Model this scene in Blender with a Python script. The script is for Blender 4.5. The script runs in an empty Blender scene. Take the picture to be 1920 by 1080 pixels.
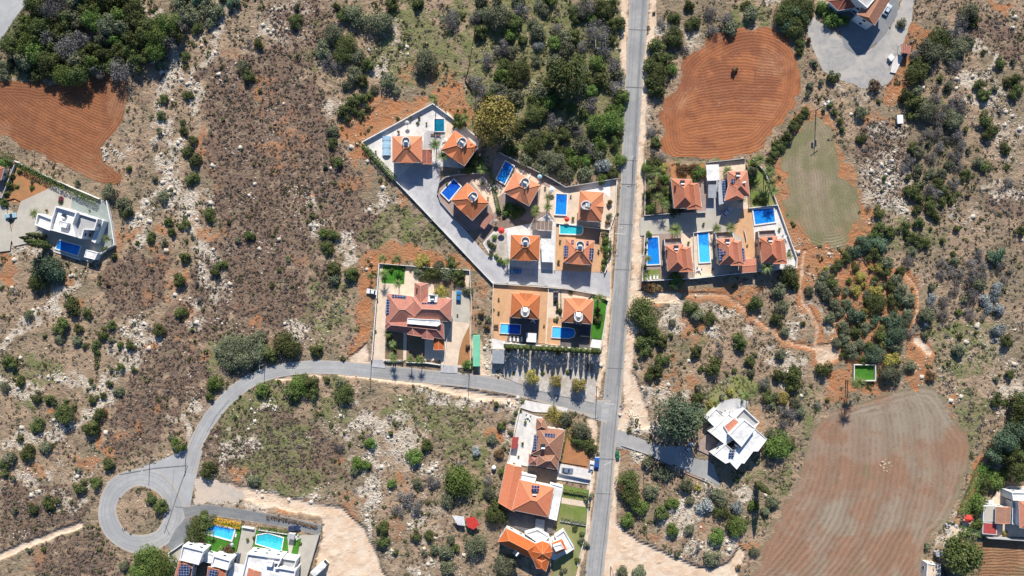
import bpy, bmesh, math, random
import numpy as np
from mathutils import Vector, Matrix
# ---------------------------------------------------------------- camera, sky, sun, exposure
H = 260.0                      # flying height of the camera
MPP = 0.2                      # metres on the ground per photo pixel
SC = bpy.context.scene
COL = SC.collection
cam_d = bpy.data.cameras.new('camera'); cam = bpy.data.objects.new('camera', cam_d); COL.objects.link(cam)
cam.location = (0, 0, H); cam.rotation_euler = (0, 0, 0)
cam_d.sensor_width = 36; cam_d.lens = 36 * H / (1920 * MPP)
cam_d.clip_start = 1; cam_d.clip_end = 3000
SC.camera = cam
SUN_EL, SUN_AZ = 35.0, 2.5      # elevation; bearing clockwise from picture up
w = bpy.data.worlds.new('World'); SC.world = w; w.use_nodes = True
nt = w.node_tree; sky = nt.nodes.new('ShaderNodeTexSky'); sky.sky_type = 'NISHITA'; sky.sun_disc = False
sky.sun_elevation = math.radians(SUN_EL); sky.sun_rotation = math.radians(SUN_AZ); sky.ozone_density = 8.0; sky.air_density = 1.0; sky.dust_density = 0.3
nt.links.new(sky.outputs[0], nt.nodes['Background'].inputs[0]); nt.nodes['Background'].inputs[1].default_value = 0.085
sd = bpy.data.lights.new('sun', 'SUN'); sd.energy = 5.0; sd.angle = math.radians(0.5); sd.color = (1.0, 0.94, 0.85)
so = bpy.data.objects.new('sun', sd); COL.objects.link(so)
a, e = math.radians(SUN_AZ), math.radians(SUN_EL)
so.rotation_euler = Vector((-math.sin(a) * math.cos(e), -math.cos(a) * math.cos(e), -math.sin(e))).to_track_quat('-Z', 'Y').to_euler()
so.location = (0, 0, 300)
SC.view_settings.view_transform = 'Standard'; SC.view_settings.look = 'None'; SC.view_settings.gamma = 1.0
SC.view_settings.exposure = 0.5
SC.render.resolution_x = 1024; SC.render.resolution_y = 576
SC.cycles.max_bounces = 5; SC.cycles.diffuse_bounces = 2; SC.cycles.transparent_max_bounces = 4

RNG = np.random.default_rng(7); rnd = random.Random(7)
R = math.radians
def W(px, py, z=0.0):
    """photo pixel (1920x1080) seen at height z -> world point"""
    s = MPP * (H - z) / H
    return ((px - 960) * s, (540 - py) * s, z)
def W2(px, py, z=0.0):
    p = W(px, py, z); return (p[0], p[1])
# ---------------------------------------------------------------- materials
MATS = {}
def nodes(name):
    m = bpy.data.materials.new(name); m.use_nodes = True
    t = m.node_tree; b = t.nodes['Principled BSDF']
    MATS[name] = m
    return m, t, b
def N(t, kind, **kw):
    n = t.nodes.new(kind)
    for k, v in kw.items():
        if k in n.inputs.keys(): n.inputs[k].default_value = v
        else: setattr(n, k, v)
    return n
def c4(c): return (c[0], c[1], c[2], 1.0)
def mixc(t, fac, a, b, blend='MIX'):
    n = t.nodes.new('ShaderNodeMix'); n.data_type = 'RGBA'; n.blend_type = blend
    for i, v in ((0, fac), (6, a), (7, b)):
        if isinstance(v, bpy.types.NodeSocket): t.links.new(v, n.inputs[i])
        elif i == 0: n.inputs[0].default_value = v
        else: n.inputs[i].default_value = c4(v)
    return n.outputs[2]
def mth(t, op, a, b=None, c=None, clamp=False):
    n = t.nodes.new('ShaderNodeMath'); n.operation = op; n.use_clamp = clamp
    for i, v in enumerate((a, b, c)):
        if v is None: continue
        if isinstance(v, bpy.types.NodeSocket): t.links.new(v, n.inputs[i])
        else: n.inputs[i].default_value = v
    return n.outputs[0]
def ramp(t, v, lo, hi):
    n = t.nodes.new('ShaderNodeMapRange'); n.interpolation_type = 'SMOOTHSTEP'
    t.links.new(v, n.inputs[0]); n.inputs[1].default_value = lo; n.inputs[2].default_value = hi
    return n.outputs[0]
def noise(t, vec, scale, detail=4, rough=0.6, dist=0.0):
    n = t.nodes.new('ShaderNodeTexNoise'); n.inputs['Scale'].default_value = scale
    n.inputs['Detail'].default_value = detail; n.inputs['Roughness'].default_value = rough; n.inputs['Distortion'].default_value = dist
    if vec is not None: t.links.new(vec, n.inputs['Vector'])
    return n.outputs['Fac']
def coords(t, kind='Object'):
    return t.nodes.new('ShaderNodeTexCoord').outputs[kind]
def bump(t, b, h, strength=0.5, dist=0.2):
    n = t.nodes.new('ShaderNodeBump'); n.inputs['Strength'].default_value = strength; n.inputs['Distance'].default_value = dist
    t.links.new(h, n.inputs['Height']); t.links.new(n.outputs[0], b.inputs['Normal'])
def mat(name, c1, c2=None, scale=1.0, rough=0.8, bmp=0.0, big=None, spec=0.3, metal=0.0, speck=None):
    """plain surface: two tones blotched by noise, an optional large-scale wear tone"""
    if name in MATS: return MATS[name]
    m, t, b = nodes(name)
    co = coords(t)
    f = noise(t, co, scale, 5, 0.65)
    f = ramp(t, f, 0.32, 0.68)
    c = mixc(t, f, c1, c2 or tuple(x * 0.75 for x in c1))
    if big:
        g = ramp(t, noise(t, co, big[1], 4, 0.6, 0.5), 0.42, 0.62)
        c = mixc(t, mth(t, 'MULTIPLY', g, big[2]), c, big[0])
    if speck:
        g = ramp(t, noise(t, co, speck[1], 2, 0.5), speck[2], speck[2] + 0.05)
        c = mixc(t, g, c, speck[0])
    t.links.new(c, b.inputs['Base Color'])
    b.inputs['Roughness'].default_value = rough; b.inputs['Specular IOR Level'].default_value = spec; b.inputs['Metallic'].default_value = metal
    if bmp: bump(t, b, f, bmp, 0.1)
    return m
def roof_mat(name, c1, c2, c3):
    """clay tiles: courses across the slope and rolls down it (UV laid per face in metres), weathered patches"""
    m, t, b = nodes(name)
    uv = coords(t, 'UV'); co = coords(t)
    wv = N(t, 'ShaderNodeTexWave', wave_type='BANDS', bands_direction='Y'); t.links.new(uv, wv.inputs['Vector']); wv.inputs['Scale'].default_value = 1.1; wv.inputs['Distortion'].default_value = 0.6
    wx = N(t, 'ShaderNodeTexWave', wave_type='BANDS', bands_direction='X'); t.links.new(uv, wx.inputs['Vector']); wx.inputs['Scale'].default_value = 1.5
    f = ramp(t, noise(t, co, 1.4, 6, 0.7), 0.3, 0.7)
    c = mixc(t, f, c1, c2)
    g = ramp(t, noise(t, co, 0.35, 5, 0.7, 0.8), 0.45, 0.7)
    c = mixc(t, mth(t, 'MULTIPLY', g, 0.55), c, c3)
    c = mixc(t, mth(t, 'MULTIPLY', wv.outputs['Fac'], 0.28), c, tuple(x * 0.45 for x in c1))
    st = ramp(t, noise(t, co, 0.9, 5, 0.8, 1.5), 0.55, 0.68); c = mixc(t, mth(t, 'MULTIPLY', st, 0.4), c, tuple(x * 0.45 for x in c3))
    oi = t.nodes.new('ShaderNodeObjectInfo'); hs = t.nodes.new('ShaderNodeHueSaturation'); t.links.new(c, hs.inputs['Color']); t.links.new(mth(t, 'MULTIPLY_ADD', oi.outputs['Random'], 0.26, 0.86), hs.inputs['Value']); t.links.new(mth(t, 'MULTIPLY_ADD', oi.outputs['Random'], -0.14, 1.06), hs.inputs['Saturation']); c = hs.outputs[0]
    t.links.new(c, b.inputs['Base Color']); b.inputs['Roughness'].default_value = 0.8; b.inputs['Specular IOR Level'].default_value = 0.2
    bump(t, b, mth(t, 'ADD', wx.outputs['Fac'], wv.outputs['Fac']), 0.35, 0.06)
    return m
roof_mat('tile_orange', (0.64, 0.225, 0.095), (0.55, 0.175, 0.07), (0.45, 0.165, 0.08))
roof_mat('tile_bright', (0.66, 0.19, 0.07), (0.58, 0.155, 0.055), (0.50, 0.17, 0.08))
roof_mat('tile_salmon', (0.58, 0.225, 0.13), (0.48, 0.165, 0.095), (0.38, 0.15, 0.10))
roof_mat('tile_brown', (0.42, 0.22, 0.14), (0.33, 0.155, 0.10), (0.24, 0.13, 0.09))
roof_mat('tile_old', (0.40, 0.15, 0.11), (0.31, 0.11, 0.085), (0.24, 0.10, 0.08))
roof_mat('tile_rose', (0.46, 0.185, 0.125), (0.38, 0.14, 0.095), (0.30, 0.12, 0.09))
mat('ridge', (0.72, 0.33, 0.18), (0.60, 0.26, 0.14), 1.5)
mat('ridge_pale', (0.66, 0.40, 0.30), (0.54, 0.31, 0.23), 1.5)
mat('white', (0.80, 0.80, 0.78), (0.70, 0.70, 0.68), 0.6, 0.6, big=((0.55, 0.54, 0.50), 0.35, 0.35))
mat('white_roof', (0.83, 0.83, 0.82), (0.74, 0.74, 0.73), 1.2, 0.7, big=((0.46, 0.44, 0.40), 0.4, 0.6))
mat('plaster', (0.78, 0.74, 0.66), (0.70, 0.66, 0.58), 0.8, 0.8, big=((0.5, 0.46, 0.4), 0.3, 0.4))
mat('plaster_tan', (0.62, 0.48, 0.34), (0.54, 0.42, 0.30), 0.8, 0.8)
mat('grey_render', (0.42, 0.42, 0.42), (0.34, 0.34, 0.34), 0.8, 0.8)
mat('dark_metal', (0.05, 0.05, 0.055), (0.03, 0.03, 0.035), 2, 0.4, spec=0.5)
mat('grey_metal', (0.34, 0.36, 0.38), (0.26, 0.28, 0.30), 1.0, 0.45, spec=0.5)
mat('steel', (0.60, 0.62, 0.64), (0.48, 0.50, 0.52), 1.5, 0.35, spec=0.5, metal=0.3)
mat('timber', (0.16, 0.085, 0.05), (0.10, 0.055, 0.035), 2.5, 0.7)
mat('wood_pole', (0.20, 0.16, 0.12), (0.14, 0.11, 0.085), 2.5, 0.8)
mat('container_green', (0.22, 0.58, 0.38), (0.18, 0.52, 0.33), 0.5, 0.5, spec=0.4)
mat('red_cloth', (0.62, 0.055, 0.04), (0.52, 0.045, 0.035), 1.0, 0.7)
mat('red_paint', (0.48, 0.06, 0.06), (0.42, 0.05, 0.05), 0.5, 0.7)
mat('red_tin', (0.42, 0.08, 0.07), (0.33, 0.06, 0.055), 0.8, 0.6)
mat('glass_dark', (0.03, 0.045, 0.06), (0.02, 0.03, 0.04), 1.0, 0.1, spec=0.6)
mat('tyre', (0.02, 0.02, 0.02), (0.03, 0.03, 0.03), 3, 0.9)
def solar():
    m, t, b = nodes('solar')
    uv = coords(t, 'UV')
    br = N(t, 'ShaderNodeTexBrick', offset=0.0, squash=1.0); t.links.new(uv, br.inputs['Vector'])
    br.inputs['Color1'].default_value = (0.012, 0.03, 0.10, 1); br.inputs['Color2'].default_value = (0.016, 0.04, 0.13, 1); br.inputs['Mortar'].default_value = (0.35, 0.4, 0.48, 1)
    br.inputs['Scale'].default_value = 1.0; br.inputs['Mortar Size'].default_value = 0.06; br.inputs['Brick Width'].default_value = 1.0; br.inputs['Row Height'].default_value = 1.0
    t.links.new(br.outputs['Color'], b.inputs['Base Color']); b.inputs['Roughness'].default_value = 0.15
solar()
def foliage(name, c1, c2, c3, trans=0.12):
    m, t, b = nodes(name)
    co = coords(t); oi = t.nodes.new('ShaderNodeObjectInfo')
    vec = t.nodes.new('ShaderNodeVectorMath'); vec.operation = 'ADD'
    t.links.new(co, vec.inputs[0]); t.links.new(oi.outputs['Location'], vec.inputs[1])
    f = ramp(t, noise(t, vec.outputs[0], 0.9, 4, 0.7), 0.35, 0.65)
    c = mixc(t, f, c1, c2)
    g = ramp(t, noise(t, vec.outputs[0], 3.0, 2, 0.6), 0.5, 0.62)
    c = mixc(t, mth(t, 'MULTIPLY', g, 0.7), c, c3)
    v = mth(t, 'MULTIPLY_ADD', oi.outputs['Random'], 0.6, 0.7)
    hs = t.nodes.new('ShaderNodeHueSaturation'); t.links.new(c, hs.inputs['Color']); t.links.new(v, hs.inputs['Value'])
    hue = mth(t, 'MULTIPLY_ADD', oi.outputs['Random'], 0.03, 0.485); t.links.new(hue, hs.inputs['Hue'])
    t.links.new(hs.outputs[0], b.inputs['Base Color'])
    b.inputs['Roughness'].default_value = 0.75; b.inputs['Specular IOR Level'].default_value = 0.25
    tr = t.nodes.new('ShaderNodeBsdfTranslucent'); t.links.new(hs.outputs[0], tr.inputs[0])
    mx = t.nodes.new('ShaderNodeMixShader'); mx.inputs[0].default_value = trans
    t.links.new(b.outputs[0], mx.inputs[1]); t.links.new(tr.outputs[0], mx.inputs[2])
    t.links.new(mx.outputs[0], t.nodes['Material Output'].inputs[0])
    return m
foliage('leaf_dark', (0.10, 0.125, 0.036), (0.062, 0.085, 0.026), (0.17, 0.19, 0.065))
foliage('leaf_olive', (0.165, 0.18, 0.10), (0.105, 0.12, 0.068), (0.25, 0.26, 0.165))
foliage('leaf_green', (0.13, 0.20, 0.045), (0.075, 0.125, 0.028), (0.22, 0.28, 0.07))
foliage('leaf_pine', (0.11, 0.17, 0.10), (0.07, 0.115, 0.07), (0.17, 0.24, 0.15))
foliage('leaf_grey', (0.19, 0.18, 0.17), (0.12, 0.115, 0.11), (0.27, 0.26, 0.25))
foliage('leaf_silver', (0.34, 0.37, 0.36), (0.22, 0.25, 0.24), (0.45, 0.48, 0.47))
foliage('leaf_yellow', (0.40, 0.35, 0.09), (0.27, 0.24, 0.06), (0.55, 0.47, 0.14))
foliage('leaf_rust', (0.20, 0.13, 0.065), (0.13, 0.09, 0.05), (0.27, 0.17, 0.08))
foliage('leaf_purple', (0.24, 0.05, 0.11), (0.16, 0.04, 0.08), (0.34, 0.07, 0.16))
foliage('leaf_gold', (0.75, 0.50, 0.03), (0.55, 0.34, 0.02), (0.8, 0.6, 0.08))
foliage('leaf_palm', (0.20, 0.25, 0.075), (0.12, 0.165, 0.05), (0.32, 0.35, 0.13))
foliage('leaf_scrub', (0.21, 0.165, 0.125), (0.145, 0.115, 0.088), (0.28, 0.225, 0.17), 0.05)
foliage('leaf_lowgreen', (0.185, 0.175, 0.10), (0.125, 0.125, 0.072), (0.25, 0.23, 0.14), 0.05)
mat('bark', (0.16, 0.12, 0.085), (0.10, 0.075, 0.055), 4, 0.9)
mat('palm_bark', (0.30, 0.24, 0.17), (0.20, 0.155, 0.11), 4, 0.9)
mat('limestone', (0.62, 0.57, 0.48), (0.45, 0.40, 0.33), 0.7, 0.9)

mat('lawn_wild', (0.17, 0.21, 0.055), (0.23, 0.23, 0.09), 0.5, 0.95, 0.3, big=((0.28, 0.24, 0.13), 0.12, 0.7))
# ---------------------------------------------------------------- object helpers
def tag(o, label=None, cat=None, group=None, kind=None):
    if label: o['label'] = label
    if cat: o['category'] = cat
    if group: o['group'] = group
    if kind: o['kind'] = kind
    return o
class MB:
    def __init__(s, origin=(0, 0, 0)):
        s.v = []; s.f = []; s.m = []; s.o = Vector(origin)
    def add(s, vs, fs, mi=0):
        k = len(s.v); s.v += [tuple(Vector(v) - s.o) for v in vs]
        s.f += [tuple(k + i for i in f) for f in fs]; s.m += [mi] * len(fs); return s
    def poly(s, pts, mi=0): return s.add(pts, [tuple(range(len(pts)))], mi)
    def box(s, c, d, rot=0.0, mi=0, taper=0.0):
        x, y, z = d[0] / 2, d[1] / 2, d[2]; vs = []
        for zz, k in ((0, 1), (z, 1 - taper)):
            for sx, sy in ((-1, -1), (1, -1), (1, 1), (-1, 1)):
                px, py = sx * x * k, sy * y * k
                vs.append((c[0] + px * math.cos(rot) - py * math.sin(rot), c[1] + px * math.sin(rot) + py * math.cos(rot), c[2] + zz))
        return s.add(vs, [(3, 2, 1, 0), (4, 5, 6, 7), (0, 1, 5, 4), (1, 2, 6, 5), (2, 3, 7, 6), (3, 0, 4, 7)], mi)
    def prism(s, pts, z0, z1, mi=0):
        if area(pts) < 0: pts = pts[::-1]
        n = len(pts); vs = [(p[0], p[1], z0) for p in pts] + [(p[0], p[1], z1) for p in pts]
        return s.add(vs, [tuple(range(n))[::-1], tuple(range(n, 2 * n))] + [(i, (i + 1) % n, n + (i + 1) % n, n + i) for i in range(n)], mi)
    def tube(s, pts, rads, n=8, mi=0, cap=True):
        rings = []; k = len(s.v)
        for i, p in enumerate(pts):
            p = Vector(p); q = Vector(pts[min(i + 1, len(pts) - 1)]); o = Vector(pts[max(i - 1, 0)])
            d = (q - o).normalized(); u = d.cross(Vector((0.31, 0.2, 0.93))).normalized(); v = d.cross(u)
            r = rads[i] if isinstance(rads, (list, tuple)) else rads
            rings.append([tuple(p + u * r * math.cos(2 * math.pi * j / n) + v * r * math.sin(2 * math.pi * j / n)) for j in range(n)])
        vs = [v for r in rings for v in r]; fs = []
        for i in range(len(pts) - 1):
            for j in range(n): fs.append((i * n + j, i * n + (j + 1) % n, (i + 1) * n + (j + 1) % n, (i + 1) * n + j))
        if cap: fs += [tuple(range(n))[::-1], tuple(range((len(pts) - 1) * n, len(pts) * n))]
        return s.add(vs, fs, mi)
    def cyl(s, c, r, h, n=16, r2=None, mi=0): return s.tube([c, (c[0], c[1], c[2] + h)], [r, r if r2 is None else r2], n, mi)
    def build(s, name, mats, parent=None, smooth=False, uv=True, link=True):
        me = bpy.data.meshes.new(name); me.from_pydata(s.v, [], s.f)
        if not isinstance(mats, (list, tuple)): mats = [mats]
        for m in mats: me.materials.append(MATS[m])
        for p, i in zip(me.polygons, s.m): p.material_index = i; p.use_smooth = smooth
        me.validate(); me.update()
        if uv:
            l = me.uv_layers.new(name='UVMap')
            for p in me.polygons:
                n = p.normal; u = Vector((0, 0, 1)).cross(n)
                u = Vector((1, 0, 0)) if u.length < 0.05 else u.normalized()
                v = n.cross(u)
                for li in p.loop_indices:
                    co = me.vertices[me.loops[li].vertex_index].co; l.data[li].uv = (co.dot(u), co.dot(v))
        o = bpy.data.objects.new(name, me)
        COL.objects.link(o)
        if parent: o.parent = parent
        return o
def area(p): return 0.5 * sum(p[i][0] * p[(i + 1) % len(p)][1] - p[(i + 1) % len(p)][0] * p[i][1] for i in range(len(p)))
def thing(name, label, cat, loc=(0, 0, 0), rot=0.0, group=None):
    o = bpy.data.objects.new(name, None); COL.objects.link(o); o.location = loc; o.rotation_euler = (0, 0, rot)
    o.empty_display_size = 0.5
    return tag(o, label, cat, group)
def copy_tree(o, parent=None):
    c = o.copy(); COL.objects.link(c); c.parent = parent
    for ch in o.children: copy_tree(ch, c)
    return c
# ---------------------------------------------------------------- rasters over the photo (1 cell = 1 photo pixel, with margin)
MG = 140
GW, GH = 1920 + 2 * MG, 1080 + 2 * MG
def fillpoly(arr, pts, val=1.0, mx=True):
    pts = np.array(pts, float) + MG
    x0, y0 = np.maximum(pts.min(0).astype(int) - 1, 0); x1 = min(int(pts[:, 0].max()) + 2, GW); y1 = min(int(pts[:, 1].max()) + 2, GH)
    if x1 <= x0 or y1 <= y0: return
    X, Y = np.meshgrid(np.arange(x0, x1) + 0.5, np.arange(y0, y1) + 0.5)
    ins = np.zeros(X.shape, bool); n = len(pts)
    for i in range(n):
        xa, ya = pts[i]; xb, yb = pts[(i + 1) % n]
        if ya == yb: continue
        c = (ya > Y) != (yb > Y)
        ins ^= c & (X < (xb - xa) * (Y - ya) / (yb - ya) + xa)
    sub = arr[y0:y1, x0:x1]
    sub[ins] = np.maximum(sub[ins], val) if mx else val
def ell(arr, x, y, rx, ry=None, v=1.0, rot=0.0):
    ry = ry or rx; m = int(max(rx, ry) * 1.4) + 2
    x += MG; y += MG
    x0, x1 = int(max(x - m, 0)), int(min(x + m, GW)); y0, y1 = int(max(y - m, 0)), int(min(y + m, GH))
    if x1 <= x0 or y1 <= y0: return
    X, Y = np.meshgrid(np.arange(x0, x1) + 0.5, np.arange(y0, y1) + 0.5)
    c, s_ = math.cos(R(rot)), math.sin(R(rot)); dx, dy = X - x, Y - y
    d = np.sqrt(((dx * c + dy * s_) / rx) ** 2 + ((-dx * s_ + dy * c) / ry) ** 2)
    arr[y0:y1, x0:x1] = np.maximum(arr[y0:y1, x0:x1], np.clip((1.35 - d) / 0.7, 0, 1) * v)
def stroke(arr, pts, wd, v=1.0):
    for (xa, ya), (xb, yb) in zip(pts[:-1], pts[1:]):
        n = max(int(math.hypot(xb - xa, yb - ya) / (wd * 0.4)), 1)
        for i in range(n + 1): ell(arr, xa + (xb - xa) * i / n, ya + (yb - ya) * i / n, wd, wd, v)
def samp(arr, px, py):
    ix = np.clip((np.asarray(px) + MG).astype(int), 0, GW - 1); iy = np.clip((np.asarray(py) + MG).astype(int), 0, GH - 1)
    return arr[iy, ix]
OCC = np.zeros((GH, GW), np.float32)        # roads, fields, plots: nothing wild grows here
def densify(pts, step=6.0, jit=0.0, closed=True, seed=1):
    r = random.Random(seed); out = []; n = len(pts)
    for i in range(n if closed else n - 1):
        a_, b_ = pts[i], pts[(i + 1) % n]; L = math.hypot(b_[0] - a_[0], b_[1] - a_[1]); k = max(int(L / step), 1)
        nx, ny = -(b_[1] - a_[1]) / (L + 1e-6), (b_[0] - a_[0]) / (L + 1e-6)
        for j in range(k):
            d = r.uniform(-jit, jit) if (j or jit > 1) else 0
            out.append((a_[0] + (b_[0] - a_[0]) * j / k + nx * d, a_[1] + (b_[1] - a_[1]) * j / k + ny * d))
    if not closed: out.append(pts[-1])
    return out
def smooth(pts, closed=True, it=2):
    for _ in range(it):
        out = []; n = len(pts)
        for i in range(n if closed else n - 1):
            a_, b_ = pts[i], pts[(i + 1) % n]
            out += [(a_[0] * .75 + b_[0] * .25, a_[1] * .75 + b_[1] * .25), (a_[0] * .25 + b_[0] * .75, a_[1] * .25 + b_[1] * .75)]
        if not closed: out = [pts[0]] + out + [pts[-1]]
        pts = out
    return pts
LAYER = [0.0]
def sheet(name, pts, m, z=None, jit=0.0, occ=True, step=6, kind='structure', holes=None, label=None, cat=None):
    if z is None:
        LAYER[0] += 1; z = 0.03 + 0.004 * (LAYER[0] % 6)
    if jit: pts = densify(pts, step, jit, seed=len(pts))
    if occ: fillpoly(OCC, pts)
    p = [W2(*q) for q in pts]
    if area(p) < 0: p = p[::-1]
    b = MB().poly([(x, y, z) for x, y in p]); o = b.build(name, m)
    return tag(o, label, cat, kind=kind)
def band(name, cl, wd, m, z, kind='structure', occ=True):
    """a road: strip of width wd (px, number or list) along the centre line"""
    L = []; Rr = []; n = len(cl)
    for i in range(n):
        a_ = cl[max(i - 1, 0)]; b_ = cl[min(i + 1, n - 1)]; d = math.hypot(b_[0] - a_[0], b_[1] - a_[1]) + 1e-6
        nx, ny = -(b_[1] - a_[1]) / d, (b_[0] - a_[0]) / d; h = (wd[i] if isinstance(wd, list) else wd) / 2
        L.append((cl[i][0] + nx * h, cl[i][1] + ny * h)); Rr.append((cl[i][0] - nx * h, cl[i][1] - ny * h))
    if occ: fillpoly(OCC, L + Rr[::-1])
    b = MB()
    vs = [W(*p, z) for p in L] + [W(*p, z) for p in Rr]; vs = [(v[0], v[1], z) for v in vs]
    b.add(vs, [(i, i + 1, n + i + 1, n + i) for i in range(n - 1)])
    o = b.build(name, m); tag(o, kind=kind)
    ul = o.data.uv_layers[0]; run = [0.0]
    for i in range(1, n): run.append(run[-1] + math.hypot(cl[i][0] - cl[i - 1][0], cl[i][1] - cl[i - 1][1]) * MPP)
    for lp in o.data.loops: vi = lp.vertex_index; ul.data[lp.index].uv = (1.0 if vi < n else -1.0, run[vi % n])
    return o
# ---------------------------------------------------------------- ground: one sheet to the horizon with zones of soil, rock, grass
Z = {k: np.zeros((GH, GW), np.float32) for k in ('red', 'pale', 'green', 'heath', 'sand', 'dark')}
def zp(k, v, *polys):
    for p in polys: fillpoly(Z[k], p, v)
# dark brown heath on the left hillside
zp('heath', 0.9, [(395, 110), (470, 90), (560, 110), (620, 200), (640, 300), (700, 360), (720, 430), (640, 470), (600, 620), (540, 640), (420, 640), (300, 640), (380, 480), (400, 400), (370, 300), (385, 180)],
   [(230, 650), (330, 640), (400, 660), (380, 740), (300, 840), (210, 850), (200, 780), (240, 730)], [(390, 800), (520, 760), (660, 840), (640, 900), (560, 930), (440, 900), (390, 830)],
   [(60, 1040), (150, 985), (190, 1000), (230, 1090), (60, 1090)], [(0, 900), (180, 930), (170, 960), (100, 1000), (0, 1030)], [(250, 460), (330, 470), (280, 600), (200, 590), (190, 520)],
   [(1840, 350), (1930, 350), (1930, 420), (1860, 420)], [(500, 0), (640, 0), (600, 130), (500, 110)], [(1610, 230), (1700, 240), (1700, 380), (1640, 380), (1600, 290)], [(1815, 20), (1930, 60), (1930, 130), (1830, 90)])
# green ground
zp('green', 0.9, [(880, -20), (1168, -20), (1170, 200), (1165, 330), (1050, 340), (960, 290), (880, 240), (870, 160), (885, 90)])
zp('green', 0.6, [(700, 0), (885, 0), (880, 150), (850, 170), (760, 175), (720, 90)], [(570, 530), (660, 520), (668, 640), (600, 660), (560, 600)], [(660, 420), (740, 380), (830, 420), (860, 460), (760, 460), (690, 450)],
   [(400, 780), (470, 770), (540, 830), (590, 930), (520, 945), (440, 880)], [(720, 740), (860, 740), (910, 790), (860, 830), (760, 800), (700, 770)], [(1740, 600), (1830, 590), (1890, 610), (1860, 700), (1760, 720), (1730, 650)],
   [(1780, 720), (1830, 720), (1850, 770), (1820, 860), (1800, 960), (1745, 1020), (1740, 1085), (1725, 1085), (1730, 1010), (1795, 940), (1822, 850), (1800, 800), (1770, 745)], [(840, 850), (920, 850), (915, 1000), (860, 1000)], [(1500, 720), (1540, 720), (1530, 790), (1505, 850), (1470, 930), (1440, 1000), (1400, 1010), (1440, 900), (1500, 800)],
   [(1620, 430), (1780, 430), (1770, 470), (1640, 470)], [(1260, 280), (1420, 295), (1420, 305), (1290, 310)], [(1370, 0), (1440, 0), (1450, 50), (1380, 60)], [(600, 700), (640, 700), (650, 760), (590, 765)], [(1000, 440), (1010, 440), (1005, 450)])
zp('green', 1.0, [(1335, 745), (1365, 705), (1400, 705), (1425, 725), (1400, 745), (1375, 760), (1345, 775), (1310, 800), (1300, 780)], [(1070, 800), (1060, 830), (1052, 870), (1060, 875), (1065, 830)])
ell(Z['red'], 560, 950, 60, 12, .7); ell(Z['red'], 650, 1000, 24, 60, .8)
for x, y, rx, ry, v in [(480, 760, 70, 40, .7), (520, 840, 60, 60, .8), (600, 760, 60, 40, .6), (800, 770, 90, 40, .7), (640, 590, 40, 60, .6), (760, 430, 60, 30, .6), (600, 900, 60, 40, .5), (880, 820, 40, 60, .6), (80, 700, 60, 30, .5), (40, 760, 40, 40, .35), (280, 730, 60, 50, .25), (1290, 640, 60, 50, .4), (1560, 220, 20, 60, .3), (1400, 880, 40, 40, .4), (1780, 650, 60, 50, .5), (560, 300, 40, 60, .3), (690, 15, 60, 30, .4), (480, 905, 22, 12, .8), (1690, 380, 60, 60, .35), (1720, 430, 70, 40, .3), (1750, 200, 60, 80, .3), (630, 460, 30, 40, .5), (1300, 690, 60, 50, .25), (610, 90, 40, 60, .4), (140, 70, 130, 90, .7), (30, 130, 50, 22, .9), (430, 660, 60, 40, .6)]: ell(Z['green'], x, y, rx, ry, v)
# red earth
zp('red', 1.0, [(640, 235), (690, 170), (720, 185), (770, 190), (810, 180), (835, 150), (870, 170), (885, 235), (850, 215), (812, 192), (740, 235), (680, 268), (700, 300), (655, 280)],
   [(720, 455), (800, 462), (880, 490), (885, 505), (800, 498), (712, 496), (700, 560), (695, 690), (655, 682), (668, 640), (672, 560), (676, 480), (700, 458)],
   [(1528, 220), (1560, 215), (1594, 300), (1628, 390), (1636, 445), (1612, 470), (1570, 480), (1535, 510), (1515, 560), (1492, 540), (1500, 480), (1470, 420), (1450, 340), (1465, 285), (1500, 235)],
   [(1560, 510), (1600, 480), (1660, 480), (1690, 530), (1700, 600), (1690, 660), (1600, 690), (1570, 640)], [(1545, 700), (1660, 680), (1660, 740), (1590, 745), (1545, 755)], [(1730, 640), (1755, 670), (1720, 740), (1700, 700), (1710, 600)],
   [(1255, 300), (1310, 310), (1310, 335), (1255, 330)], [(1850, -10), (1905, 5), (1895, 35), (1880, 25)], [(1680, 40), (1720, 50), (1740, 60), (1730, 90), (1720, 130), (1700, 150), (1690, 190), (1655, 200), (1655, 165), (1700, 110)],
   [(1070, 810), (1105, 850), (1098, 875), (1060, 870)], [(30, 315), (85, 340), (55, 380), (15, 378)], [(0, 470), (30, 480), (30, 540), (0, 530)], [(885, 210), (898, 220)])
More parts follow.
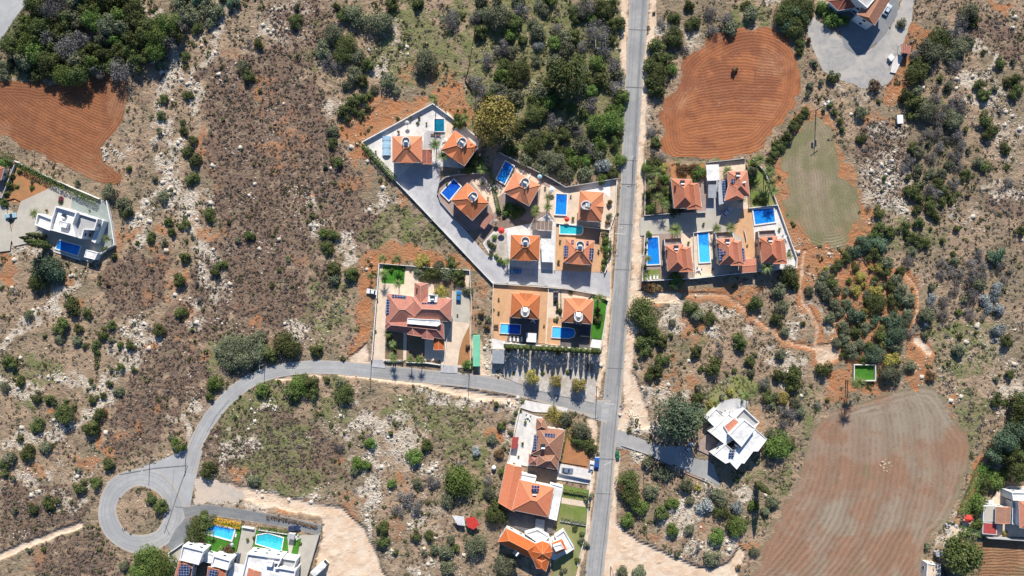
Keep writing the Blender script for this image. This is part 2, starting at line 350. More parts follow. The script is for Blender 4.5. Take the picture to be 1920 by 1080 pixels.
for x, y, rx, ry, v in [(500, 250, 34, 60, .38), (520, 230, 26, 40, .45), (440, 95, 22, 12, .5), (477, 160, 6, 18, .9), (378, 260, 9, 50, .6), (395, 320, 10, 22, .5), (150, 565, 12, 9, .75), (473, 604, 12, 8, 1), (388, 668, 12, 10, .95), (445, 576, 5, 4, .9),
    (200, 770, 12, 12, .7), (187, 820, 9, 24, .9), (205, 845, 14, 10, .9), (165, 870, 40, 14, .6), (95, 770, 10, 9, .8), (65, 880, 28, 22, .45), (230, 815, 7, 14, .7), (300, 770, 8, 10, .6), (338, 795, 9, 8, .6), (205, 345, 14, 30, .5), (250, 420, 22, 40, .5), (300, 430, 14, 20, .6), (350, 515, 8, 30, .7), (350, 585, 26, 16, .6), (280, 650, 24, 14, .55), (330, 640, 10, 10, .5), (235, 350, 12, 40, .4),
    (365, 430, 12, 22, .5), (390, 440, 36, 16, .5), (585, 370, 7, 8, .8), (640, 345, 24, 16, .5), (755, 375, 10, 20, .9), (700, 200, 60, 24, .5), (800, 140, 50, 30, .5), (660, 950, 24, 26, .7), (650, 1010, 20, 26, .9), (755, 910, 12, 22, .5), (740, 1000, 16, 30, .45), (925, 815, 22, 14, .8), (445, 890, 24, 16, .6), (640, 870, 14, 9, .6), (1300, 620, 34, 30, .6), (1240, 680, 50, 40, .4), (1270, 710, 50, 20, .6), (1240, 1005, 40, 12, .5), (1180, 860, 24, 14, .5), (1290, 880, 26, 12, .6), (1320, 985, 8, 30, .5), (1405, 1025, 26, 12, .8), (1425, 1070, 8, 10, .9), (1420, 780, 14, 30, .6), (1640, 230, 60, 20, .5), (1610, 150, 60, 20, .3), (1550, 90, 6, 6, .9), (1533, 75, 8, 9, .9), (1780, 755, 8, 18, .8), (1795, 790, 8, 10, .7),
    (1910, 555, 14, 10, .3), (1010, 130, 24, 22, .3), (885, 590, 16, 50, .4), (900, 540, 14, 30, .5), (30, 500, 26, 26, .5), (130, 525, 14, 10, .8), (215, 460, 12, 40, .5), (1345, 560, 60, 8, .8), (1200, 555, 40, 6, .4), (60, 1050, 24, 20, .4), (110, 960, 14, 14, .4), (290, 930, 10, 30, .4), (1420, 520, 20, 6, .3), (1880, 640, 20, 20, .25), (1850, 560, 10, 10, .2)]: ell(Z['red'], x, y, rx, ry, v)
# pale rock and gravel
stroke(Z['pale'], [(420, -10), (418, 60), (390, 100), (375, 150), (370, 200)], 14, .55); stroke(Z['pale'], [(260, 10), (300, 30), (345, 60), (335, 110), (310, 160), (305, 210), (325, 260), (320, 330), (340, 400), (390, 500), (410, 540)], 17, .75)
stroke(Z['pale'], [(315, 190), (318, 300), (300, 350), (270, 400), (260, 450)], 12, .8); stroke(Z['pale'], [(0, 650), (40, 620), (90, 585), (125, 545), (140, 525)], 11, .95); stroke(Z['pale'], [(0, 720), (60, 730), (120, 700), (180, 720), (230, 680), (290, 640)], 14, .8)
stroke(Z['pale'], [(10, 840), (70, 820), (120, 790), (170, 760), (200, 740)], 10, .8); stroke(Z['pale'], [(20, 880), (60, 900), (120, 890), (170, 880)], 14, .6); stroke(Z['pale'], [(60, 930), (110, 940), (160, 930)], 10, .6)
stroke(Z['pale'], [(1780, 60), (1850, 90), (1880, 110), (1840, 150), (1830, 180)], 9, .7); stroke(Z['pale'], [(1830, 345), (1880, 360), (1920, 362)], 10, .8); stroke(Z['pale'], [(1560, 180), (1620, 170), (1600, 230)], 12, .5)
for x, y, rx, ry, v in [(210, 290, 24, 14, 1), (480, 55, 12, 10, .9), (250, 12, 20, 14, .8), (620, 100, 20, 50, .4), (560, 10, 40, 16, .5), (520, 60, 60, 40, .4), (640, 195, 40, 16, .6), (720, 130, 24, 14, .6), (740, 55, 24, 22, .35), (580, 385, 14, 16, .5), (720, 375, 34, 16, .7), (655, 450, 20, 18, 1), (672, 480, 24, 10, .9), (600, 440, 8, 20, .9), (545, 615, 28, 12, .9), (410, 560, 22, 20, .7), (360, 590, 16, 30, .7), (395, 390, 16, 12, .9), (365, 370, 22, 24, .8), (255, 620, 34, 18, .7), (200, 660, 20, 14, .6), (365, 755, 16, 20, .8), (340, 800, 14, 16, .8), (420, 820, 14, 7, .9), (455, 850, 34, 16, .9), (505, 760, 14, 8, .9), (700, 800, 80, 22, .65), (740, 830, 70, 24, .5), (690, 870, 30, 30, .6), (840, 745, 80, 10, .8), (940, 760, 30, 20, .8), (950, 790, 20, 30, .6), (800, 880, 60, 30, .45), (700, 930, 26, 45, .95), (690, 1000, 16, 30, .9), (800, 990, 50, 40, .35), (780, 1060, 50, 18, .6), (870, 1050, 40, 30, .3),
    (1265, 600, 30, 26, .8), (1350, 575, 24, 14, .8), (1340, 625, 14, 14, .7), (1410, 600, 16, 22, .7), (1445, 660, 30, 20, .8), (1490, 620, 16, 18, 1), (1480, 690, 40, 30, .6), (1230, 730, 40, 20, .6), (1290, 735, 14, 14, .8), (1195, 760, 22, 40, .6), (1200, 800, 36, 22, .7), (1185, 850, 30, 14, .6), (1270, 970, 40, 34, .7), (1310, 920, 50, 24, .5), (1390, 930, 24, 18, .8), (1260, 1030, 60, 10, .7), (1350, 1020, 40, 24, .5), (1240, 60, 30, 20, .7), (1310, 70, 24, 14, .6), (1310, 85, 16, 24, .5), (1430, 0, 40, 14, .7), (1220, 200, 10, 60, .6), (1670, 300, 40, 80, .45), (1680, 390, 26, 16, .7), (1645, 330, 30, 50, .45), (1860, 180, 26, 14, .7), (1820, 170, 20, 20, .7), (1870, 230, 40, 60, .35), (1800, 410, 40, 20, .5), (1880, 720, 50, 60, .4), (1850, 650, 60, 40, .35), (1525, 590, 20, 22, .7), (1560, 630, 20, 14, .6), (1880, 735, 22, 9, .9), (1660, 872, 16, 10, .9), (1770, 965, 16, 10, .6), (1800, 1005, 40, 12, .9), (20, 425, 30, 30, .6), (40, 470, 30, 20, .8), (285, 870, 60, 10, .5), (500, 940, 120, 10, .9), (1840, 620, 50, 50, .2), (540, 500, 60, 50, .15), (960, 680, 60, 50, .95), (1050, 690, 70, 40, .95)]: ell(Z['pale'], x, y, rx, ry, v)
# sandy verges, tracks and cleared ground
stroke(Z['sand'], [(1172, -20), (1172, 60), (1165, 150), (1158, 200)], 7, 1); stroke(Z['sand'], [(1226, -20), (1222, 60), (1212, 100), (1207, 200), (1202, 300), (1198, 380), (1194, 420)], 7, 1); stroke(Z['sand'], [(1196, 430), (1193, 500), (1186, 560), (1180, 640), (1175, 720), (1180, 760), (1166, 800)], 9, 1)
stroke(Z['sand'], [(1152, 330), (1146, 440), (1140, 560), (1132, 660), (1120, 740)], 6, 1); stroke(Z['sand'], [(1110, 790), (1112, 830)], 9, .9); stroke(Z['sand'], [(1110, 880), (1100, 1000), (1082, 1080)], 6, .8); stroke(Z['sand'], [(1158, 850), (1152, 920), (1150, 1000)], 7, .9)
zp('sand', 1.0, [(1142, 960), (1160, 985), (1200, 1015), (1260, 1042), (1330, 1068), (1368, 1052), (1386, 1022), (1398, 1035), (1385, 1075), (1370, 1100), (1126, 1100), (1136, 1000)], [(600, 950), (640, 955), (680, 985), (700, 1020), (725, 1085), (590, 1085), (604, 1000)], [(1188, 700), (1215, 770), (1225, 800), (1205, 805), (1175, 760)], [(1190, 545), (1270, 548), (1280, 570), (1200, 562)])
stroke(Z['sand'], [(375, 905), (430, 918), (500, 935), (590, 955), (640, 965)], 12, .95); stroke(Z['sand'], [(-10, 1048), (60, 1018), (110, 1000), (150, 982)], 6, 1); stroke(Z['sand'], [(640, 700), (760, 712), (880, 738), (960, 752)], 7, .95); stroke(Z['sand'], [(520, 712), (600, 704)], 4, .8); stroke(Z['sand'], [(892, 640), (908, 690), (912, 700)], 12, .8)
for tr, w_ in (([(1270, 556), (1300, 552), (1360, 553), (1400, 582), (1440, 617), (1490, 645), (1540, 655), (1560, 665)], 7), ([(1510, 470), (1502, 520), (1500, 545), (1512, 575), (1530, 610), (1528, 645), (1545, 665)], 8), ([(1695, 510), (1722, 545), (1722, 575), (1716, 600)], 6), ([(1925, 775), (1872, 830), (1830, 885), (1800, 950), (1790, 1000)], 6)): stroke(Z['red'], tr, w_ + 2, .95); stroke(Z['sand'], tr, w_ * .6, .5)
zp('sand', .6, [(1525, 650), (1560, 640), (1578, 665), (1560, 680), (1535, 690)]); zp('red', .9, [(1515, 650), (1560, 632), (1585, 660), (1570, 690), (1535, 700)]); zp('red', .8, [(1200, 545), (1420, 530), (1430, 545), (1360, 565), (1210, 560)]); zp('sand', 1.0, [(656, 670), (692, 640), (694, 690), (656, 690)]); ell(Z['sand'], 1290, 300, 30, 5, .3); stroke(Z['sand'], [(1720, 640), (1740, 660)], 8, .7)
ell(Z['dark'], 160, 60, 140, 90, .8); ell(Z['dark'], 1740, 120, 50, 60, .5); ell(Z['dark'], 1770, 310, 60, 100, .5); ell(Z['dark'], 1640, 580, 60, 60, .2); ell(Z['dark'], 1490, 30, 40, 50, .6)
stroke(Z['red'], [(1500, 228), (1470, 290), (1460, 340), (1468, 390), (1490, 450), (1530, 478), (1580, 476), (1620, 450), (1628, 420), (1600, 370), (1580, 320), (1560, 260), (1540, 225), (1515, 215)], 13, 1); stroke(Z['red'], [(1500, 480), (1540, 500), (1510, 540)], 16, .9); stroke(Z['red'], [(655, 300), (670, 250), (760, 205)], 12, .6)
for x, y, rx, ry in ((760, 60, 70, 60), (830, 110, 40, 50), (720, 110, 30, 40), (850, 20, 30, 30)): ell(Z['green'], x, y, rx, ry, .75)
for x, y, rx, ry in ((480, 170, 40, 26), (540, 280, 40, 50), (330, 540, 40, 50), (300, 480, 30, 30), (400, 330, 12, 60), (250, 560, 40, 30), (370, 640, 30, 20), (250, 800, 30, 24), (680, 330, 30, 30), (1250, 700, 50, 30), (560, 480, 20, 40)): ell(Z['red'], x, y, rx, ry, .42)
def axis(lo, hi, step, far):
    m = list(np.arange(lo, hi + step, step)); out = [lo - far * k for k in (4, 2, 1, .4, .15, .05)]
    return np.array(out + m + [hi + far * k for k in (.05, .15, .4, 1, 2, 4)])
gx = axis(-214, 214, 0.8, 300.0); gy = axis(-130, 130, 0.8, 300.0)
X, Y = np.meshgrid(gx, gy); nx_, ny_ = len(gx), len(gy)
PX, PY = X / MPP + 960, 540 - Y / MPP
def blur(a, k=2):
    for _ in range(2):
        s_ = a.copy()
        for d in range(1, k + 1): s_ += np.roll(a, d, 0) + np.roll(a, -d, 0)
        a = s_ / (2 * k + 1); s_ = a.copy()
        for d in range(1, k + 1): s_ += np.roll(a, d, 1) + np.roll(a, -d, 1)
        a = s_ / (2 * k + 1)
    return a
me = bpy.data.meshes.new('ground'); nv = X.size
me.vertices.add(nv); me.vertices.foreach_set('co', np.stack([X.ravel(), Y.ravel(), np.zeros(nv)], 1).astype(np.float32).ravel())
i = np.arange(nx_ - 1)[None, :] + np.arange(ny_ - 1)[:, None] * nx_; q = np.stack([i, i + 1, i + nx_ + 1, i + nx_], -1).reshape(-1, 4)
def quads(me, q):
    me.loops.add(q.size); me.loops.foreach_set('vertex_index', q.astype(np.int32).ravel())
    me.polygons.add(len(q)); me.polygons.foreach_set('loop_start', np.arange(0, q.size, 4, dtype=np.int32)); me.polygons.foreach_set('loop_total', np.full(len(q), 4, np.int32))
    me.update(calc_edges=True)
quads(me, q)
def fbm(px, py, size, octs, seed):
    out = np.zeros_like(px); amp = 1.0; tot = 0
    for o_ in range(octs):
        rg = np.random.default_rng(seed + o_); g = rg.standard_normal((512, 512)).astype(np.float32)
        u = (px / size * 2 ** o_) % 511; v = (py / size * 2 ** o_) % 511; iu, iv = u.astype(int), v.astype(int); fu, fv = u - iu, v - iv
        fu = fu * fu * (3 - 2 * fu); fv = fv * fv * (3 - 2 * fv)
        out += amp * ((g[iv, iu] * (1 - fu) + g[iv, iu + 1] * fu) * (1 - fv) + (g[iv + 1, iu] * (1 - fu) + g[iv + 1, iu + 1] * fu) * fv); tot += amp * amp; amp *= 0.6
    return out / math.sqrt(tot)
QX, QY = PX + 2000.0, PY + 2000.0
WX = fbm(QX, QY, 34, 4, 11) * 7.5; WY = fbm(QX, QY, 34, 4, 31) * 7.5
BRK = {'red': 0.35, 'pale': 0.55, 'green': 0.35, 'heath': 0.3, 'sand': 0.12, 'dark': 0.2}
WRP = {'red': 1.0, 'pale': 1.6, 'green': 1.3, 'heath': 1.8, 'sand': 0.22, 'dark': 1.5}
ZB = {}
for n_, (k, v) in enumerate(Z.items()):
    bl = blur(v, {'heath': 5, 'green': 5, 'dark': 7, 'pale': 3, 'red': 2, 'sand': 1}[k])
    s_ = samp(bl, PX + WX * WRP[k], PY + WY * WRP[k])
    s_ = s_ * (1 + BRK[k] * 0.9 * fbm(QX, QY, 13, 4, 50 + 7 * n_)) + {'pale': 0.13, 'red': 0.05, 'green': 0.10, 'heath': 0.14}.get(k, 0) * (fbm(QX, QY, 60, 5, 90 + 7 * n_) - 0.1)
    ZB[k] = np.clip(s_, 0, 1)
ell_pts = []
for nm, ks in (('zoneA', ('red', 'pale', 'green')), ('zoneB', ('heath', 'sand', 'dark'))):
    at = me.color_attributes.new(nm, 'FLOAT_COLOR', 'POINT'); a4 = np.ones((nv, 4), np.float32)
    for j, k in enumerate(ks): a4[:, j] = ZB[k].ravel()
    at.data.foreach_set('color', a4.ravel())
go = bpy.data.objects.new('ground', me); COL.objects.link(go); tag(go, kind='structure')
m, t, b = nodes('ground'); me.materials.append(m)
co = coords(t)
def attr(n):
    a_ = t.nodes.new('ShaderNodeAttribute'); a_.attribute_name = n; s_ = t.nodes.new('ShaderNodeSeparateColor'); t.links.new(a_.outputs['Color'], s_.inputs[0]); return s_.outputs
A, B = attr('zoneA'), attr('zoneB')
n_big = noise(t, co, 0.045, 5, 0.6, 0.3); n_mid = noise(t, co, 0.22, 6, 0.65, 0.4); n_fine = noise(t, co, 1.1, 5, 0.7); n_grit = noise(t, co, 2.6, 3, 0.7)
base = mixc(t, ramp(t, n_mid, 0.36, 0.64), (0.43, 0.305, 0.20), (0.295, 0.21, 0.14))
base = mixc(t, mth(t, 'MULTIPLY', ramp(t, n_big, 0.46, 0.6), 0.6), base, (0.18, 0.16, 0.10))
base = mixc(t, mth(t, 'MULTIPLY', ramp(t, n_fine, 0.5, 0.66), 0.55), base, (0.40, 0.335, 0.26))
def zmask(s_, noise_amt, lo=0.35, hi=0.65, nn=None):
    v = mth(t, 'ADD', s_, mth(t, 'MULTIPLY', mth(t, 'SUBTRACT', nn or n_mid, 0.5), noise_amt * 1.3)); return ramp(t, v, lo, hi)
c = base
heath = mixc(t, ramp(t, n_fine, 0.4, 0.6), (0.25, 0.175, 0.125), (0.17, 0.12, 0.088))
heath = mixc(t, mth(t, 'MULTIPLY', ramp(t, n_mid, 0.5, 0.7), 0.5), heath, (0.28, 0.15, 0.095))
c = mixc(t, zmask(B[0], 1.8, 0.2, 0.85), c, heath)
grn = mixc(t, ramp(t, n_fine, 0.38, 0.62), (0.19, 0.20, 0.075), (0.24, 0.21, 0.12)); grn = mixc(t, mth(t, 'MULTIPLY', ramp(t, n_mid, 0.5, 0.68), 0.6), grn, (0.13, 0.18, 0.05))
c = mixc(t, zmask(A[2], 1.4, 0.3, 0.75), c, grn)
pale = mixc(t, ramp(t, n_fine, 0.42, 0.6), (0.68, 0.60, 0.49), (0.42, 0.335, 0.245))
c = mixc(t, zmask(A[1], 2.2, 0.26, 0.62, n_fine), c, pale)
redc = mixc(t, ramp(t, n_mid, 0.35, 0.65), (0.46, 0.20, 0.09), (0.40, 0.225, 0.125)); redc = mixc(t, mth(t, 'MULTIPLY', ramp(t, n_fine, 0.5, 0.7), 0.5), redc, (0.24, 0.13, 0.075))
c = mixc(t, zmask(A[0], 1.1, 0.3, 0.7), c, redc)
snd = mixc(t, ramp(t, n_mid, 0.35, 0.65), (0.70, 0.56, 0.42), (0.62, 0.43, 0.28)); snd = mixc(t, mth(t, 'MULTIPLY', ramp(t, n_grit, 0.45, 0.65), 0.4), snd, (0.70, 0.62, 0.52))
c = mixc(t, zmask(B[1], 0.7, 0.3, 0.7, n_fine), c, snd)
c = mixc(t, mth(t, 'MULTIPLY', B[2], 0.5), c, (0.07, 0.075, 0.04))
c = mixc(t, mth(t, 'MULTIPLY', ramp(t, n_grit, 0.56, 0.66), 0.25), c, (0.07, 0.062, 0.045))
t.links.new(c, b.inputs['Base Color']); b.inputs['Roughness'].default_value = 0.95; b.inputs['Specular IOR Level'].default_value = 0.1
hgt = mth(t, 'ADD', mth(t, 'MULTIPLY', n_mid, 1.4), mth(t, 'MULTIPLY', n_fine, 0.5)); hgt = mth(t, 'ADD', hgt, mth(t, 'MULTIPLY', n_grit, 0.2)); hgt = mth(t, 'MULTIPLY', hgt, mth(t, 'SUBTRACT', 1.0, mth(t, 'MULTIPLY', B[1], 0.85, None, True))); bump(t, b, hgt, 1.0, 1.1)
# ---------------------------------------------------------------- ploughed fields
def field_mat(name, c1, c2, c3, dark, pale, weed, spacing, amt, bstr=0.8):
    """soil tones painted per vertex (tone), furrows along the coordinate fur (metres across the furrows)"""
    m, t, b = nodes(name); co = coords(t)
    fa = t.nodes.new('ShaderNodeAttribute'); fa.attribute_name = 'fur'; ta = t.nodes.new('ShaderNodeAttribute'); ta.attribute_name = 'tone'; sp = t.nodes.new('ShaderNodeSeparateColor'); t.links.new(ta.outputs['Color'], sp.inputs[0])
    nf = noise(t, co, 1.5, 5, 0.75); ng = noise(t, co, 0.3, 5, 0.7); nc = noise(t, co, 2.8, 3, 0.8)
    fs_ = t.nodes.new('ShaderNodeSeparateXYZ'); t.links.new(fa.outputs['Vector'], fs_.inputs[0]); ws = []
    for k in (0, 1):
        a1 = mth(t, 'MULTIPLY_ADD', mth(t, 'SINE', mth(t, 'ADD', mth(t, 'MULTIPLY', fs_.outputs[k], 6.283 / spacing), mth(t, 'MULTIPLY', nf, 2.2))), 0.5, 0.5)
        a2 = mth(t, 'MULTIPLY_ADD', mth(t, 'SINE', mth(t, 'ADD', mth(t, 'MULTIPLY', fs_.outputs[k], 6.283 / (spacing * 4.7)), mth(t, 'MULTIPLY', ng, 5.0))), 0.5, 0.5); ws.append((a1, a2))
    def lerp(a_, b_): return mth(t, 'ADD', mth(t, 'MULTIPLY', a_, mth(t, 'SUBTRACT', 1.0, fs_.outputs[2])), mth(t, 'MULTIPLY', b_, fs_.outputs[2]))
    w1, w2 = lerp(ws[0][0], ws[1][0]), lerp(ws[0][1], ws[1][1])
    c = mixc(t, ramp(t, mth(t, 'ADD', sp.outputs[0], mth(t, 'MULTIPLY', mth(t, 'SUBTRACT', ng, 0.5), 0.8)), 0.25, 0.75), c1, c2)
    c = mixc(t, ramp(t, mth(t, 'ADD', sp.outputs[1], mth(t, 'MULTIPLY', mth(t, 'SUBTRACT', nf, 0.5), 1.2)), 0.3, 0.8), c, c3)
    c = mixc(t, mth(t, 'MULTIPLY', w2, 0.32), c, dark)
    c = mixc(t, mth(t, 'MULTIPLY', mth(t, 'MULTIPLY', w1, ramp(t, ng, 0.40, 0.62)), amt), c, dark)
    c = mixc(t, mth(t, 'MULTIPLY', ramp(t, nc, 0.55, 0.66), 0.45), c, pale)
    c = mixc(t, mth(t, 'MULTIPLY', ramp(t, noise(t, co, 2.1, 4, 0.8), 0.57, 0.68), 0.5), c, tuple(x * 0.5 for x in dark))
    c = mixc(t, ramp(t, mth(t, 'ADD', sp.outputs[2], mth(t, 'MULTIPLY', mth(t, 'SUBTRACT', nf, 0.5), 2.2)), 0.35, 0.8), c, weed)
    t.links.new(c, b.inputs['Base Color']); b.inputs['Roughness'].default_value = 0.95; b.inputs['Specular IOR Level'].default_value = 0.1
    bump(t, b, mth(t, 'ADD', mth(t, 'MULTIPLY', w1, 0.35), nf), bstr, 0.4)
    return m
def field(name, poly, m, ang, head=0.0, z=0.03, blobs=(), bend=0.0, bias=(0, 0, 0), edge_w=3.0, seed=1, grow=0.0, rag=1.6):
    """a cultivated field: grid mesh cut to a ragged outline; furrows follow the edge within the headland, else run at ang degrees"""
    P2 = np.array([W2(*p) for p in poly]); x0, y0 = P2.min(0) - 3; x1, y1 = P2.max(0) + 3; st = 0.6
    xs, ys = np.arange(x0, x1, st), np.arange(y0, y1, st); X_, Y_ = np.meshgrid(xs, ys); px, py = X_ / MPP + 960, 540 - Y_ / MPP
    D = np.full(X_.shape, 1e9); ins = np.zeros(X_.shape, bool)
    for i in range(len(P2)):
        (xa, ya), (xb, yb) = P2[i], P2[(i + 1) % len(P2)]; dx, dy = xb - xa, yb - ya; L2 = dx * dx + dy * dy + 1e-9
        u = np.clip(((X_ - xa) * dx + (Y_ - ya) * dy) / L2, 0, 1); D = np.minimum(D, np.hypot(X_ - xa - u * dx, Y_ - ya - u * dy))
        if ya != yb: ins ^= ((ya > Y_) != (yb > Y_)) & (X_ < (xb - xa) * (Y_ - ya) / (yb - ya) + xa)
    D = np.where(ins, D, -D) + grow; qx, qy = px + 3000., py + 3000.; f1 = fbm(qx, qy, 26, 5, seed * 13); f2 = fbm(qx, qy, 40, 5, seed * 13 + 50); f3 = fbm(qx, qy, 60, 5, seed * 13 + 99)
    De = D + f1 * rag; keep = De > 0
    th = R(ang); c_ = X_ * -math.sin(th) + Y_ * math.cos(th); al = X_ * math.cos(th) + Y_ * math.sin(th); c_ = c_ + bend * ((al - al[keep].mean()) / 20.0) ** 2 + f3 * .45
    hm = np.clip((head + f2 * 2.0 - D) / 1.5 + .5, 0, 1) if head else D * 0; fur = np.stack([c_, D + f3 * .25, hm], -1)
    T = np.zeros(X_.shape + (4,), np.float32); T[..., 3] = 1; T[..., 0] = np.clip(.5 + f2 * .33 + bias[0], 0, 1); T[..., 1] = np.clip(.28 + f3 * .3 + bias[1], 0, 1); T[..., 2] = np.clip((edge_w - De) / edge_w * .75 + bias[2] + f1 * .1, 0, 1)
    for bx, by, rx, ry, ch, v in blobs:
        d = np.sqrt(((px + f1 * 8 - bx) / rx) ** 2 + ((py + f2 * 8 - by) / ry) ** 2); g_ = np.clip(1.4 - d, 0, 1); T[..., ch] = np.clip(T[..., ch] + g_ * v, 0, 1)
    ny, nx = X_.shape; me = bpy.data.meshes.new(name); me.vertices.add(X_.size); me.vertices.foreach_set('co', np.stack([X_.ravel(), Y_.ravel(), np.full(X_.size, z)], 1).astype(np.float32).ravel())
    i = np.arange(nx - 1)[None, :] + np.arange(ny - 1)[:, None] * nx; q = np.stack([i, i + 1, i + nx + 1, i + nx], -1); kq = keep[:-1, :-1] & keep[1:, :-1] & keep[:-1, 1:] & keep[1:, 1:]; quads(me, q[kq])
    at = me.attributes.new('fur', 'FLOAT_VECTOR', 'POINT'); at.data.foreach_set('vector', fur.astype(np.float32).ravel()); at = me.color_attributes.new('tone', 'FLOAT_COLOR', 'POINT'); at.data.foreach_set('color', T.ravel())
    me.materials.append(MATS[m]); o = bpy.data.objects.new(name, me); COL.objects.link(o); tag(o, kind='structure')
    fillpoly(OCC, [(960 + (p[0]) / MPP, 540 - p[1] / MPP) for p in P2 * 1.0]); return o
field_mat('soil_left', (0.295, 0.12, 0.056), (0.24, 0.10, 0.05), (0.33, 0.165, 0.09), (0.155, 0.062, 0.032), (0.42, 0.24, 0.14), (0.19, 0.15, 0.085), 1.05, 0.6, 0.5)
field_mat('soil_oval', (0.37, 0.145, 0.065), (0.255, 0.10, 0.052), (0.41, 0.205, 0.11), (0.19, 0.068, 0.035), (0.45, 0.25, 0.15), (0.24, 0.17, 0.09), 1.1, 0.45, 0.5)
field_mat('grass_field', (0.20, 0.185, 0.095), (0.27, 0.225, 0.14), (0.33, 0.25, 0.18), (0.14, 0.13, 0.07), (0.34, 0.31, 0.21), (0.34, 0.165, 0.08), 1.1, 0.45, 0.5)
field_mat('brown_field', (0.32, 0.225, 0.16), (0.305, 0.175, 0.11), (0.32, 0.265, 0.195), (0.185, 0.125, 0.085), (0.48, 0.385, 0.30), (0.20, 0.19, 0.11), 2.2, 0.5, 0.7)
field_mat('soil_strip', (0.34, 0.19, 0.10), (0.28, 0.15, 0.08), (0.25, 0.19, 0.11), (0.19, 0.10, 0.055), (0.42, 0.29, 0.19), (0.20, 0.16, 0.09), 1.1, 0.7)
field('ploughed_field', smooth([(-60, 146), (50, 150), (85, 158), (150, 150), (205, 132), (232, 128), (245, 150), (242, 195), (226, 240), (196, 270), (188, 290), (205, 310), (234, 330), (216, 347), (190, 347), (130, 319), (60, 286), (-60, 228)], True, 1), 'soil_left', -27, 5.0, bend=-1.5, blobs=[(60, 175, 60, 20, 0, .4), (215, 200, 14, 60, 1, .35), (190, 320, 30, 20, 2, .25), (110, 210, 60, 30, 0, -.4)], seed=2, edge_w=1.5, rag=.9)
field('ploughed_field', smooth([(1398, 48), (1442, 51), (1482, 70), (1502, 100), (1506, 150), (1499, 190), (1478, 227), (1450, 262), (1425, 287), (1370, 300), (1300, 304), (1263, 302), (1243, 280), (1236, 230), (1242, 190), (1264, 150), (1278, 110), (1308, 85), (1350, 60)], True, 1), 'soil_oval', 4, 9.0, bend=2.2, blobs=[(1400, 160, 80, 36, 0, .5), (1340, 120, 60, 26, 0, .3), (1350, 240, 90, 20, 0, -.5), (1480, 200, 16, 60, 0, -.6), (1280, 270, 30, 30, 0, -.6), (1370, 235, 70, 14, 1, .25), (1380, 292, 110, 10, 0, -.7)], seed=3, edge_w=1.6, rag=1.1)
field('grass_field', smooth([(1503, 238), (1522, 222), (1540, 230), (1562, 285), (1588, 358), (1612, 405), (1606, 438), (1572, 458), (1528, 458), (1492, 430), (1474, 375), (1468, 320), (1478, 275)], True, 1), 'grass_field', 96, 3.0, bend=2.5, blobs=[(1500, 255, 30, 18, 0, -.5), (1520, 400, 60, 50, 0, .2), (1530, 330, 26, 60, 1, .3), (1495, 420, 24, 26, 2, .5), (1590, 425, 22, 24, 2, .35), (1560, 440, 30, 12, 2, .3), (1540, 445, 40, 10, 0, -.3), (1488, 310, 14, 40, 1, .3), (1575, 380, 20, 40, 0, -.4)], seed=4, edge_w=2.2, rag=1.6, grow=1.6)
field('stubble_field', smooth([(1530, 790), (1548, 772), (1590, 758), (1640, 745), (1690, 730), (1730, 723), (1752, 727), (1768, 745), (1782, 775), (1806, 800), (1820, 825), (1820, 858), (1806, 905), (1790, 950), (1768, 990), (1745, 1008), (1732, 1045), (1727, 1140), (1380, 1140), (1418, 1045), (1440, 990), (1475, 930), (1500, 880), (1514, 830)], True, 1), 'brown_field', 72, 5.0, bend=-3.0, blobs=[(1640, 790, 120, 50, 1, .3), (1740, 760, 50, 60, 1, .4), (1460, 1020, 60, 30, 0, .6), (1560, 1060, 90, 30, 0, .3), (1690, 1070, 30, 24, 0, .6), (1630, 890, 10, 36, 2, .55), (1612, 1060, 24, 34, 2, .5), (1600, 960, 80, 50, 1, .35), (1780, 850, 40, 90, 1, .25), (1740, 980, 40, 30, 1, .4), (1560, 850, 60, 60, 0, .25), (1720, 870, 50, 50, 0, .35), (1500, 1075, 90, 14, 2, .3), (1800, 880, 10, 70, 2, .3)], seed=5, edge_w=3.0, rag=1.2, bias=(.08, 0, 0))
field('ploughed_field', [(1792, 1014), (1860, 1010), (1980, 1018), (1980, 1150), (1822, 1150), (1830, 1060), (1812, 1030)], 'soil_strip', 1, 0, z=0.035, seed=6, edge_w=1.5, rag=1.0)
sheet('lawn', smooth([(1330, 752), (1340, 728), (1362, 706), (1395, 702), (1424, 722), (1416, 740), (1398, 744), (1372, 752), (1350, 764), (1325, 790), (1306, 806), (1300, 790)], True, 1), 'lawn_wild', 0.03, jit=2.5, step=4, occ=False)
# ---------------------------------------------------------------- roads
mat('asphalt', (0.37, 0.36, 0.345), (0.32, 0.31, 0.295), 0.5, 0.9, 0.1, big=((0.24, 0.245, 0.25), 0.08, 0.5))
mat('asphalt_pale', (0.43, 0.43, 0.42), (0.37, 0.37, 0.36), 0.25, 0.9, 0.1, big=((0.30, 0.31, 0.32), 0.07, 0.5))
mat('asphalt_dark', (0.21, 0.22, 0.225), (0.175, 0.185, 0.19), 0.6, 0.9, big=((0.26, 0.265, 0.26), 0.2, 0.4))
mat('tar', (0.13, 0.13, 0.135), (0.18, 0.18, 0.185), 0.8, 0.8)
mat('road_paint', (0.72, 0.72, 0.70), (0.42, 0.42, 0.41), 2.5, 0.7)
mat('gravel_sandy', (0.50, 0.43, 0.36), (0.43, 0.37, 0.31), 0.5, 0.95, 0.3, big=((0.58, 0.46, 0.35), 0.15, 0.7))
mat('gravel', (0.37, 0.355, 0.33), (0.29, 0.28, 0.265), 0.6, 0.95, 0.3, big=((0.46, 0.42, 0.37), 0.12, 0.7))
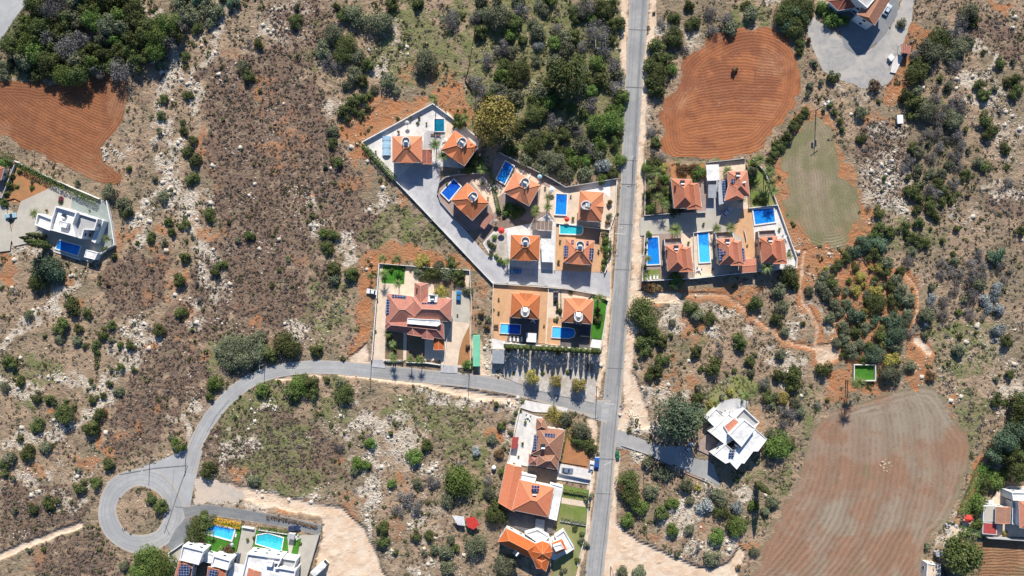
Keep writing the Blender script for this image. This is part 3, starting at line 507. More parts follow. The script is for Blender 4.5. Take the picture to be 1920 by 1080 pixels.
MR = [(1203, -160), (1202, -80), (1199, 0), (1191, 120), (1184, 236), (1178, 350), (1170, 472), (1164, 550), (1157, 650), (1149, 736), (1138, 844), (1133, 920), (1123, 1000), (1114, 1080), (1106, 1160), (1100, 1240)]
MW = [38, 38, 37, 34, 32, 29, 30, 31, 32, 34, 31, 31, 35, 34, 34, 34]
def resample(p, wd, k=6):
    P_, W_ = [], []
    for i in range(len(p) - 1):
        for j in range(k):
            u = j / k; P_.append((p[i][0] * (1 - u) + p[i + 1][0] * u, p[i][1] * (1 - u) + p[i + 1][1] * u)); W_.append(wd[i] * (1 - u) + wd[i + 1] * u)
    P_.append(p[-1]); W_.append(wd[-1])
    for _ in range(6): P_ = [P_[0]] + [((P_[i - 1][0] + P_[i][0] + P_[i + 1][0]) / 3, (P_[i - 1][1] + P_[i][1] + P_[i + 1][1]) / 3) for i in range(1, len(P_) - 1)] + [P_[-1]]
    return P_, W_
mp_, mw_ = resample(MR, MW)
mw_ = [x + rnd.uniform(-0.7, 0.7) for x in mw_]
def road_mat(name, c1, c2, patch):
    m, t, b = nodes(name); co = coords(t); uv = coords(t, 'UV'); sx = t.nodes.new('ShaderNodeSeparateXYZ'); t.links.new(uv, sx.inputs[0])
    n1 = noise(t, co, 0.5, 6, 0.7); n2 = noise(t, co, 0.07, 5, 0.65); n3 = noise(t, co, 2.4, 4, 0.8); au = mth(t, 'ABSOLUTE', sx.outputs[0])
    c = mixc(t, ramp(t, n1, 0.35, 0.65), c1, c2); c = mixc(t, mth(t, 'MULTIPLY', ramp(t, n2, 0.45, 0.6), 0.6), c, patch)
    lane = mth(t, 'SUBTRACT', 1.0, ramp(t, mth(t, 'ABSOLUTE', mth(t, 'SUBTRACT', mth(t, 'ABSOLUTE', mth(t, 'SUBTRACT', au, 0.47)), 0.16)), 0.02, 0.13)); c = mixc(t, mth(t, 'MULTIPLY', lane, 0.28), c, tuple(x * 0.6 for x in c2))
    c = mixc(t, mth(t, 'MULTIPLY', ramp(t, n3, 0.6, 0.7), 0.3), c, tuple(x * 0.5 for x in c2))
    dust = ramp(t, mth(t, 'ADD', au, mth(t, 'MULTIPLY', mth(t, 'SUBTRACT', n1, 0.5), 0.9)), 0.82, 1.02); c = mixc(t, mth(t, 'MULTIPLY', dust, 0.8), c, (0.48, 0.39, 0.29))
    t.links.new(c, b.inputs['Base Color']); b.inputs['Roughness'].default_value = 0.9; b.inputs['Specular IOR Level'].default_value = 0.2
road_mat('road_main', (0.37, 0.36, 0.345), (0.31, 0.305, 0.295), (0.25, 0.25, 0.248)); road_mat('road_pale', (0.42, 0.415, 0.40), (0.36, 0.36, 0.35), (0.30, 0.30, 0.30)); road_mat('road_dark', (0.22, 0.225, 0.225), (0.18, 0.185, 0.19), (0.26, 0.26, 0.25))
band('road', mp_, mw_, 'road_main', 0.06)
BR = [(1142, 772), (1100, 765), (1050, 750), (1000, 736), (940, 722), (880, 713), (800, 706), (720, 698), (640, 689), (590, 687), (540, 691), (500, 700), (470, 712), (440, 733), (412, 760), (388, 792), (370, 825), (360, 850), (350, 885)]
bp, bw = resample(BR, [44, 30, 28, 28, 27, 26, 26, 26, 26, 26, 25, 25, 26, 27, 27, 27, 27, 27, 30], 4)
bw = [x + rnd.uniform(-0.6, 0.6) for x in bw]
band('road', bp, bw, 'road_pale', 0.07)
k0 = [p for p in bp if 880 > p[0] > 690]
band('road', [p for p in bp if 1130 > p[0] > 693], 24, 'road_main', 0.085)
band('road', [(1110, 748), (1122, 762), (1124, 790)], [8, 14, 4], 'asphalt', 0.075)
cl = [(264 + 63 * math.cos(R(a_)), 958 + 63 * math.sin(R(a_))) for a_ in range(0, 361, 6)]
band('turning_circle', cl, [35 + 2 * math.sin(R(i * 31)) for i in range(len(cl))], 'road_pale', 0.05)
sheet('road', [(197, 905), (240, 885), (300, 864), (345, 843), (352, 838), (380, 845), (370, 885), (362, 920), (357, 948), (350, 968), (330, 992), (312, 1018), (303, 1010), (318, 975), (317, 940), (305, 917), (284, 906), (255, 906), (230, 920)], 'asphalt_pale', 0.04)
sheet('driveway', [(357, 950), (350, 969), (330, 992), (314, 1022), (322, 1034), (350, 1012), (365, 985), (352, 968)], 'asphalt_dark', 0.075)
band('road', smooth([(345, 962), (372, 955), (410, 958), (460, 966), (520, 976), (560, 984), (602, 994)], False), 21, 'road_dark', 0.095)
sheet('road', smooth([(1150, 800), (1200, 822), (1240, 838), (1285, 835), (1296, 842), (1302, 862), (1335, 862), (1347, 900), (1352, 914), (1330, 902), (1300, 890), (1270, 876), (1235, 862), (1200, 845), (1140, 836)], True, 1), 'asphalt', 0.05)
sheet('road', [(-60, -60), (80, -60), (54, 0), (27, 36), (6, 68), (-12, 92), (-60, 150)], 'asphalt_pale', 0.05)
sheet('gravel_yard', smooth([(1520, 30), (1540, 40), (1575, 70), (1606, 100), (1640, 90), (1685, 30), (1700, -60), (1716, -60), (1712, 30), (1700, 62), (1690, 90), (1680, 132), (1660, 165), (1620, 168), (1580, 150), (1545, 138), (1530, 104), (1512, 60)], True, 1), 'gravel', 0.035, jit=2.0)
sheet('driveway', [(1560, -60), (1568, 40), (1584, 90), (1609, 107), (1650, 76), (1682, 30), (1692, -60)], 'asphalt_dark', 0.055)
sheet('gravel_track', smooth([(374, 892), (420, 905), (470, 930), (440, 942), (390, 940), (362, 950), (368, 915)], True, 1), 'gravel_sandy', 0.035, jit=3.0, step=4)
# trench seams, joints and road markings
def seam(pts, wd=1.0, m='tar', z=0.11, nm='road_seam'): band(nm, pts, wd, m, z, occ=False)
for y in (55, 163, 300, 345, 420, 505, 690, 860, 925):
    x = np.interp(y, [p[1] for p in MR], [p[0] for p in MR]); hw = np.interp(y, [p[1] for p in MR], MW) / 2 - 1
    seam([(x - hw, y), (x + hw, y + 1.5)], rnd.choice([1.0, 1.6]))
off = [(p[0] + 8, p[1]) for p in mp_]
seam([p for p in off if -60 < p[1] < 730], 3.4, 'asphalt_dark', 0.09); seam([p for p in [(q[0] + 11, q[1]) for q in mp_] if 250 < p[1] < 1100], 1.0)
seam([(1153, 438), (1172, 439)], 1.4, 'road_paint', nm='stop_line'); seam([(1134, 757), (1152, 758)], 1.6, 'road_paint', nm='stop_line'); seam([(1133, 872), (1146, 866)], 1.2, 'road_paint', nm='stop_line'); seam([(1194, 422), (1204, 437)], 1.2, 'road_paint', nm='stop_line')
seam([(223, 890), (290, 878), (350, 873)], 1.6); seam([(352, 873), (340, 905), (325, 950), (308, 1000)], 1.5); seam([(328, 950), (352, 953)], 1.2); seam([(310, 985), (318, 1003)], 1.0); seam([(326, 880), (320, 955)], 0.8, 'asphalt')
seam(smooth([(400, 745), (375, 790), (350, 850), (345, 875)], False), 0.9, 'asphalt'); seam([(430, 750), (405, 780), (388, 810)], 1.3, 'asphalt_dark')
for x, y in ((1122, 818), (1131, 741), (1126, 735), (1139, 742)):
    b = MB().cyl((*W2(x, y), 0.1), 0.38, 0.015, 14); tag(b.build('manhole_cover', 'tar'), kind='structure')
# ---------------------------------------------------------------- plots: paving, decks, lawns
mat('pave_cream', (0.72, 0.58, 0.44), (0.64, 0.51, 0.38), 0.7, 0.85, big=((0.48, 0.39, 0.30), 0.3, 0.4))
mat('pave_white', (0.72, 0.69, 0.65), (0.64, 0.61, 0.57), 0.7, 0.85, big=((0.45, 0.43, 0.41), 0.25, 0.5))
mat('pave_grey', (0.49, 0.485, 0.485), (0.42, 0.415, 0.415), 0.6, 0.9, big=((0.32, 0.31, 0.32), 0.15, 0.6))
mat('pave_beige', (0.49, 0.45, 0.38), (0.43, 0.40, 0.33), 0.5, 0.9, big=((0.38, 0.35, 0.30), 0.15, 0.6))
mat('pave_orange', (0.62, 0.37, 0.20), (0.55, 0.32, 0.17), 0.8, 0.85, big=((0.45, 0.27, 0.16), 0.3, 0.4))
mat('pave_rose', (0.36, 0.27, 0.23), (0.30, 0.225, 0.195), 0.7, 0.9, big=((0.25, 0.19, 0.17), 0.3, 0.5))
mat('deck_dark', (0.13, 0.12, 0.125), (0.10, 0.095, 0.10), 1.0, 0.8, big=((0.17, 0.15, 0.14), 0.3, 0.5))
mat('deck_brown', (0.25, 0.18, 0.14), (0.20, 0.145, 0.115), 1.0, 0.8)
mat('pave_teal', (0.30, 0.34, 0.32), (0.25, 0.29, 0.27), 0.6, 0.85, big=((0.22, 0.25, 0.24), 0.25, 0.5))
mat('turf', (0.06, 0.20, 0.02), (0.045, 0.155, 0.015), 0.8, 0.95)
mat('lawn', (0.17, 0.22, 0.05), (0.13, 0.18, 0.04), 0.5, 0.95, 0.2, big=((0.26, 0.23, 0.10), 0.15, 0.6))
mat('bed_soil', (0.25, 0.16, 0.10), (0.17, 0.12, 0.08), 0.9, 0.95, 0.3, big=((0.12, 0.12, 0.06), 0.3, 0.5))
mat('red_bed', (0.42, 0.19, 0.08), (0.34, 0.16, 0.075), 0.5, 0.95, 0.3, big=((0.20, 0.18, 0.07), 0.12, 0.6))
mat('white_gravel', (0.56, 0.52, 0.47), (0.40, 0.365, 0.32), 0.9, 0.95, 0.3, big=((0.33, 0.27, 0.20), 0.2, 0.6))
def pv(nm, m, pts, z=None, jit=0): return sheet(nm, pts, m, z, jit=jit, step=5)
LZ = iter(0.10 + 0.005 * i for i in range(200))
def P_(nm, m, *pts): return sheet(nm, list(pts), m, next(LZ))
P_('patio', 'pave_white', (682, 268), (812, 197), (862, 234), (900, 262), (896, 280), (870, 316), (826, 312), (800, 316), (742, 337))
P_('driveway', 'pave_grey', (742, 338), (775, 306), (826, 306), (824, 345), (820, 370), (848, 408), (870, 428), (905, 470), (925, 490), (960, 500), (1060, 507), (1143, 511), (1144, 558), (1118, 551), (1062, 541), (1000, 535), (925, 531))
P_('patio', 'pave_cream', (838, 208), (862, 234), (852, 244), (826, 276), (836, 250), (838, 225))
P_('patio', 'pave_grey', (800, 245), (836, 248), (824, 275), (808, 262), (808, 306), (792, 306), (795, 250))
P_('patio', 'pave_rose', (819, 356), (824, 342), (836, 333), (858, 328), (902, 326), (918, 322), (937, 395), (918, 428), (905, 455), (880, 432), (850, 405), (826, 378))
P_('patio', 'pave_cream', (884, 342), (905, 330), (918, 345), (932, 392), (925, 400), (917, 382))
P_('patio', 'pave_rose', (926, 300), (936, 288), (1034, 336), (1042, 352), (1032, 396), (1000, 424), (960, 404), (940, 398), (922, 330))
P_('patio', 'pave_cream', (932, 342), (945, 352), (968, 312), (1000, 330), (1014, 345), (1030, 352), (1026, 395), (1008, 400), (1014, 350), (992, 388), (944, 362), (930, 372))
P_('patio', 'pave_cream', (1030, 345), (1062, 352), (1156, 337), (1152, 400), (1142, 430), (1042, 418), (1028, 396), (1034, 360))
P_('patio', 'white', (1086, 352), (1112, 342), (1144, 338), (1144, 370), (1134, 362), (1090, 358))
P_('driveway', 'deck_brown', (880, 432), (918, 428), (960, 404), (1000, 420), (1026, 400), (1042, 418), (1000, 428), (960, 432), (925, 436), (905, 456))
P_('patio', 'pave_white', (905, 456), (925, 434), (950, 428), (1000, 418), (1026, 400), (1042, 418), (1040, 507), (960, 500), (925, 490))
P_('garden_bed', 'white_gravel', (908, 456), (925, 438), (950, 436), (955, 495), (930, 490))
P_('patio', 'pave_orange', (1043, 420), (1143, 430), (1137, 500), (1130, 511), (1041, 507))
P_('deck', 'deck_brown', (1088, 424), (1126, 426), (1126, 462), (1115, 450), (1062, 444), (1088, 440))
P_('patio', 'pave_orange', (925, 533), (1028, 540), (1022, 644), (947, 640), (925, 634))
P_('deck', 'deck_dark', (955, 592), (1012, 596), (1009, 645), (949, 641), (954, 626))
P_('path', 'pave_cream', (1028, 540), (1051, 542), (1047, 648), (1022, 645))
P_('patio', 'pave_cream', (1052, 543), (1112, 552), (1108, 612), (1052, 605), (1048, 647), (1055, 648))
P_('patio', 'pave_orange', (1028, 596), (1056, 598), (1052, 647), (1024, 644))
P_('deck', 'deck_dark', (1053, 600), (1110, 604), (1105, 652), (1050, 648))
P_('lawn', 'turf', (1111, 556), (1138, 562), (1130, 636), (1108, 634)); P_('patio', 'white', (1110, 636), (1128, 638), (1126, 653), (1106, 651))
P_('garden_bed', 'white_gravel', (944, 645), (1125, 656), (1114, 756), (1060, 744), (1000, 730), (945, 708))
P_('patio', 'pave_white', (923, 634), (947, 640), (946, 655), (923, 654))
P_('patio', 'pave_cream', (713, 495), (880, 507), (881, 690), (828, 688), (826, 676), (700, 675))
P_('lawn', 'turf', (719, 497), (760, 499), (758, 533), (716, 531)); P_('garden_bed', 'bed_soil', (785, 502), (872, 508), (872, 530), (854, 536), (852, 562), (845, 560), (815, 545), (813, 533), (784, 528))
P_('driveway', 'pave_beige', (849, 545), (880, 547), (879, 606), (848, 602)); P_('garden_bed', 'red_bed', (880, 610), (868, 635), (862, 655), (858, 684), (881, 686))
P_('garden_bed', 'bed_soil', (723, 612), (757, 612), (756, 674), (722, 673)); P_('garden_bed', 'bed_soil', (763, 620), (797, 620), (796, 678), (762, 677))
P_('driveway', 'pave_grey', (698, 674), (722, 675), (722, 690), (698, 688)); P_('driveway', 'pave_grey', (828, 684), (858, 686), (858, 700), (826, 698))
# east plots
P_('garden_bed', 'bed_soil', (1209, 300), (1235, 290), (1255, 312), (1256, 396), (1209, 403)); P_('patio', 'pave_rose', (1255, 333), (1324, 306), (1324, 398), (1256, 402))
P_('garden_bed', 'red_bed', (1256, 312), (1322, 306), (1324, 334), (1258, 336)); P_('patio', 'pave_cream', (1324, 306), (1396, 300), (1402, 392), (1324, 396)); P_('driveway', 'pave_grey', (1326, 336), (1347, 338), (1347, 398), (1324, 398))
P_('lawn', 'lawn', (1402, 300), (1418, 300), (1448, 372), (1454, 384), (1408, 390), (1406, 330))
P_('driveway', 'pave_beige', (1200, 408), (1256, 402), (1392, 390), (1394, 430), (1330, 434), (1298, 438), (1200, 442))
P_('patio', 'pave_rose', (1208, 440), (1298, 436), (1298, 522), (1203, 527)); P_('patio', 'pave_cream', (1276, 436), (1298, 436), (1302, 505), (1292, 470), (1278, 460))
P_('patio', 'pave_cream', (1298, 436), (1342, 434), (1342, 516), (1300, 521)); P_('patio', 'pave_beige', (1336, 434), (1395, 430), (1395, 512), (1336, 516))
P_('patio', 'pave_orange', (1372, 432), (1393, 392), (1410, 392), (1414, 440), (1418, 508), (1392, 511), (1394, 450)); P_('patio', 'pave_white', (1409, 391), (1455, 386), (1491, 484), (1490, 501), (1418, 508), (1413, 440))
P_('lawn', 'lawn', (1210, 506), (1238, 505), (1238, 522), (1205, 525))
# south plots
P_('patio', 'pave_white', (972, 767), (1012, 782), (996, 876), (952, 866)); P_('driveway', 'pave_white', (985, 750), (1065, 765), (1062, 775), (1000, 772), (975, 764))
P_('lawn', 'red_bed', (1060, 800), (1078, 800), (1102, 838), (1100, 874), (1050, 866)); P_('driveway', 'pave_white', (1048, 868), (1108, 880), (1106, 908), (1040, 898)); P_('patio', 'deck_brown', (990, 872), (1046, 884), (1042, 912), (976, 892))
P_('lawn', 'lawn', (1052, 908), (1104, 918), (1099, 984), (1046, 976)); P_('garden_bed', 'lawn_wild', (1046, 976), (1099, 984), (1096, 1010), (1078, 1085), (1034, 1085)); P_('path', 'pave_cream', (1053, 932), (1098, 940), (1097, 950), (1052, 943))
P_('patio', 'deck_dark', (945, 958), (1040, 972), (1035, 1000), (985, 998), (958, 985)); P_('patio', 'pave_white', (950, 985), (985, 1002), (1008, 992), (1032, 1006), (1057, 993), (1077, 1028), (1040, 1050), (990, 1030))
P_('patio', 'pave_grey', (1340, 766), (1352, 752), (1380, 746), (1402, 752), (1398, 768), (1376, 784)); P_('patio', 'pave_rose', (1308, 830), (1326, 812), (1348, 830), (1335, 856), (1310, 844))
P_('garden_bed', 'red_bed', (33, 310), (90, 345), (103, 350), (40, 378), (28, 372), (12, 376)); P_('patio', 'pave_beige', (103, 349), (40, 378), (30, 410), (20, 445), (28, 462), (85, 448), (100, 470), (172, 492), (218, 460), (204, 378), (188, 374), (150, 358))
P_('patio', 'pave_teal', (138, 366), (188, 378), (204, 382), (216, 455), (180, 480), (178, 412), (134, 390))
P_('driveway', 'pave_beige', (320, 1034), (352, 1015), (362, 1010), (348, 1100), (338, 1100)); P_('lawn', 'turf', (385, 975), (455, 985), (442, 1040), (376, 1030)); P_('driveway', 'pave_beige', (455, 988), (482, 990), (456, 1100), (432, 1100))
P_('lawn', 'turf', (482, 992), (566, 1002), (556, 1046), (472, 1036)); P_('driveway', 'pave_beige', (540, 1010), (568, 1002), (598, 1002), (572, 1100), (545, 1100)); P_('lawn', 'turf', (553, 1012), (566, 1008), (558, 1044), (546, 1040))
P_('patio', 'pave_cream', (1806, 972), (1822, 958), (1845, 955), (1868, 920), (1890, 910), (1980, 912), (1980, 1008), (1840, 1004), (1795, 998)); P_('lawn', 'turf', (1838, 868), (1868, 885), (1850, 892), (1832, 880)); P_('patio', 'pave_cream', (1736, 1050), (1764, 1056), (1764, 1100), (1732, 1100))
P_('patio', 'pave_beige', (-60, 380), (12, 384), (24, 440), (20, 470), (-60, 480)); P_('patio', 'pave_rose', (-60, 290), (20, 312), (6, 372), (-60, 370))
P_('concrete_pad', 'pave_cream', (1780, 985), (1800, 990), (1796, 1008), (1770, 1012)); P_('concrete_pad', 'pave_white', (1672, 118), (1684, 100), (1692, 108), (1678, 138), (1668, 136))
# ---------------------------------------------------------------- pools
def water(name, c1, c2):
    m, t, b = nodes(name); co = coords(t, 'Generated'); w3 = coords(t)
    sx = t.nodes.new('ShaderNodeSeparateXYZ'); t.links.new(co, sx.inputs[0])
    f = ramp(t, mth(t, 'ADD', sx.outputs[1], mth(t, 'MULTIPLY', mth(t, 'SUBTRACT', noise(t, w3, .5, 3), .5), .8)), .5, .72)
    c = mixc(t, f, c1, c2); vo = t.nodes.new('ShaderNodeTexVoronoi'); vo.feature = 'SMOOTH_F1'; vo.inputs['Scale'].default_value = 1.3; t.links.new(w3, vo.inputs['Vector']); c = mixc(t, mth(t, 'MULTIPLY', ramp(t, vo.outputs['Distance'], .3, .7), .25), c, tuple(min(x * 1.5 + .03, 1) for x in c1))  # voronoi cells paint a bright caustic light network into the water colour
    t.links.new(c, b.inputs['Base Color']); b.inputs['Roughness'].default_value = .06; b.inputs['Specular IOR Level'].default_value = .5
    bump(t, b, noise(t, w3, 1.6, 3, .6), .12, .1); return m
water('water_blue', (0.012, 0.23, 0.66), (0.008, 0.13, 0.52)); water('water_light', (0.06, 0.50, 0.84), (0.02, 0.25, 0.72)); water('water_teal', (0.035, 0.46, 0.52), (0.03, 0.38, 0.47)); water('water_deep', (0.006, 0.14, 0.22), (0.008, 0.17, 0.27)); water('water_navy', (0.008, 0.10, 0.50), (0.006, 0.06, 0.40))
mat('coping', (0.76, 0.74, 0.70), (0.66, 0.64, 0.60), 1.0, 0.7); mat('pool_steps', (0.10, 0.55, 0.80), (0.08, 0.48, 0.74), 1.0, 0.2)
def pool(pts, m, label, cop=2.0, steps=None, group='swimming pools of the villas'):
    cx, cy = sum(p[0] for p in pts) / len(pts), sum(p[1] for p in pts) / len(pts); O = W(cx, cy)
    t_ = thing('swimming_pool', label, 'swimming pool', O, 0, group); fillpoly(OCC, pts)
    n = len(pts); c_ = [W2(*p) for p in pts]
    if area(c_) < 0: c_ = c_[::-1]
    d = cop * MPP; outp = []
    for i in range(n):
        a_, b_, e_ = Vector(c_[i - 1]), Vector(c_[i]), Vector(c_[(i + 1) % n]); n1 = Vector(((b_ - a_).y, -(b_ - a_).x)).normalized(); n2 = Vector(((e_ - b_).y, -(e_ - b_).x)).normalized()
        k = (n1 + n2) / max(1 + n1.dot(n2), .3); outp.append(tuple(b_ + k * d))
    b = MB((O[0], O[1], 0)); z0, z1 = 0.4, 0.72
    vs = [(x, y, z1) for x, y in c_] + [(x, y, z1) for x, y in outp] + [(x, y, z0 - .35) for x, y in outp] + [(x, y, z0) for x, y in c_]
    fs = []
    for i in range(n):
        j = (i + 1) % n; fs += [(i, n + i, n + j, j), (n + i, 2 * n + i, 2 * n + j, n + j), (i, j, 3 * n + j, 3 * n + i)]
    b.add(vs, fs).build('coping', 'coping', t_)
    MB((O[0], O[1], 0)).poly([(x, y, z0 + .12) for x, y in c_]).build('water', m, t_)
    if steps: MB((O[0], O[1], 0)).poly([(*W2(*p), z0 + .14) for p in steps]).build('steps', 'pool_steps', t_)
    return t_
pool([(815, 224), (833, 224), (833, 247), (815, 247)], 'water_deep', 'small dark teal pool under the tall palm at the top of the grey-white patio', 1.2)
pool([(851, 337), (864, 350), (842, 376), (828, 362)], 'water_navy', 'deep blue pool inside the curved plot, left of the orange-roofed villa')
pool([(948, 303), (963, 312), (946, 345), (931, 336)], 'water_blue', 'blue pool slanting beside the pinkish patio below the wood')
pool([(1043, 364), (1063, 365), (1061, 403), (1041, 402)], 'water_blue', 'upright blue pool on cream paving near the foot of the wood')
pool([(1050, 421)] + [(1087 + 5 * math.cos(R(a_)), 431 - 8.5 * math.sin(R(a_))) for a_ in (75, 40, 0, -40, -75)] + [(1050, 438)], 'water_teal', 'turquoise pool with one rounded end above the solar-panelled villa')
pool([(939, 607), (976, 609), (975, 626), (938, 624)], 'water_navy', 'blue pool between orange paving and dark deck, left of the white canopy', 1.2, [(940, 608), (953, 609), (952, 625), (939, 624)])
pool([(1036, 613), (1068, 615)] + [(1070 + 8 * math.cos(R(a_)), 624 - 9 * math.sin(R(a_))) for a_ in (50, 0, -50)] + [(1066, 634), (1035, 632)], 'water_blue', 'blue pool with pale steps and rounded end beside the black pergola', 1.4, [(1037, 614), (1051, 615), (1050, 632), (1036, 631)])
pool([(1214, 446), (1233, 445), (1236, 495), (1213, 496)], 'water_blue', 'long deep blue pool nearest the main road')
pool([(1308, 437), (1327, 437), (1330, 491), (1311, 492)], 'water_light', 'long pale blue pool between two villas south of the shared drive', 2.2)
pool([(1411, 393), (1449, 391), (1452, 416), (1415, 421)], 'water_blue', 'wide blue pool on white paving beside the triangular grass field', 2.4)
pool([(393, 982), (441, 992), (435, 1012), (389, 999)], 'water_light', 'bright blue pool below the strip of yellow flowers', 2.4)
pool([(483, 1003), (503, 999), (532, 1008), (528, 1032), (481, 1018)], 'water_teal', 'five-sided turquoise pool in the green turf garden', 1.6)
pool([(113, 451), (153, 462), (147, 479), (107, 466)], 'water_blue', 'blue pool on the shaded terrace of the white villa by the left edge', 2.0)
# ---------------------------------------------------------------- houses
def inset(pts, d):
    n = len(pts); out = []
    if area(pts) < 0: pts = pts[::-1]
    for i in range(n):
        a_, b_, e_ = Vector(pts[i - 1]), Vector(pts[i]), Vector(pts[(i + 1) % n]); n1 = Vector(((b_ - a_).y, -(b_ - a_).x)).normalized(); n2 = Vector(((e_ - b_).y, -(e_ - b_).x)).normalized()
        k = (n1 + n2) / max(1 + n1.dot(n2), .35); out.append(tuple(b_ - k * d))
    return out
bw = MB(); bw.box((0, 0, 0), (1.3, .09, 1.25)); _f = bw.build('frame', 'white'); FRAME = _f.data; bpy.data.objects.remove(_f)
bw = MB(); bw.box((0, -.02, .09), (1.12, .09, 1.07)); _f = bw.build('window', 'glass_dark'); PANE = _f.data; bpy.data.objects.remove(_f)
bw = MB(); bw.box((0, -.01, 0), (1.1, .1, 2.1)); _f = bw.build('door', 'timber'); DOOR = _f.data; bpy.data.objects.remove(_f)
class House:
    def __init__(s, name, label, px, py, wall='plaster', group=None, cat='house'):
        s.O = W(px, py); s.root = thing(name, label, cat, (s.O[0], s.O[1], 0), 0, group); s.wallm = wall; s.walls = MB((s.O[0], s.O[1], 0)); s.roofs = {}; s.ridges = MB((s.O[0], s.O[1], 0)); s.edges = []; s.fasc = MB((s.O[0], s.O[1], 0))
    def mb(s): return MB((s.O[0], s.O[1], 0))
    def hip(s, q, z, rise, ins=None, m='tile_orange', ovh=.5, ridgem=None, wall=True, axis=None, cap=.09):
        """hipped roof over a pixel quad seen at eave height z; ins=0 gives gables"""
        c_ = [W2(*p, z) for p in q]
        if area(c_) < 0: c_ = c_[::-1]
        v = [Vector(p) for p in c_]; l0, l1 = (v[1] - v[0]).length + (v[3] - v[2]).length, (v[2] - v[1]).length + (v[0] - v[3]).length
        if (l0 < l1 if axis is None else axis): v = v[1:] + v[:1]; l0, l1 = l1, l0
        a_, b_ = (v[0] + v[3]) / 2, (v[1] + v[2]) / 2; L = (b_ - a_).length; ii = min(l1 / 4 if ins is None else ins, L / 2 - .02); d = (b_ - a_).normalized(); r0, r1 = a_ + d * ii, b_ - d * ii
        vs = [(p.x, p.y, z) for p in v] + [(r0.x, r0.y, z + rise), (r1.x, r1.y, z + rise)]
        rb = s.roofs.setdefault(m, s.mb()); rb.add(vs, [(0, 1, 5, 4), (2, 3, 4, 5), (1, 2, 5), (3, 0, 4)]); rb.add([(x, y, z - .02) for x, y, _ in vs[:4]], [(3, 2, 1, 0)])
        e_ = .03
        for i, j in ((0, 4), (3, 4), (1, 5), (2, 5), (4, 5)):
            p, q_ = Vector(vs[i]), Vector(vs[j])
            if (p - q_).length > .3: s.ridges.tube([p + Vector((0, 0, e_)), q_ + Vector((0, 0, e_))], cap, 5)
        for i in range(4):
            p, q_ = vs[i], vs[(i + 1) % 4]; mid = ((p[0] + q_[0]) / 2, (p[1] + q_[1]) / 2, z - .18); L_ = math.hypot(p[0] - q_[0], p[1] - q_[1]); s.fasc.box(mid, (L_, .06, .2), math.atan2(q_[1] - p[1], q_[0] - p[0]))
        if wall: s.block([(p.x, p.y) for p in v], z - .03, inset_d=ovh)
        return s
    def block(s, c_, z, inset_d=0.0, z0=0.0, win=True):
        w_ = inset(c_, inset_d) if inset_d else c_
        fillpoly(OCC, [(x / MPP + 960, 540 - y / MPP) for x, y in c_])
        s.walls.prism(w_, z0, z)
        if win and z - z0 > 2.3:
            if area(w_) < 0: w_ = w_[::-1]
            for i in range(len(w_)): s.edges.append((w_[i], w_[(i + 1) % len(w_)], z0, z))
    def flat(s, q, z, floor='white_roof', par=.35, pw=.22, z0=0.0):
        """flat roof with a parapet over a pixel polygon seen at height z"""
        c_ = [W2(*p, z) for p in q]
        if area(c_) < 0: c_ = c_[::-1]
        s.block(c_, z, 0, z0); b = s.mb(); inn = inset(c_, pw); n = len(c_)
        b.poly([(x, y, z + .02) for x, y in inn]); b.build('flat_roof', floor, s.root)
        if par:
            b = s.mb(); vs = [(x, y, z + par) for x, y in c_] + [(x, y, z + par) for x, y in inn] + [(x, y, z - .1) for x, y in [(p[0], p[1]) for p in inset(c_, -.02)]] + [(x, y, z) for x, y in inn]
            fs = []
            for i in range(n):
                j = (i + 1) % n; fs += [(i, j, n + j, n + i), (2 * n + i, 2 * n + j, j, i), (n + i, n + j, 3 * n + j, 3 * n + i)]
            b.add(vs, fs); b.build('parapet', 'white', s.root)
        return s
    def part(s, name, b, m): return b.build(name, m, s.root)
    def panels(s, q, z, nx, ny, tilt=0, m='solar', name='solar_panel'):
        """array of solar panels over a pixel quad, each panel lifted off the roof"""
        c_ = [Vector(W2(*p, z)) for p in q]
        zz = z if isinstance(tilt, (int, float)) else z
        for i in range(nx):
            for j in range(ny):
                def pt(u, v): return c_[0] * (1 - u) * (1 - v) + c_[1] * u * (1 - v) + c_[2] * u * v + c_[3] * (1 - u) * v
                g_ = .05; us = ((i + g_) / nx, (i + 1 - g_) / nx); vv = ((j + g_) / ny, (j + 1 - g_) / ny); b = s.mb()
                P4 = [pt(us[0], vv[0]), pt(us[1], vv[0]), pt(us[1], vv[1]), pt(us[0], vv[1])]; zs = [zz + tilt * (1 - v_) for v_ in (vv[0], vv[0], vv[1], vv[1])]
                top = [(p.x, p.y, h_ + .08) for p, h_ in zip(P4, zs)]; bot = [(p.x, p.y, h_ - .02) for p, h_ in zip(P4, zs)]
                if area([(p[0], p[1]) for p in top]) < 0: top, bot = top[::-1], bot[::-1]
                b.add(top + bot, [(0, 1, 2, 3), (0, 4, 5, 1), (1, 5, 6, 2), (2, 6, 7, 3), (3, 7, 4, 0)]); b.build(name, m, s.root)
    def tank(s, px, py, z, rot=0, panel=True, name='water_tank'):
        x, y, _ = W(px, py, z); b = s.mb(); c_, s_ = math.cos(rot), math.sin(rot)
        b.tube([(x - .7 * c_, y - .7 * s_, z + .75), (x + .7 * c_, y + .7 * s_, z + .75)], .33, 12); b.box((x, y, z), (1.1, .5, .5), rot); b.build(name, 'white', s.root)
        if panel:
            b = s.mb(); dx, dy = s_ * 1.0, -c_ * 1.0
            q_ = [(-.9, -.45), (.9, -.45), (.9, .55), (-.9, .55)]; vs = [(x - dx + u * c_ - v * s_, y - dy + u * s_ + v * c_, z + .25 + (v + .5) * -.3 + .35) for u, v in q_]; b.poly(vs); b.build('solar_collector', 'glass_dark', s.root)
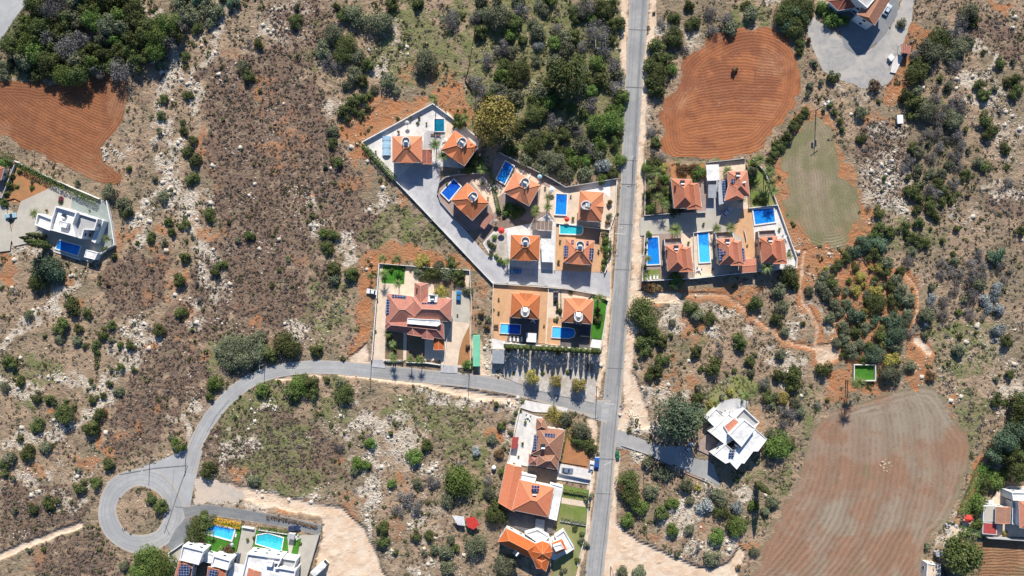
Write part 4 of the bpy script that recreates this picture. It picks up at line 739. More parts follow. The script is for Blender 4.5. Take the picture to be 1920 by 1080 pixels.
    def done(s, ridgem='ridge', doors=True):
        s.walls.build('wall', s.wallm, s.root)
        for m, b in s.roofs.items(): b.build('roof', m, s.root)
        if s.ridges.v: s.ridges.build('ridge_tiles', ridgem, s.root)
        if s.fasc.v: s.fasc.build('fascia', 'white', s.root)
        k = 0
        for (a_, b_, z0, z1) in s.edges:
            L = math.hypot(b_[0] - a_[0], b_[1] - a_[1]); n = int(L // 3.4)
            if n < 1: continue
            ang = math.atan2(b_[1] - a_[1], b_[0] - a_[0]); nx, ny = math.sin(ang), -math.cos(ang)
            for fl in range(1 if z1 - z0 < 4.6 else 2):
                for i in range(min(n, 3)):
                    u = (i + .5) / min(n, 3); x = a_[0] + (b_[0] - a_[0]) * u - s.O[0] + nx * .02; y = a_[1] + (b_[1] - a_[1]) * u - s.O[1] + ny * .02
                    if k >= 26: break
                    if fl == 0 and i == 0 and doors and k < 8:
                        o = bpy.data.objects.new('door', DOOR); COL.objects.link(o); o.parent = s.root; o.location = (x, y, z0 + .02); o.rotation_euler = (0, 0, ang); k += 1; continue
                    o = bpy.data.objects.new('window', PANE); COL.objects.link(o); o.parent = s.root; o.location = (x, y, z0 + 1.0 + 2.7 * fl); o.rotation_euler = (0, 0, ang)
                    f = bpy.data.objects.new('frame', FRAME); COL.objects.link(f); f.parent = o; f.location = (0, .01, 0); k += 1
        return s.root
def rotq(cx, cy, w_, d, rot):
    c_, s_ = math.cos(R(rot)), math.sin(R(rot)); return [(cx + x * c_ - y * s_, cy - (x * s_ + y * c_)) for x, y in ((-w_ / 2, -d / 2), (w_ / 2, -d / 2), (w_ / 2, d / 2), (-w_ / 2, d / 2))]
VG = 'orange pyramid-roofed villas with a white roof drum'
def villa(cx, cy, w_, d, rot, label, m='tile_orange'):
    """two-storey villa, low pyramid roof, white horseshoe terrace drum near the ridge, small cross gable opposite"""
    h = House('villa', label, cx, cy, 'plaster_tan', VG); z, rise = 5.6, 2.35
    h.hip(rotq(cx, cy, w_, d, rot), z, rise, m=m, ins=min(w_, d) * MPP / 2 - .12, axis=(w_ < d))
    X0, Y0, _ = W(cx, cy, z); c_, s_ = math.cos(R(rot)), math.sin(R(rot)); L = lambda x, y: (X0 + x * c_ - y * s_, Y0 + x * s_ + y * c_)
    dm = d * MPP / 2
    # cross gable opposite the drum: a low triangle breaking the front slope
    y0, zr = -dm - .12, z + .02; b = h.roofs[m]; wg = 2.6
    pts = [(*L(-wg, y0), zr), (*L(wg, y0), zr), (*L(0, y0), z + 1.05), (*L(0, -dm + 2.9), z + 1.5)]
    b.add(pts, [(0, 2, 3), (2, 1, 3), (0, 1, 2)]); h.ridges.tube([pts[2], (pts[3][0], pts[3][1], pts[3][2] + .02)], .08, 5)
    # drum
    dy = dm * .50; rr = 1.55; b = h.mb(); arc = [(rr * math.cos(R(a_)), dy + rr * math.sin(R(a_))) for a_ in range(0, 181, 15)]; foot = [L(*p) for p in arc] + [L(-rr, dy - 1.5), L(rr, dy - 1.5)]
    b.prism(foot, z + .25, z + rise + .05); h.part('roof_drum', b, 'white')
    b = h.mb(); b.poly([(p[0], p[1], z + rise + .07) for p in ([q for q in inset(foot, .2)])]); h.part('terrace_floor', b, 'grey_render')
    b = h.mb(); t_ = .24; zz0, zz1 = z + rise + .03, z + rise + .85
    ri = rr - t_; inn = [(ri * math.cos(R(a_)), dy + ri * math.sin(R(a_))) for a_ in range(0, 181, 15)]; oo = [(rr, dy - 1.1)] + arc + [(-rr, dy - 1.1)]; ii = [(ri, dy - 1.1)] + inn + [(-ri, dy - 1.1)]; n = len(oo)
    vs = [(*L(*p), zz0) for p in oo] + [(*L(*p), zz1) for p in oo] + [(*L(*p), zz1) for p in ii] + [(*L(*p), zz0) for p in ii]; fs = []
    for i in range(n - 1): fs += [(i, i + 1, n + i + 1, n + i), (n + i, n + i + 1, 2 * n + i + 1, 2 * n + i), (2 * n + i, 2 * n + i + 1, 3 * n + i + 1, 3 * n + i)]
    fs += [(0, n, 2 * n, 3 * n), (n - 1, 4 * n - 1, 3 * n - 1, 2 * n - 1)]; b.add(vs, fs); h.part('parapet', b, 'white')
    b = h.mb(); x, y = L(0, dy - .5); b.tube([(*L(-.62, dy - .35), z + rise + .95), (*L(.62, dy - .35), z + rise + .95)], .36, 12); b.box((x, y, z + rise + .07), (1.2, .7, .6), R(rot)); h.part('water_tank', b, 'white')
    b = h.mb(); q_ = [(-.75, -1.75), (.75, -1.75), (.75, -.75), (-.75, -.75)]; b.poly([(*L(u, dy + v), z + rise + (.35 if v < -1 else .85)) for u, v in q_]); h.part('solar_collector', b, 'steel')
    b = h.mb(); b.box((*L(.95, dy - 1.95), z + rise - .8), (.5, .5, 1.3), R(rot)); h.part('chimney', b, 'plaster_tan')
    return h, L, z, rise
h, L, z, rise = villa(763.5, 280, 56, 49, 0, 'orange-roofed villa beside the dark red lean-to at the top of the left cluster')
h.hip([(791, 281), (810, 281), (810, 308), (791, 308)], 3.2, .5, ins=.1, m='tile_old', ovh=.3); h.done()
villa(861.5, 278, 54, 45, -35, 'tilted orange-roofed villa under the big yellow-green tree')[0].done()
villa(881, 378, 56, 46, -43, 'tilted orange-roofed villa standing in the curved plot')[0].done()
villa(979, 353.5, 55, 45, -29, 'tilted orange-roofed villa just below the wood')[0].done()
villa(1107.5, 387, 56, 45, 86, 'orange-roofed villa with its drum on the left, beside the main road')[0].done()
villa(984.5, 464.5, 55, 47, -2, 'orange-roofed villa joined to the long white flat carport')[0].done()
h, L, z, rise = villa(1085.5, 472, 55, 46, -5, 'orange-roofed villa with dark solar panels on both side slopes', 'tile_orange')
h.panels([(1057, 460), (1066, 461), (1065, 482), (1056, 481)], z + .75, 2, 3); h.panels([(1105, 465), (1114, 466), (1112, 488), (1103, 487)], z + .75, 2, 3); h.panels([(1071, 449), (1076, 450), (1076, 458), (1071, 457)], z + 1.3, 1, 2); h.panels([(1099, 452), (1104, 452), (1104, 460), (1099, 459)], z + 1.3, 1, 2); h.done()
villa(985, 574, 55, 46, 176, 'orange-roofed villa on orange paving with its drum on the lower side')[0].done()
villa(1084, 583, 56, 46, 176, 'orange-roofed villa between the path with a black car and a strip of lawn')[0].done()
EG = 'salmon-roofed villas east of the main road'
def evilla(dx, dy, label, solar=False, k=1.0, ter=True):
    """villa with a main hip, a second shifted hip and a small front gable; sun terrace at the back"""
    h = House('villa', label, 1450 + dx, 470 + dy, 'plaster_tan', EG); q = lambda *p: [(x + dx, y + dy) for x, y in p]; z = 5.6
    h.hip(q((1423, 445), (1457, 442), (1463, 493), (1428, 494)), z, 2.5, m='tile_salmon'); h.hip(q((1447, 449), (1471, 448), (1476, 492), (1450, 492)), z + .12, 2.1, ins=1.0, m='tile_salmon')
    h.hip(q((1451, 480), (1474, 480), (1476, 495), (1450, 495)), z + .2, 1.7, ins=.05, axis=(True), m='tile_salmon', ovh=.4)
    if ter:
        b = h.mb(); c_ = [W2(*p, 3.0) for p in q((1421, 434), (1452, 432), (1455, 444), (1422, 447))]; b.prism(c_, 0, 3.0); h.part('rear_terrace', b, 'pave_rose')
        for a_, b_ in zip(c_, c_[1:] + c_[:1]): bb = h.mb(); bb.box(((a_[0] + b_[0]) / 2, (a_[1] + b_[1]) / 2, 3.0), (math.hypot(a_[0] - b_[0], a_[1] - b_[1]), .22, .8), math.atan2(b_[1] - a_[1], b_[0] - a_[0])); h.part('parapet', bb, 'timber' if a_ is c_[0] else 'white')
    b = h.mb(); x, y, _ = W(1427 + dx, 455 + dy, z + 1.2); b.box((x, y, z), (.6, .6, 2.0)); h.part('chimney', b, 'timber')
    h.tank(1443 + dx, 453 + dy, z + 1.3)
    if solar: h.panels(q((1426, 462), (1433, 462), (1435, 486), (1428, 486)), z + .9, 1, 5); h.panels(q((1434, 468), (1441, 468), (1441, 474), (1434, 474)), z + 1.7, 1, 1); h.panels(q((1468, 462), (1476, 462), (1478, 486), (1470, 486)), z + .5, 1, 5); h.panels(q((1461, 468), (1467, 468), (1467, 474), (1461, 474)), z + 1.4, 1, 1)
    return h
evilla(0, 0, 'salmon-roofed villa standing on white paving at the right end of the lower row').done()
h = evilla(-80, 3, 'salmon-roofed villa with dark solar panels and an orange flat annex', True); h.hip([(1389, 487), (1417, 484), (1418, 510), (1390, 512)], 3.2, .35, ins=.1, m='tile_salmon', ovh=.3); h.done()
evilla(-176, 15, 'salmon-roofed villa between the deep blue and the pale blue long pools').done()
h = House('villa', 'salmon-roofed villa behind the leafy garden, top left of the right-hand cluster', 1288, 362, 'plaster_tan', EG); z = 5.6
h.hip([(1258, 335), (1297, 336), (1303, 390), (1264, 391)], z, 2.5, m='tile_salmon'); h.hip([(1284, 344), (1310, 343), (1316, 389), (1288, 390)], z + .12, 2.1, ins=1.0, m='tile_salmon'); h.hip([(1288, 377), (1314, 376), (1316, 392), (1289, 393)], z + .2, 1.7, ins=.05, axis=True, m='tile_salmon', ovh=.4); h.tank(1279, 346, z + 1.3)
b = h.mb(); b.box((*W2(1265, 350, z), z), (.6, .6, 2.0)); h.part('chimney', b, 'timber'); h.done()
h = House('villa', 'salmon-roofed villa with a solar-panelled blue-grey canopy on its left', 1384, 350, 'plaster_tan', EG)
h.hip([(1364, 321), (1401, 320), (1406, 367), (1366, 372)], z, 2.6, m='tile_salmon'); h.hip([(1366, 345), (1392, 345), (1396, 374), (1358, 377)], z + .15, 2.0, ins=1.5, m='tile_salmon', axis=True); h.tank(1383, 331, z + 1.6); h.tank(1394, 343, z + 1.4, .3, False)
b = h.mb(); b.prism([W2(*p, 3.1) for p in ((1346, 338), (1364, 337), (1364, 380), (1348, 384))], 2.95, 3.1)
for p in ((1348, 340), (1348, 380), (1362, 380), (1362, 340)): b.cyl((*W2(*p, 1.5), 0), .08, 2.96, 8)
h.part('canopy', b, 'steel'); h.panels([(1353, 340), (1368, 338), (1368, 372), (1356, 378)], 3.3, 3, 5); h.panels([(1370, 337), (1377, 334), (1381, 342), (1374, 345)], 7.0, 2, 2); h.done()
# large red-brown villa on the lower road
h = House('villa', 'large rambling red-brown roofed villa beside the lower road', 785, 600, 'white'); rm = 'tile_rose'
h.hip([(726, 550), (786, 557), (790, 602), (722, 612)], 5.4, 2.4, m=rm); h.hip([(772, 556), (848, 560), (846, 603), (770, 600)], 5.7, 2.6, m=rm); h.hip([(777, 530), (803, 531), (803, 574), (776, 573)], 5.2, 1.8, ins=1.2, m=rm)
h.hip([(722, 597), (832, 603), (833, 636), (722, 618)], 5.0, 1.7, m='tile_old'); h.hip([(762, 612), (786, 612), (789, 631), (764, 627)], 5.1, 1.4, ins=.1, axis=True, m='tile_old', ovh=.4); h.hip([(790, 616), (812, 618), (813, 637), (791, 634)], 5.1, 1.4, ins=.1, axis=True, m='tile_old', ovh=.4)
h.hip([(813, 626), (833, 628), (832, 656), (813, 656)], 3.3, .8, ins=.05, m='tile_bright', ovh=.2); h.flat([(764, 597), (824, 600), (826, 608), (820, 612), (763, 607)], 7.3, par=.25, z0=5)
h.flat([(803, 552), (821, 553), (820, 567), (802, 566)], 7.0, par=.3, z0=5); h.panels([(735, 552), (762, 554), (761, 561), (735, 559)], 6.0, 6, 1); h.panels([(724, 561), (732, 562), (730, 590), (722, 589)], 5.9, 1, 5); h.panels([(791, 567), (818, 569), (818, 577), (790, 576)], 7.2, 6, 1); h.tank(811, 562, 7.1)
b = h.mb(); b.box((*W2(781, 541, 7), 5), (.6, .6, 2.2)); h.part('chimney', b, 'timber'); h.done('ridge_pale')
# two villas and the long orange house on the main road, south of the junction
h = House('villa', 'weathered tan-roofed villa with two blocks of blue solar panels', 1025, 835, 'plaster'); h.hip([(1009, 800), (1060, 806), (1050, 864), (995, 852)], 5.5, 2.6, m='tile_brown'); h.hip([(1006, 784), (1018, 784), (1030, 806), (1004, 806)], 5.3, 1.6, ins=1.5, m='tile_brown', axis=None)
h.hip([(1008, 852), (1050, 840), (1046, 881), (1006, 874)], 5.3, 2.0, m='tile_brown'); h.hip([(992, 850), (1014, 852), (1010, 874), (990, 871)], 4.4, 1.0, m='tile_old')
h.panels([(1001, 815), (1009, 817), (1006, 846), (998, 844)], 6.4, 2, 6); h.panels([(1022, 811), (1041, 814), (1039, 827), (1020, 824)], 7.0, 4, 2); h.tank(1018, 840, 7.2); h.done('ridge_pale')
h = House('house', 'long bright orange-roofed house with a white terrace along its right side', 995, 925, 'plaster'); h.hip([(949, 868), (980, 876), (965, 960), (934, 942)], 5.0, 1.4, ins=.3, m='tile_bright'); h.hip([(974, 899), (1039, 914), (1028, 970), (960, 956)], 5.5, 2.6, m='tile_bright')
h.flat([(1032, 906), (1056, 913), (1044, 976), (1026, 971)], 3.2, par=.3); h.flat([(977, 888), (1006, 894), (1003, 905), (975, 899)], 3.6, par=.3); h.panels([(997, 909), (1012, 911), (1010, 922), (996, 920)], 7.5, 3, 2); h.tank(1002, 927, 7.0); h.done()
b = h.mb(); b.box((*W2(1012, 984, .5), 0), (3.4, 4.5, 1.4), -.1); h.part('entrance_steps', b, 'grey_render')
h = House('villa', 'curving orange-roofed villa with a round tower and white terraces at the bottom edge', 1005, 1030, 'white'); h.hip([(949, 990), (1006, 1020), (999, 1049), (933, 1016)], 5.5, 2.2, m='tile_bright')
oc = [W2(1017 + 20 * math.cos(R(a_)), 1034 + 20 * math.sin(R(a_)), 6.0) for a_ in range(0, 360, 45)]; cx_, cy_, _ = W(1017, 1034, 6); rb = h.roofs['tile_bright']
for i in range(8): rb.add([(*oc[i], 6.0), (*oc[(i + 1) % 8], 6.0), (cx_, cy_, 8.2)], [(1, 0, 2)]); h.ridges.tube([(*oc[i], 6.03), (cx_, cy_, 8.23)], .08, 5)
h.block(oc, 5.95, .4); h.hip([(1034, 1018), (1054, 1010), (1063, 1030), (1042, 1040)], 5.3, 1.6, m='tile_bright'); h.hip([(997, 1042), (1032, 1044), (1024, 1072), (1006, 1066)], 5.4, 1.8, m='tile_bright', ins=1.5)
h.flat([(1037, 1024), (1052, 1019), (1057, 1028), (1042, 1034)], 7.3, par=.3, z0=5); h.flat([(984, 1000), (1008, 992), (1030, 1006), (1020, 1016), (1004, 1014)], 3.0, par=.4); h.flat([(1040, 1006), (1057, 994), (1077, 1028), (1062, 1038)], 3.0, par=.5); h.tank(970, 1038, 7.2, .9); h.done()
# flat-roofed white house
h = House('house', 'white flat-roofed modern house of stepped blocks at the end of the right-hand drive', 1380, 820, 'white'); h.flat([(1415, 803), (1438, 823), (1421, 846), (1412, 846), (1395, 869), (1390, 868), (1381, 880), (1368, 866), (1360, 869), (1337, 853), (1360, 832), (1375, 845), (1390, 838)], 6.0, par=.3)
h.flat([(1367, 815), (1395, 787), (1416, 803), (1390, 838)], 8.0, par=.3); h.flat([(1324, 785), (1343, 766), (1361, 783), (1341, 802)], 4.0, par=.3); h.flat([(1331, 811), (1366, 776), (1376, 784), (1367, 815), (1376, 824), (1360, 834)], 5.2, par=.2)
h.flat([(1357, 799), (1375, 784), (1388, 791), (1367, 814)], 5.9, floor='tile_salmon', par=.05); h.flat([(1376, 783), (1394, 764), (1423, 791), (1413, 803), (1395, 787), (1388, 792)], 4.2, floor='grey_render', par=.9, pw=.35); h.panels([(1367, 843), (1377, 843), (1376, 858), (1366, 858)], 6.5, 2, 3, .5); h.tank(1380, 835, 6.1, -.6, False); h.done(doors=False)
# white villa by the left edge
h = House('house', 'white cubic villa with roof courts and a pool, by the left edge', 130, 430, 'white'); h.flat([(108, 387), (148, 399), (140, 420), (146, 445), (96, 431), (100, 412)], 6.2, par=1.2, pw=.4); h.flat([(148, 399), (186, 411), (180, 432), (160, 431), (156, 448), (142, 445), (140, 420)], 5.0, par=.9, pw=.35, floor='grey_render')
h.flat([(73, 400), (107, 413), (96, 433), (68, 422)], 3.8, par=.9, pw=.4); h.flat([(112, 413), (128, 418), (124, 428), (110, 424)], 7.6, par=.2, z0=6); h.flat([(186, 411), (195, 414), (179, 456), (172, 452)], 3.3, par=.2); h.flat([(162, 468), (184, 474), (178, 487), (158, 482)], 2.8, par=.2); h.tank(120, 409, 6.3, -.3); h.done(doors=False)
b = h.mb(); b.prism([W2(*p, .4) for p in ((92, 436), (158, 450), (150, 488), (100, 472))], 0, .38); h.part('pool_terrace', b, 'white')
# bottom-left pair
UG = 'white houses with roof solar panels at the bottom left'
h = House('house', 'white house with a large block of blue solar panels, left one of the bottom row', 350, 1052, 'white', UG); h.flat([(344, 1022), (384, 1032), (374, 1058), (338, 1049)], 6.0, par=.7, pw=.3); h.hip([(336, 1050), (362, 1058), (352, 1120), (318, 1110)], 5.4, .8, m='tile_salmon', ins=.3); h.panels([(339, 1056), (359, 1060), (352, 1092), (330, 1088)], 6.3, 5, 6, .3); h.done(doors=False)
h = House('house', 'white house with a small block of blue solar panels beside the white carport', 412, 1060, 'white', UG); h.flat([(402, 1041), (434, 1050), (428, 1068), (397, 1059)], 6.0, par=.7, pw=.3); h.hip([(390, 1062), (424, 1068), (418, 1120), (384, 1115)], 5.4, .8, m='tile_salmon', ins=.3); h.panels([(393, 1066), (410, 1069), (404, 1096), (387, 1092)], 6.3, 4, 5, .3); h.flat([(384, 1035), (403, 1041), (396, 1056), (376, 1052)], 3.0, par=.2); h.done(doors=False)
h = House('house', 'broad white flat-roofed house below the five-sided pool', 510, 1065, 'white', UG); h.flat([(465, 1036), (530, 1045), (522, 1062), (556, 1068), (548, 1110), (450, 1100), (458, 1066)], 6.0, par=.9, pw=.4); h.flat([(526, 1044), (557, 1049), (552, 1066), (523, 1061)], 4.6, par=.9, pw=.3, floor='grey_render'); h.hip([(466, 1064), (490, 1072), (484, 1110), (456, 1104)], 6.3, .7, m='tile_salmon', ins=.2, wall=False); h.flat([(500, 1052), (512, 1054), (510, 1063), (498, 1061)], 7.4, par=.1, z0=6); h.tank(520, 1064, 6.2); h.done(doors=False)
# top right
h = House('house', 'house with brown and red roofs around a white upper terrace, cut by the top edge', 1615, 5, 'white'); h.hip([(1607, 27), (1640, 48), (1668, 2), (1634, -22)], 6.0, 1.8, m='tile_brown', ins=.3); h.hip([(1553, 2), (1571, 20), (1618, 12), (1604, -40)], 4.2, 1.6, m='tile_old'); h.flat([(1592, -10), (1624, 17), (1642, -4), (1620, -40)], 7.2, par=.9, pw=.4, floor='grey_render'); h.done()
# right edge, bottom
h = House('house', 'house with beige, brown and red roofs, cut by the right edge', 1890, 960, 'white'); h.flat([(1844, 948), (1867, 948), (1867, 978), (1843, 978)], 3.0, floor='pave_beige', par=0); h.hip([(1867, 950), (1896, 950), (1894, 981), (1866, 981)], 4.2, 1.2, m='tile_brown', ins=.2); h.flat([(1843, 979), (1870, 981), (1869, 1003), (1842, 1001)], 2.8, floor='red_tin', par=0)
h.flat([(1896, 923), (1960, 924), (1960, 938), (1898, 938)], 6.0, par=.4); h.hip([(1910, 939), (1990, 939), (1990, 992), (1912, 990)], 6.6, 1.8, m='tile_salmon'); h.flat([(1897, 940), (1911, 942), (1911, 986), (1896, 982)], 3.6, par=.4); h.done(doors=False)
h = House('house', 'small cream flat-roofed house at the bottom edge by the big dark tree', 1750, 1072, 'plaster'); h.flat([(1738, 1056), (1763, 1060), (1762, 1110), (1734, 1104)], 3.4, floor='pave_cream', par=.3); h.done(doors=False)
h = House('house', 'small pink-roofed house cut by the left edge', -10, 320, 'plaster'); h.hip([(-50, 298), (8, 314), (2, 338), (-52, 330)], 3.4, 1.0, m='tile_rose'); h.done(doors=False)
# ---------------------------------------------------------------- outbuildings
def shed(name, label, q, z, roof, wall='plaster', cat='shed', posts=False, th=.14, slope=0.0, group=None):
    cx, cy = sum(p[0] for p in q) / len(q), sum(p[1] for p in q) / len(q); O = W(cx, cy); t_ = thing(name, label, cat, (O[0], O[1], 0), 0, group); mk = lambda: MB((O[0], O[1], 0)); c_ = [W2(*p, z) for p in q]
    fillpoly(OCC, q); ys = [p[1] for p in c_]; y0, y1 = min(ys), max(ys)
    if area(c_) < 0: c_ = c_[::-1]
    zt = [z + slope * (p[1] - y0) / (y1 - y0 + 1e-6) for p in c_]; n = len(c_)
    mk().add([(x, y, h_) for (x, y), h_ in zip(c_, zt)] + [(x, y, h_ - th) for (x, y), h_ in zip(c_, zt)], [tuple(range(n)), tuple(range(n, 2 * n))[::-1]] + [(i, n + i, n + (i + 1) % n, (i + 1) % n) for i in range(n)]).build('roof', roof, t_)
    if posts:
        for p in inset(c_, .25): mk().cyl((p[0], p[1], 0), .07, z - th + .03, 8).build('post', wall, t_)
    else: mk().prism(inset(c_, .2), 0, z - th + .01).build('wall', wall, t_)
    for k in range(1, 5):
        if posts and roof not in ('red_cloth',): 
            a_ = Vector(c_[0]).lerp(Vector(c_[1]), k / 5); b_ = Vector(c_[3 % n]).lerp(Vector(c_[2]), k / 5); mk().box(((a_.x + b_.x) / 2, (a_.y + b_.y) / 2, z + slope / 2 + .02), ((b_ - a_).length, .07, .05), math.atan2(b_.y - a_.y, b_.x - a_.x)).build('batten', wall, t_)
    return t_
shed('carport', 'long white flat carport right of the orange-roofed villa in the middle of the left cluster', [(1014, 447), (1039, 448), (1038, 492), (1016, 491)], 3.0, 'white_roof', 'white', 'carport', True)
shed('carport', 'white flat carport between two salmon-roofed villas', [(1324, 309), (1348, 308), (1349, 338), (1326, 339)], 3.4, 'white_roof', 'white', 'carport', True)
shed('shed', 'blue-grey flat shed below the white carport', [(1328, 346), (1343, 346), (1343, 371), (1328, 371)], 2.8, 'grey_metal', 'grey_render')
shed('garden_shed', 'grey-roofed shed beside the lower road, left of the cypress garden', [(923, 656), (946, 657), (945, 682), (923, 681)], 3.0, 'grey_metal', 'grey_render', slope=.2)
shed('pergola', 'white square canopy standing on the dark pool deck', [(987, 624), (1006, 625), (1005, 642), (987, 641)], 2.6, 'white', 'white', 'pergola', True)
shed('pergola', 'black square pergola on the deck beside the rounded pool', [(1087, 613), (1106, 614), (1105, 632), (1086, 631)], 2.4, 'dark_metal', 'dark_metal', 'pergola', True)
shed('pergola', 'brown pergola roof on the left side of the tan-roofed villa plot', [(961, 819), (973, 820), (969, 842), (958, 840)], 2.6, 'red_tin', 'timber', 'pergola', True)
shed('pergola', 'small red-brown roof beside the villa in the curved plot', [(914, 398), (926, 405), (908, 430), (900, 424)], 2.8, 'tile_old', 'plaster_tan', 'pergola', True)
shed('shelter', 'brown flat shelter in the white courtyard, above the villa joined to the carport', [(1000, 413), (1036, 415), (1035, 432), (999, 430)], 2.7, 'deck_brown', 'white', 'shelter', True)
shed('carport', 'white flat carport between the white house and the broad flat-roofed one', [(433, 1054), (458, 1060), (449, 1098), (424, 1094)], 2.8, 'white_roof', 'white', 'carport', True)
shed('pool_house', 'small grey pool house beside the five-sided pool', [(540, 1000), (553, 1002), (551, 1012), (538, 1010)], 2.6, 'grey_render', 'white', 'pool house')
shed('tent', 'red tarpaulin shelter among the bushes left of the long orange-roofed house', [(873, 971), (890, 968), (899, 984), (888, 993), (877, 988)], 2.4, 'red_cloth', 'grey_metal', 'tarpaulin', True, slope=.5)
shed('tent', 'white tarpaulin shelter joined to the red one', [(848, 966), (870, 968), (872, 986), (858, 984)], 2.3, 'white', 'grey_metal', 'tarpaulin', True, slope=.4)
shed('tent', 'faded pink awning at the edge of the gravel yard', [(1690, 82), (1709, 86), (1707, 101), (1691, 99)], 2.8, 'tile_rose', 'dark_metal', 'awning', True)
shed('storage_box', 'white flat box lying alone on rocky ground below the gravel yard', [(1682, 216), (1693, 215), (1694, 231), (1683, 232)], 1.2, 'white', 'white', 'box')
shed('storage_box', 'white tilted box beside the pale concrete strip of the gravel yard', [(1665, 107), (1672, 100), (1678, 107), (1671, 115)], 1.2, 'white', 'white', 'box')
shed('shed', 'blue-white roofed shed under the big dark tree near the bottom edge', [(1755, 1036), (1768, 1034), (1768, 1043), (1756, 1044)], 2.2, 'steel', 'grey_render')
shed('garden_room', 'white parasol canopy beside the house with the beige roof', [(1853, 938), (1863, 938), (1863, 946), (1854, 946)], 2.4, 'white', 'white', 'canopy', True)
# gazebo with a red hexagonal roof
O = W(1817, 973); g_ = thing('gazebo', 'small red hexagonal gazebo at the end of the hedge', 'gazebo', O); b = MB(O); x, y, _ = W(1817, 973, 2.6); hx = [(x + 1.7 * math.cos(R(a_)), y + 1.7 * math.sin(R(a_)), 2.4) for a_ in range(0, 360, 60)]
b.add(hx + [(x, y, 3.4)], [(i, (i + 1) % 6, 6) for i in range(6)]); b.build('roof', 'red_cloth', g_)
for p in hx: MB(O).cyl((p[0] * .97 + x * .03, p[1] * .97 + y * .03, 0), .06, 2.42, 8).build('post', 'timber', g_)
# long green container
O = W(893.5, 658); g_ = thing('shipping_container', 'long pale green container standing beside the lower road', 'container', O); q = [W2(*p, 2.6) for p in ((887, 629), (900, 629), (900, 687), (887, 687))]; fillpoly(OCC, [(887, 629), (900, 629), (900, 692), (887, 692)])
MB(O).prism(q, .1, 2.55).build('body', 'container_green', g_); x0, y0 = q[3]; x1, y1 = q[1]
bb = MB(O)
for i in range(28): bb.box(((x0 + x1) / 2, y0 + (i + .5) * (y1 - y0) / 28, 2.55), (abs(x1 - x0) - .2, .16, .05))
bb.build('roof_ribs', 'container_green', g_)
for sx in (-.6, .6): MB(O).box(((x0 + x1) / 2 + sx, min(y0, y1) - .03, .2), (1.1, .06, 2.2)).build('door', 'container_green', g_)
for fx in (x0 + .15, x1 - .15):
    for fy in (y0, y1): MB(O).box((fx, fy * .995 + .005 * y0, 0), (.25, .25, .2)).build('foot', 'dark_metal', g_)
# glazed pool cover / veranda, walled turf court, white-framed enclosure
O = W(724, 272); g_ = thing('pool_enclosure', 'pale blue glazed arched pool cover on the grey-white patio', 'pool cover', O); q = [W2(*p, 1.0) for p in ((716, 255), (732, 255), (732, 291), (716, 291))]; x0, y0 = q[3]; x1, y1 = q[1]
mat('glazing', (0.36, 0.55, 0.68), (0.30, 0.48, 0.62), .5, .12, spec=.6)
for k in range(5):
    ya, yb = y0 + (y1 - y0) * k / 5 + .05, y0 + (y1 - y0) * (k + 1) / 5 - .05; b = MB(O); N_ = 8; sc_ = 1 - .05 * (k % 2); vs = []
    for yy in (ya, yb):
        for i in range(N_ + 1): th_ = math.pi * i / N_; vs.append(((x0 + x1) / 2 + (x1 - x0) / 2 * sc_ * math.cos(th_), yy, .1 + 1.15 * sc_ * math.sin(th_)))
    b.add(vs, [(i, i + 1, N_ + 2 + i, N_ + 1 + i) for i in range(N_)] + [tuple(range(N_ + 1))[::-1], tuple(range(N_ + 1, 2 * N_ + 2))]); b.build('glass_bay', 'glazing', g_)
    b = MB(O); b.tube([(v[0], v[1] - .04, v[2] + .02) for v in vs[:N_ + 1]], .05, 5); b.build('hoop', 'white', g_)
def court(name, label, q, hgt, wm, floor, cat, th=.3):
    cx, cy = sum(p[0] for p in q) / 4, sum(p[1] for p in q) / 4; O = W(cx, cy); t_ = thing(name, label, cat, (O[0], O[1], 0)); fillpoly(OCC, q); c_ = [W2(*p, hgt) for p in q]
    for a_, b_ in zip(c_, c_[1:] + c_[:1]): MB((O[0], O[1], 0)).box(((a_[0] + b_[0]) / 2, (a_[1] + b_[1]) / 2, 0), (math.hypot(a_[0] - b_[0], a_[1] - b_[1]) + th * .98, th, hgt + (.01 if a_ in c_[::2] else 0)), math.atan2(b_[1] - a_[1], b_[0] - a_[0])).build('wall', wm, t_)
    MB((O[0], O[1], 0)).poly([(*p, .25) for p in c_[::(-1 if area(c_) < 0 else 1)]]).build('floor', floor, t_); return t_
court('walled_court', 'rectangular court with pale walls and green turf inside, above the big stubble field', [(1602, 684), (1642, 684), (1642, 714), (1602, 714)], 1.3, 'plaster', 'turf', 'court')
court('walled_court', 'small white-walled enclosure with an olive floor inside the wood', [(1117, 65), (1135, 65), (1135, 90), (1117, 90)], 1.6, 'plaster', 'lawn', 'court', .25)
# ---------------------------------------------------------------- garden walls and fences
def gwall(pts, label, hgt=1.3, th=.25, m='plaster', name='garden_wall', cat='wall'):
    th *= .8
    O = W(*pts[0]); b = MB((O[0], O[1], 0)); P2 = [W2(*p) for p in pts]
    for i, (a_, b_) in enumerate(zip(P2[:-1], P2[1:])): b.box(((a_[0] + b_[0]) / 2, (a_[1] + b_[1]) / 2, -.05), (math.hypot(a_[0] - b_[0], a_[1] - b_[1]) + th * .5, th, hgt + .05 + .004 * (i % 3)), math.atan2(b_[1] - a_[1], b_[0] - a_[0]))
    o = b.build(name, m); o.location = (O[0], O[1], 0); return tag(o, label, cat)
gwall([(680, 268), (812, 196), (862, 233), (902, 264)], 'white wall along the top of the grey-white patio, meeting in a point under the palm', 1.5, .35, 'white')
gwall([(680, 268), (742, 339)], 'low wall behind the clipped hedge on the left side of the top patio', 1.6)
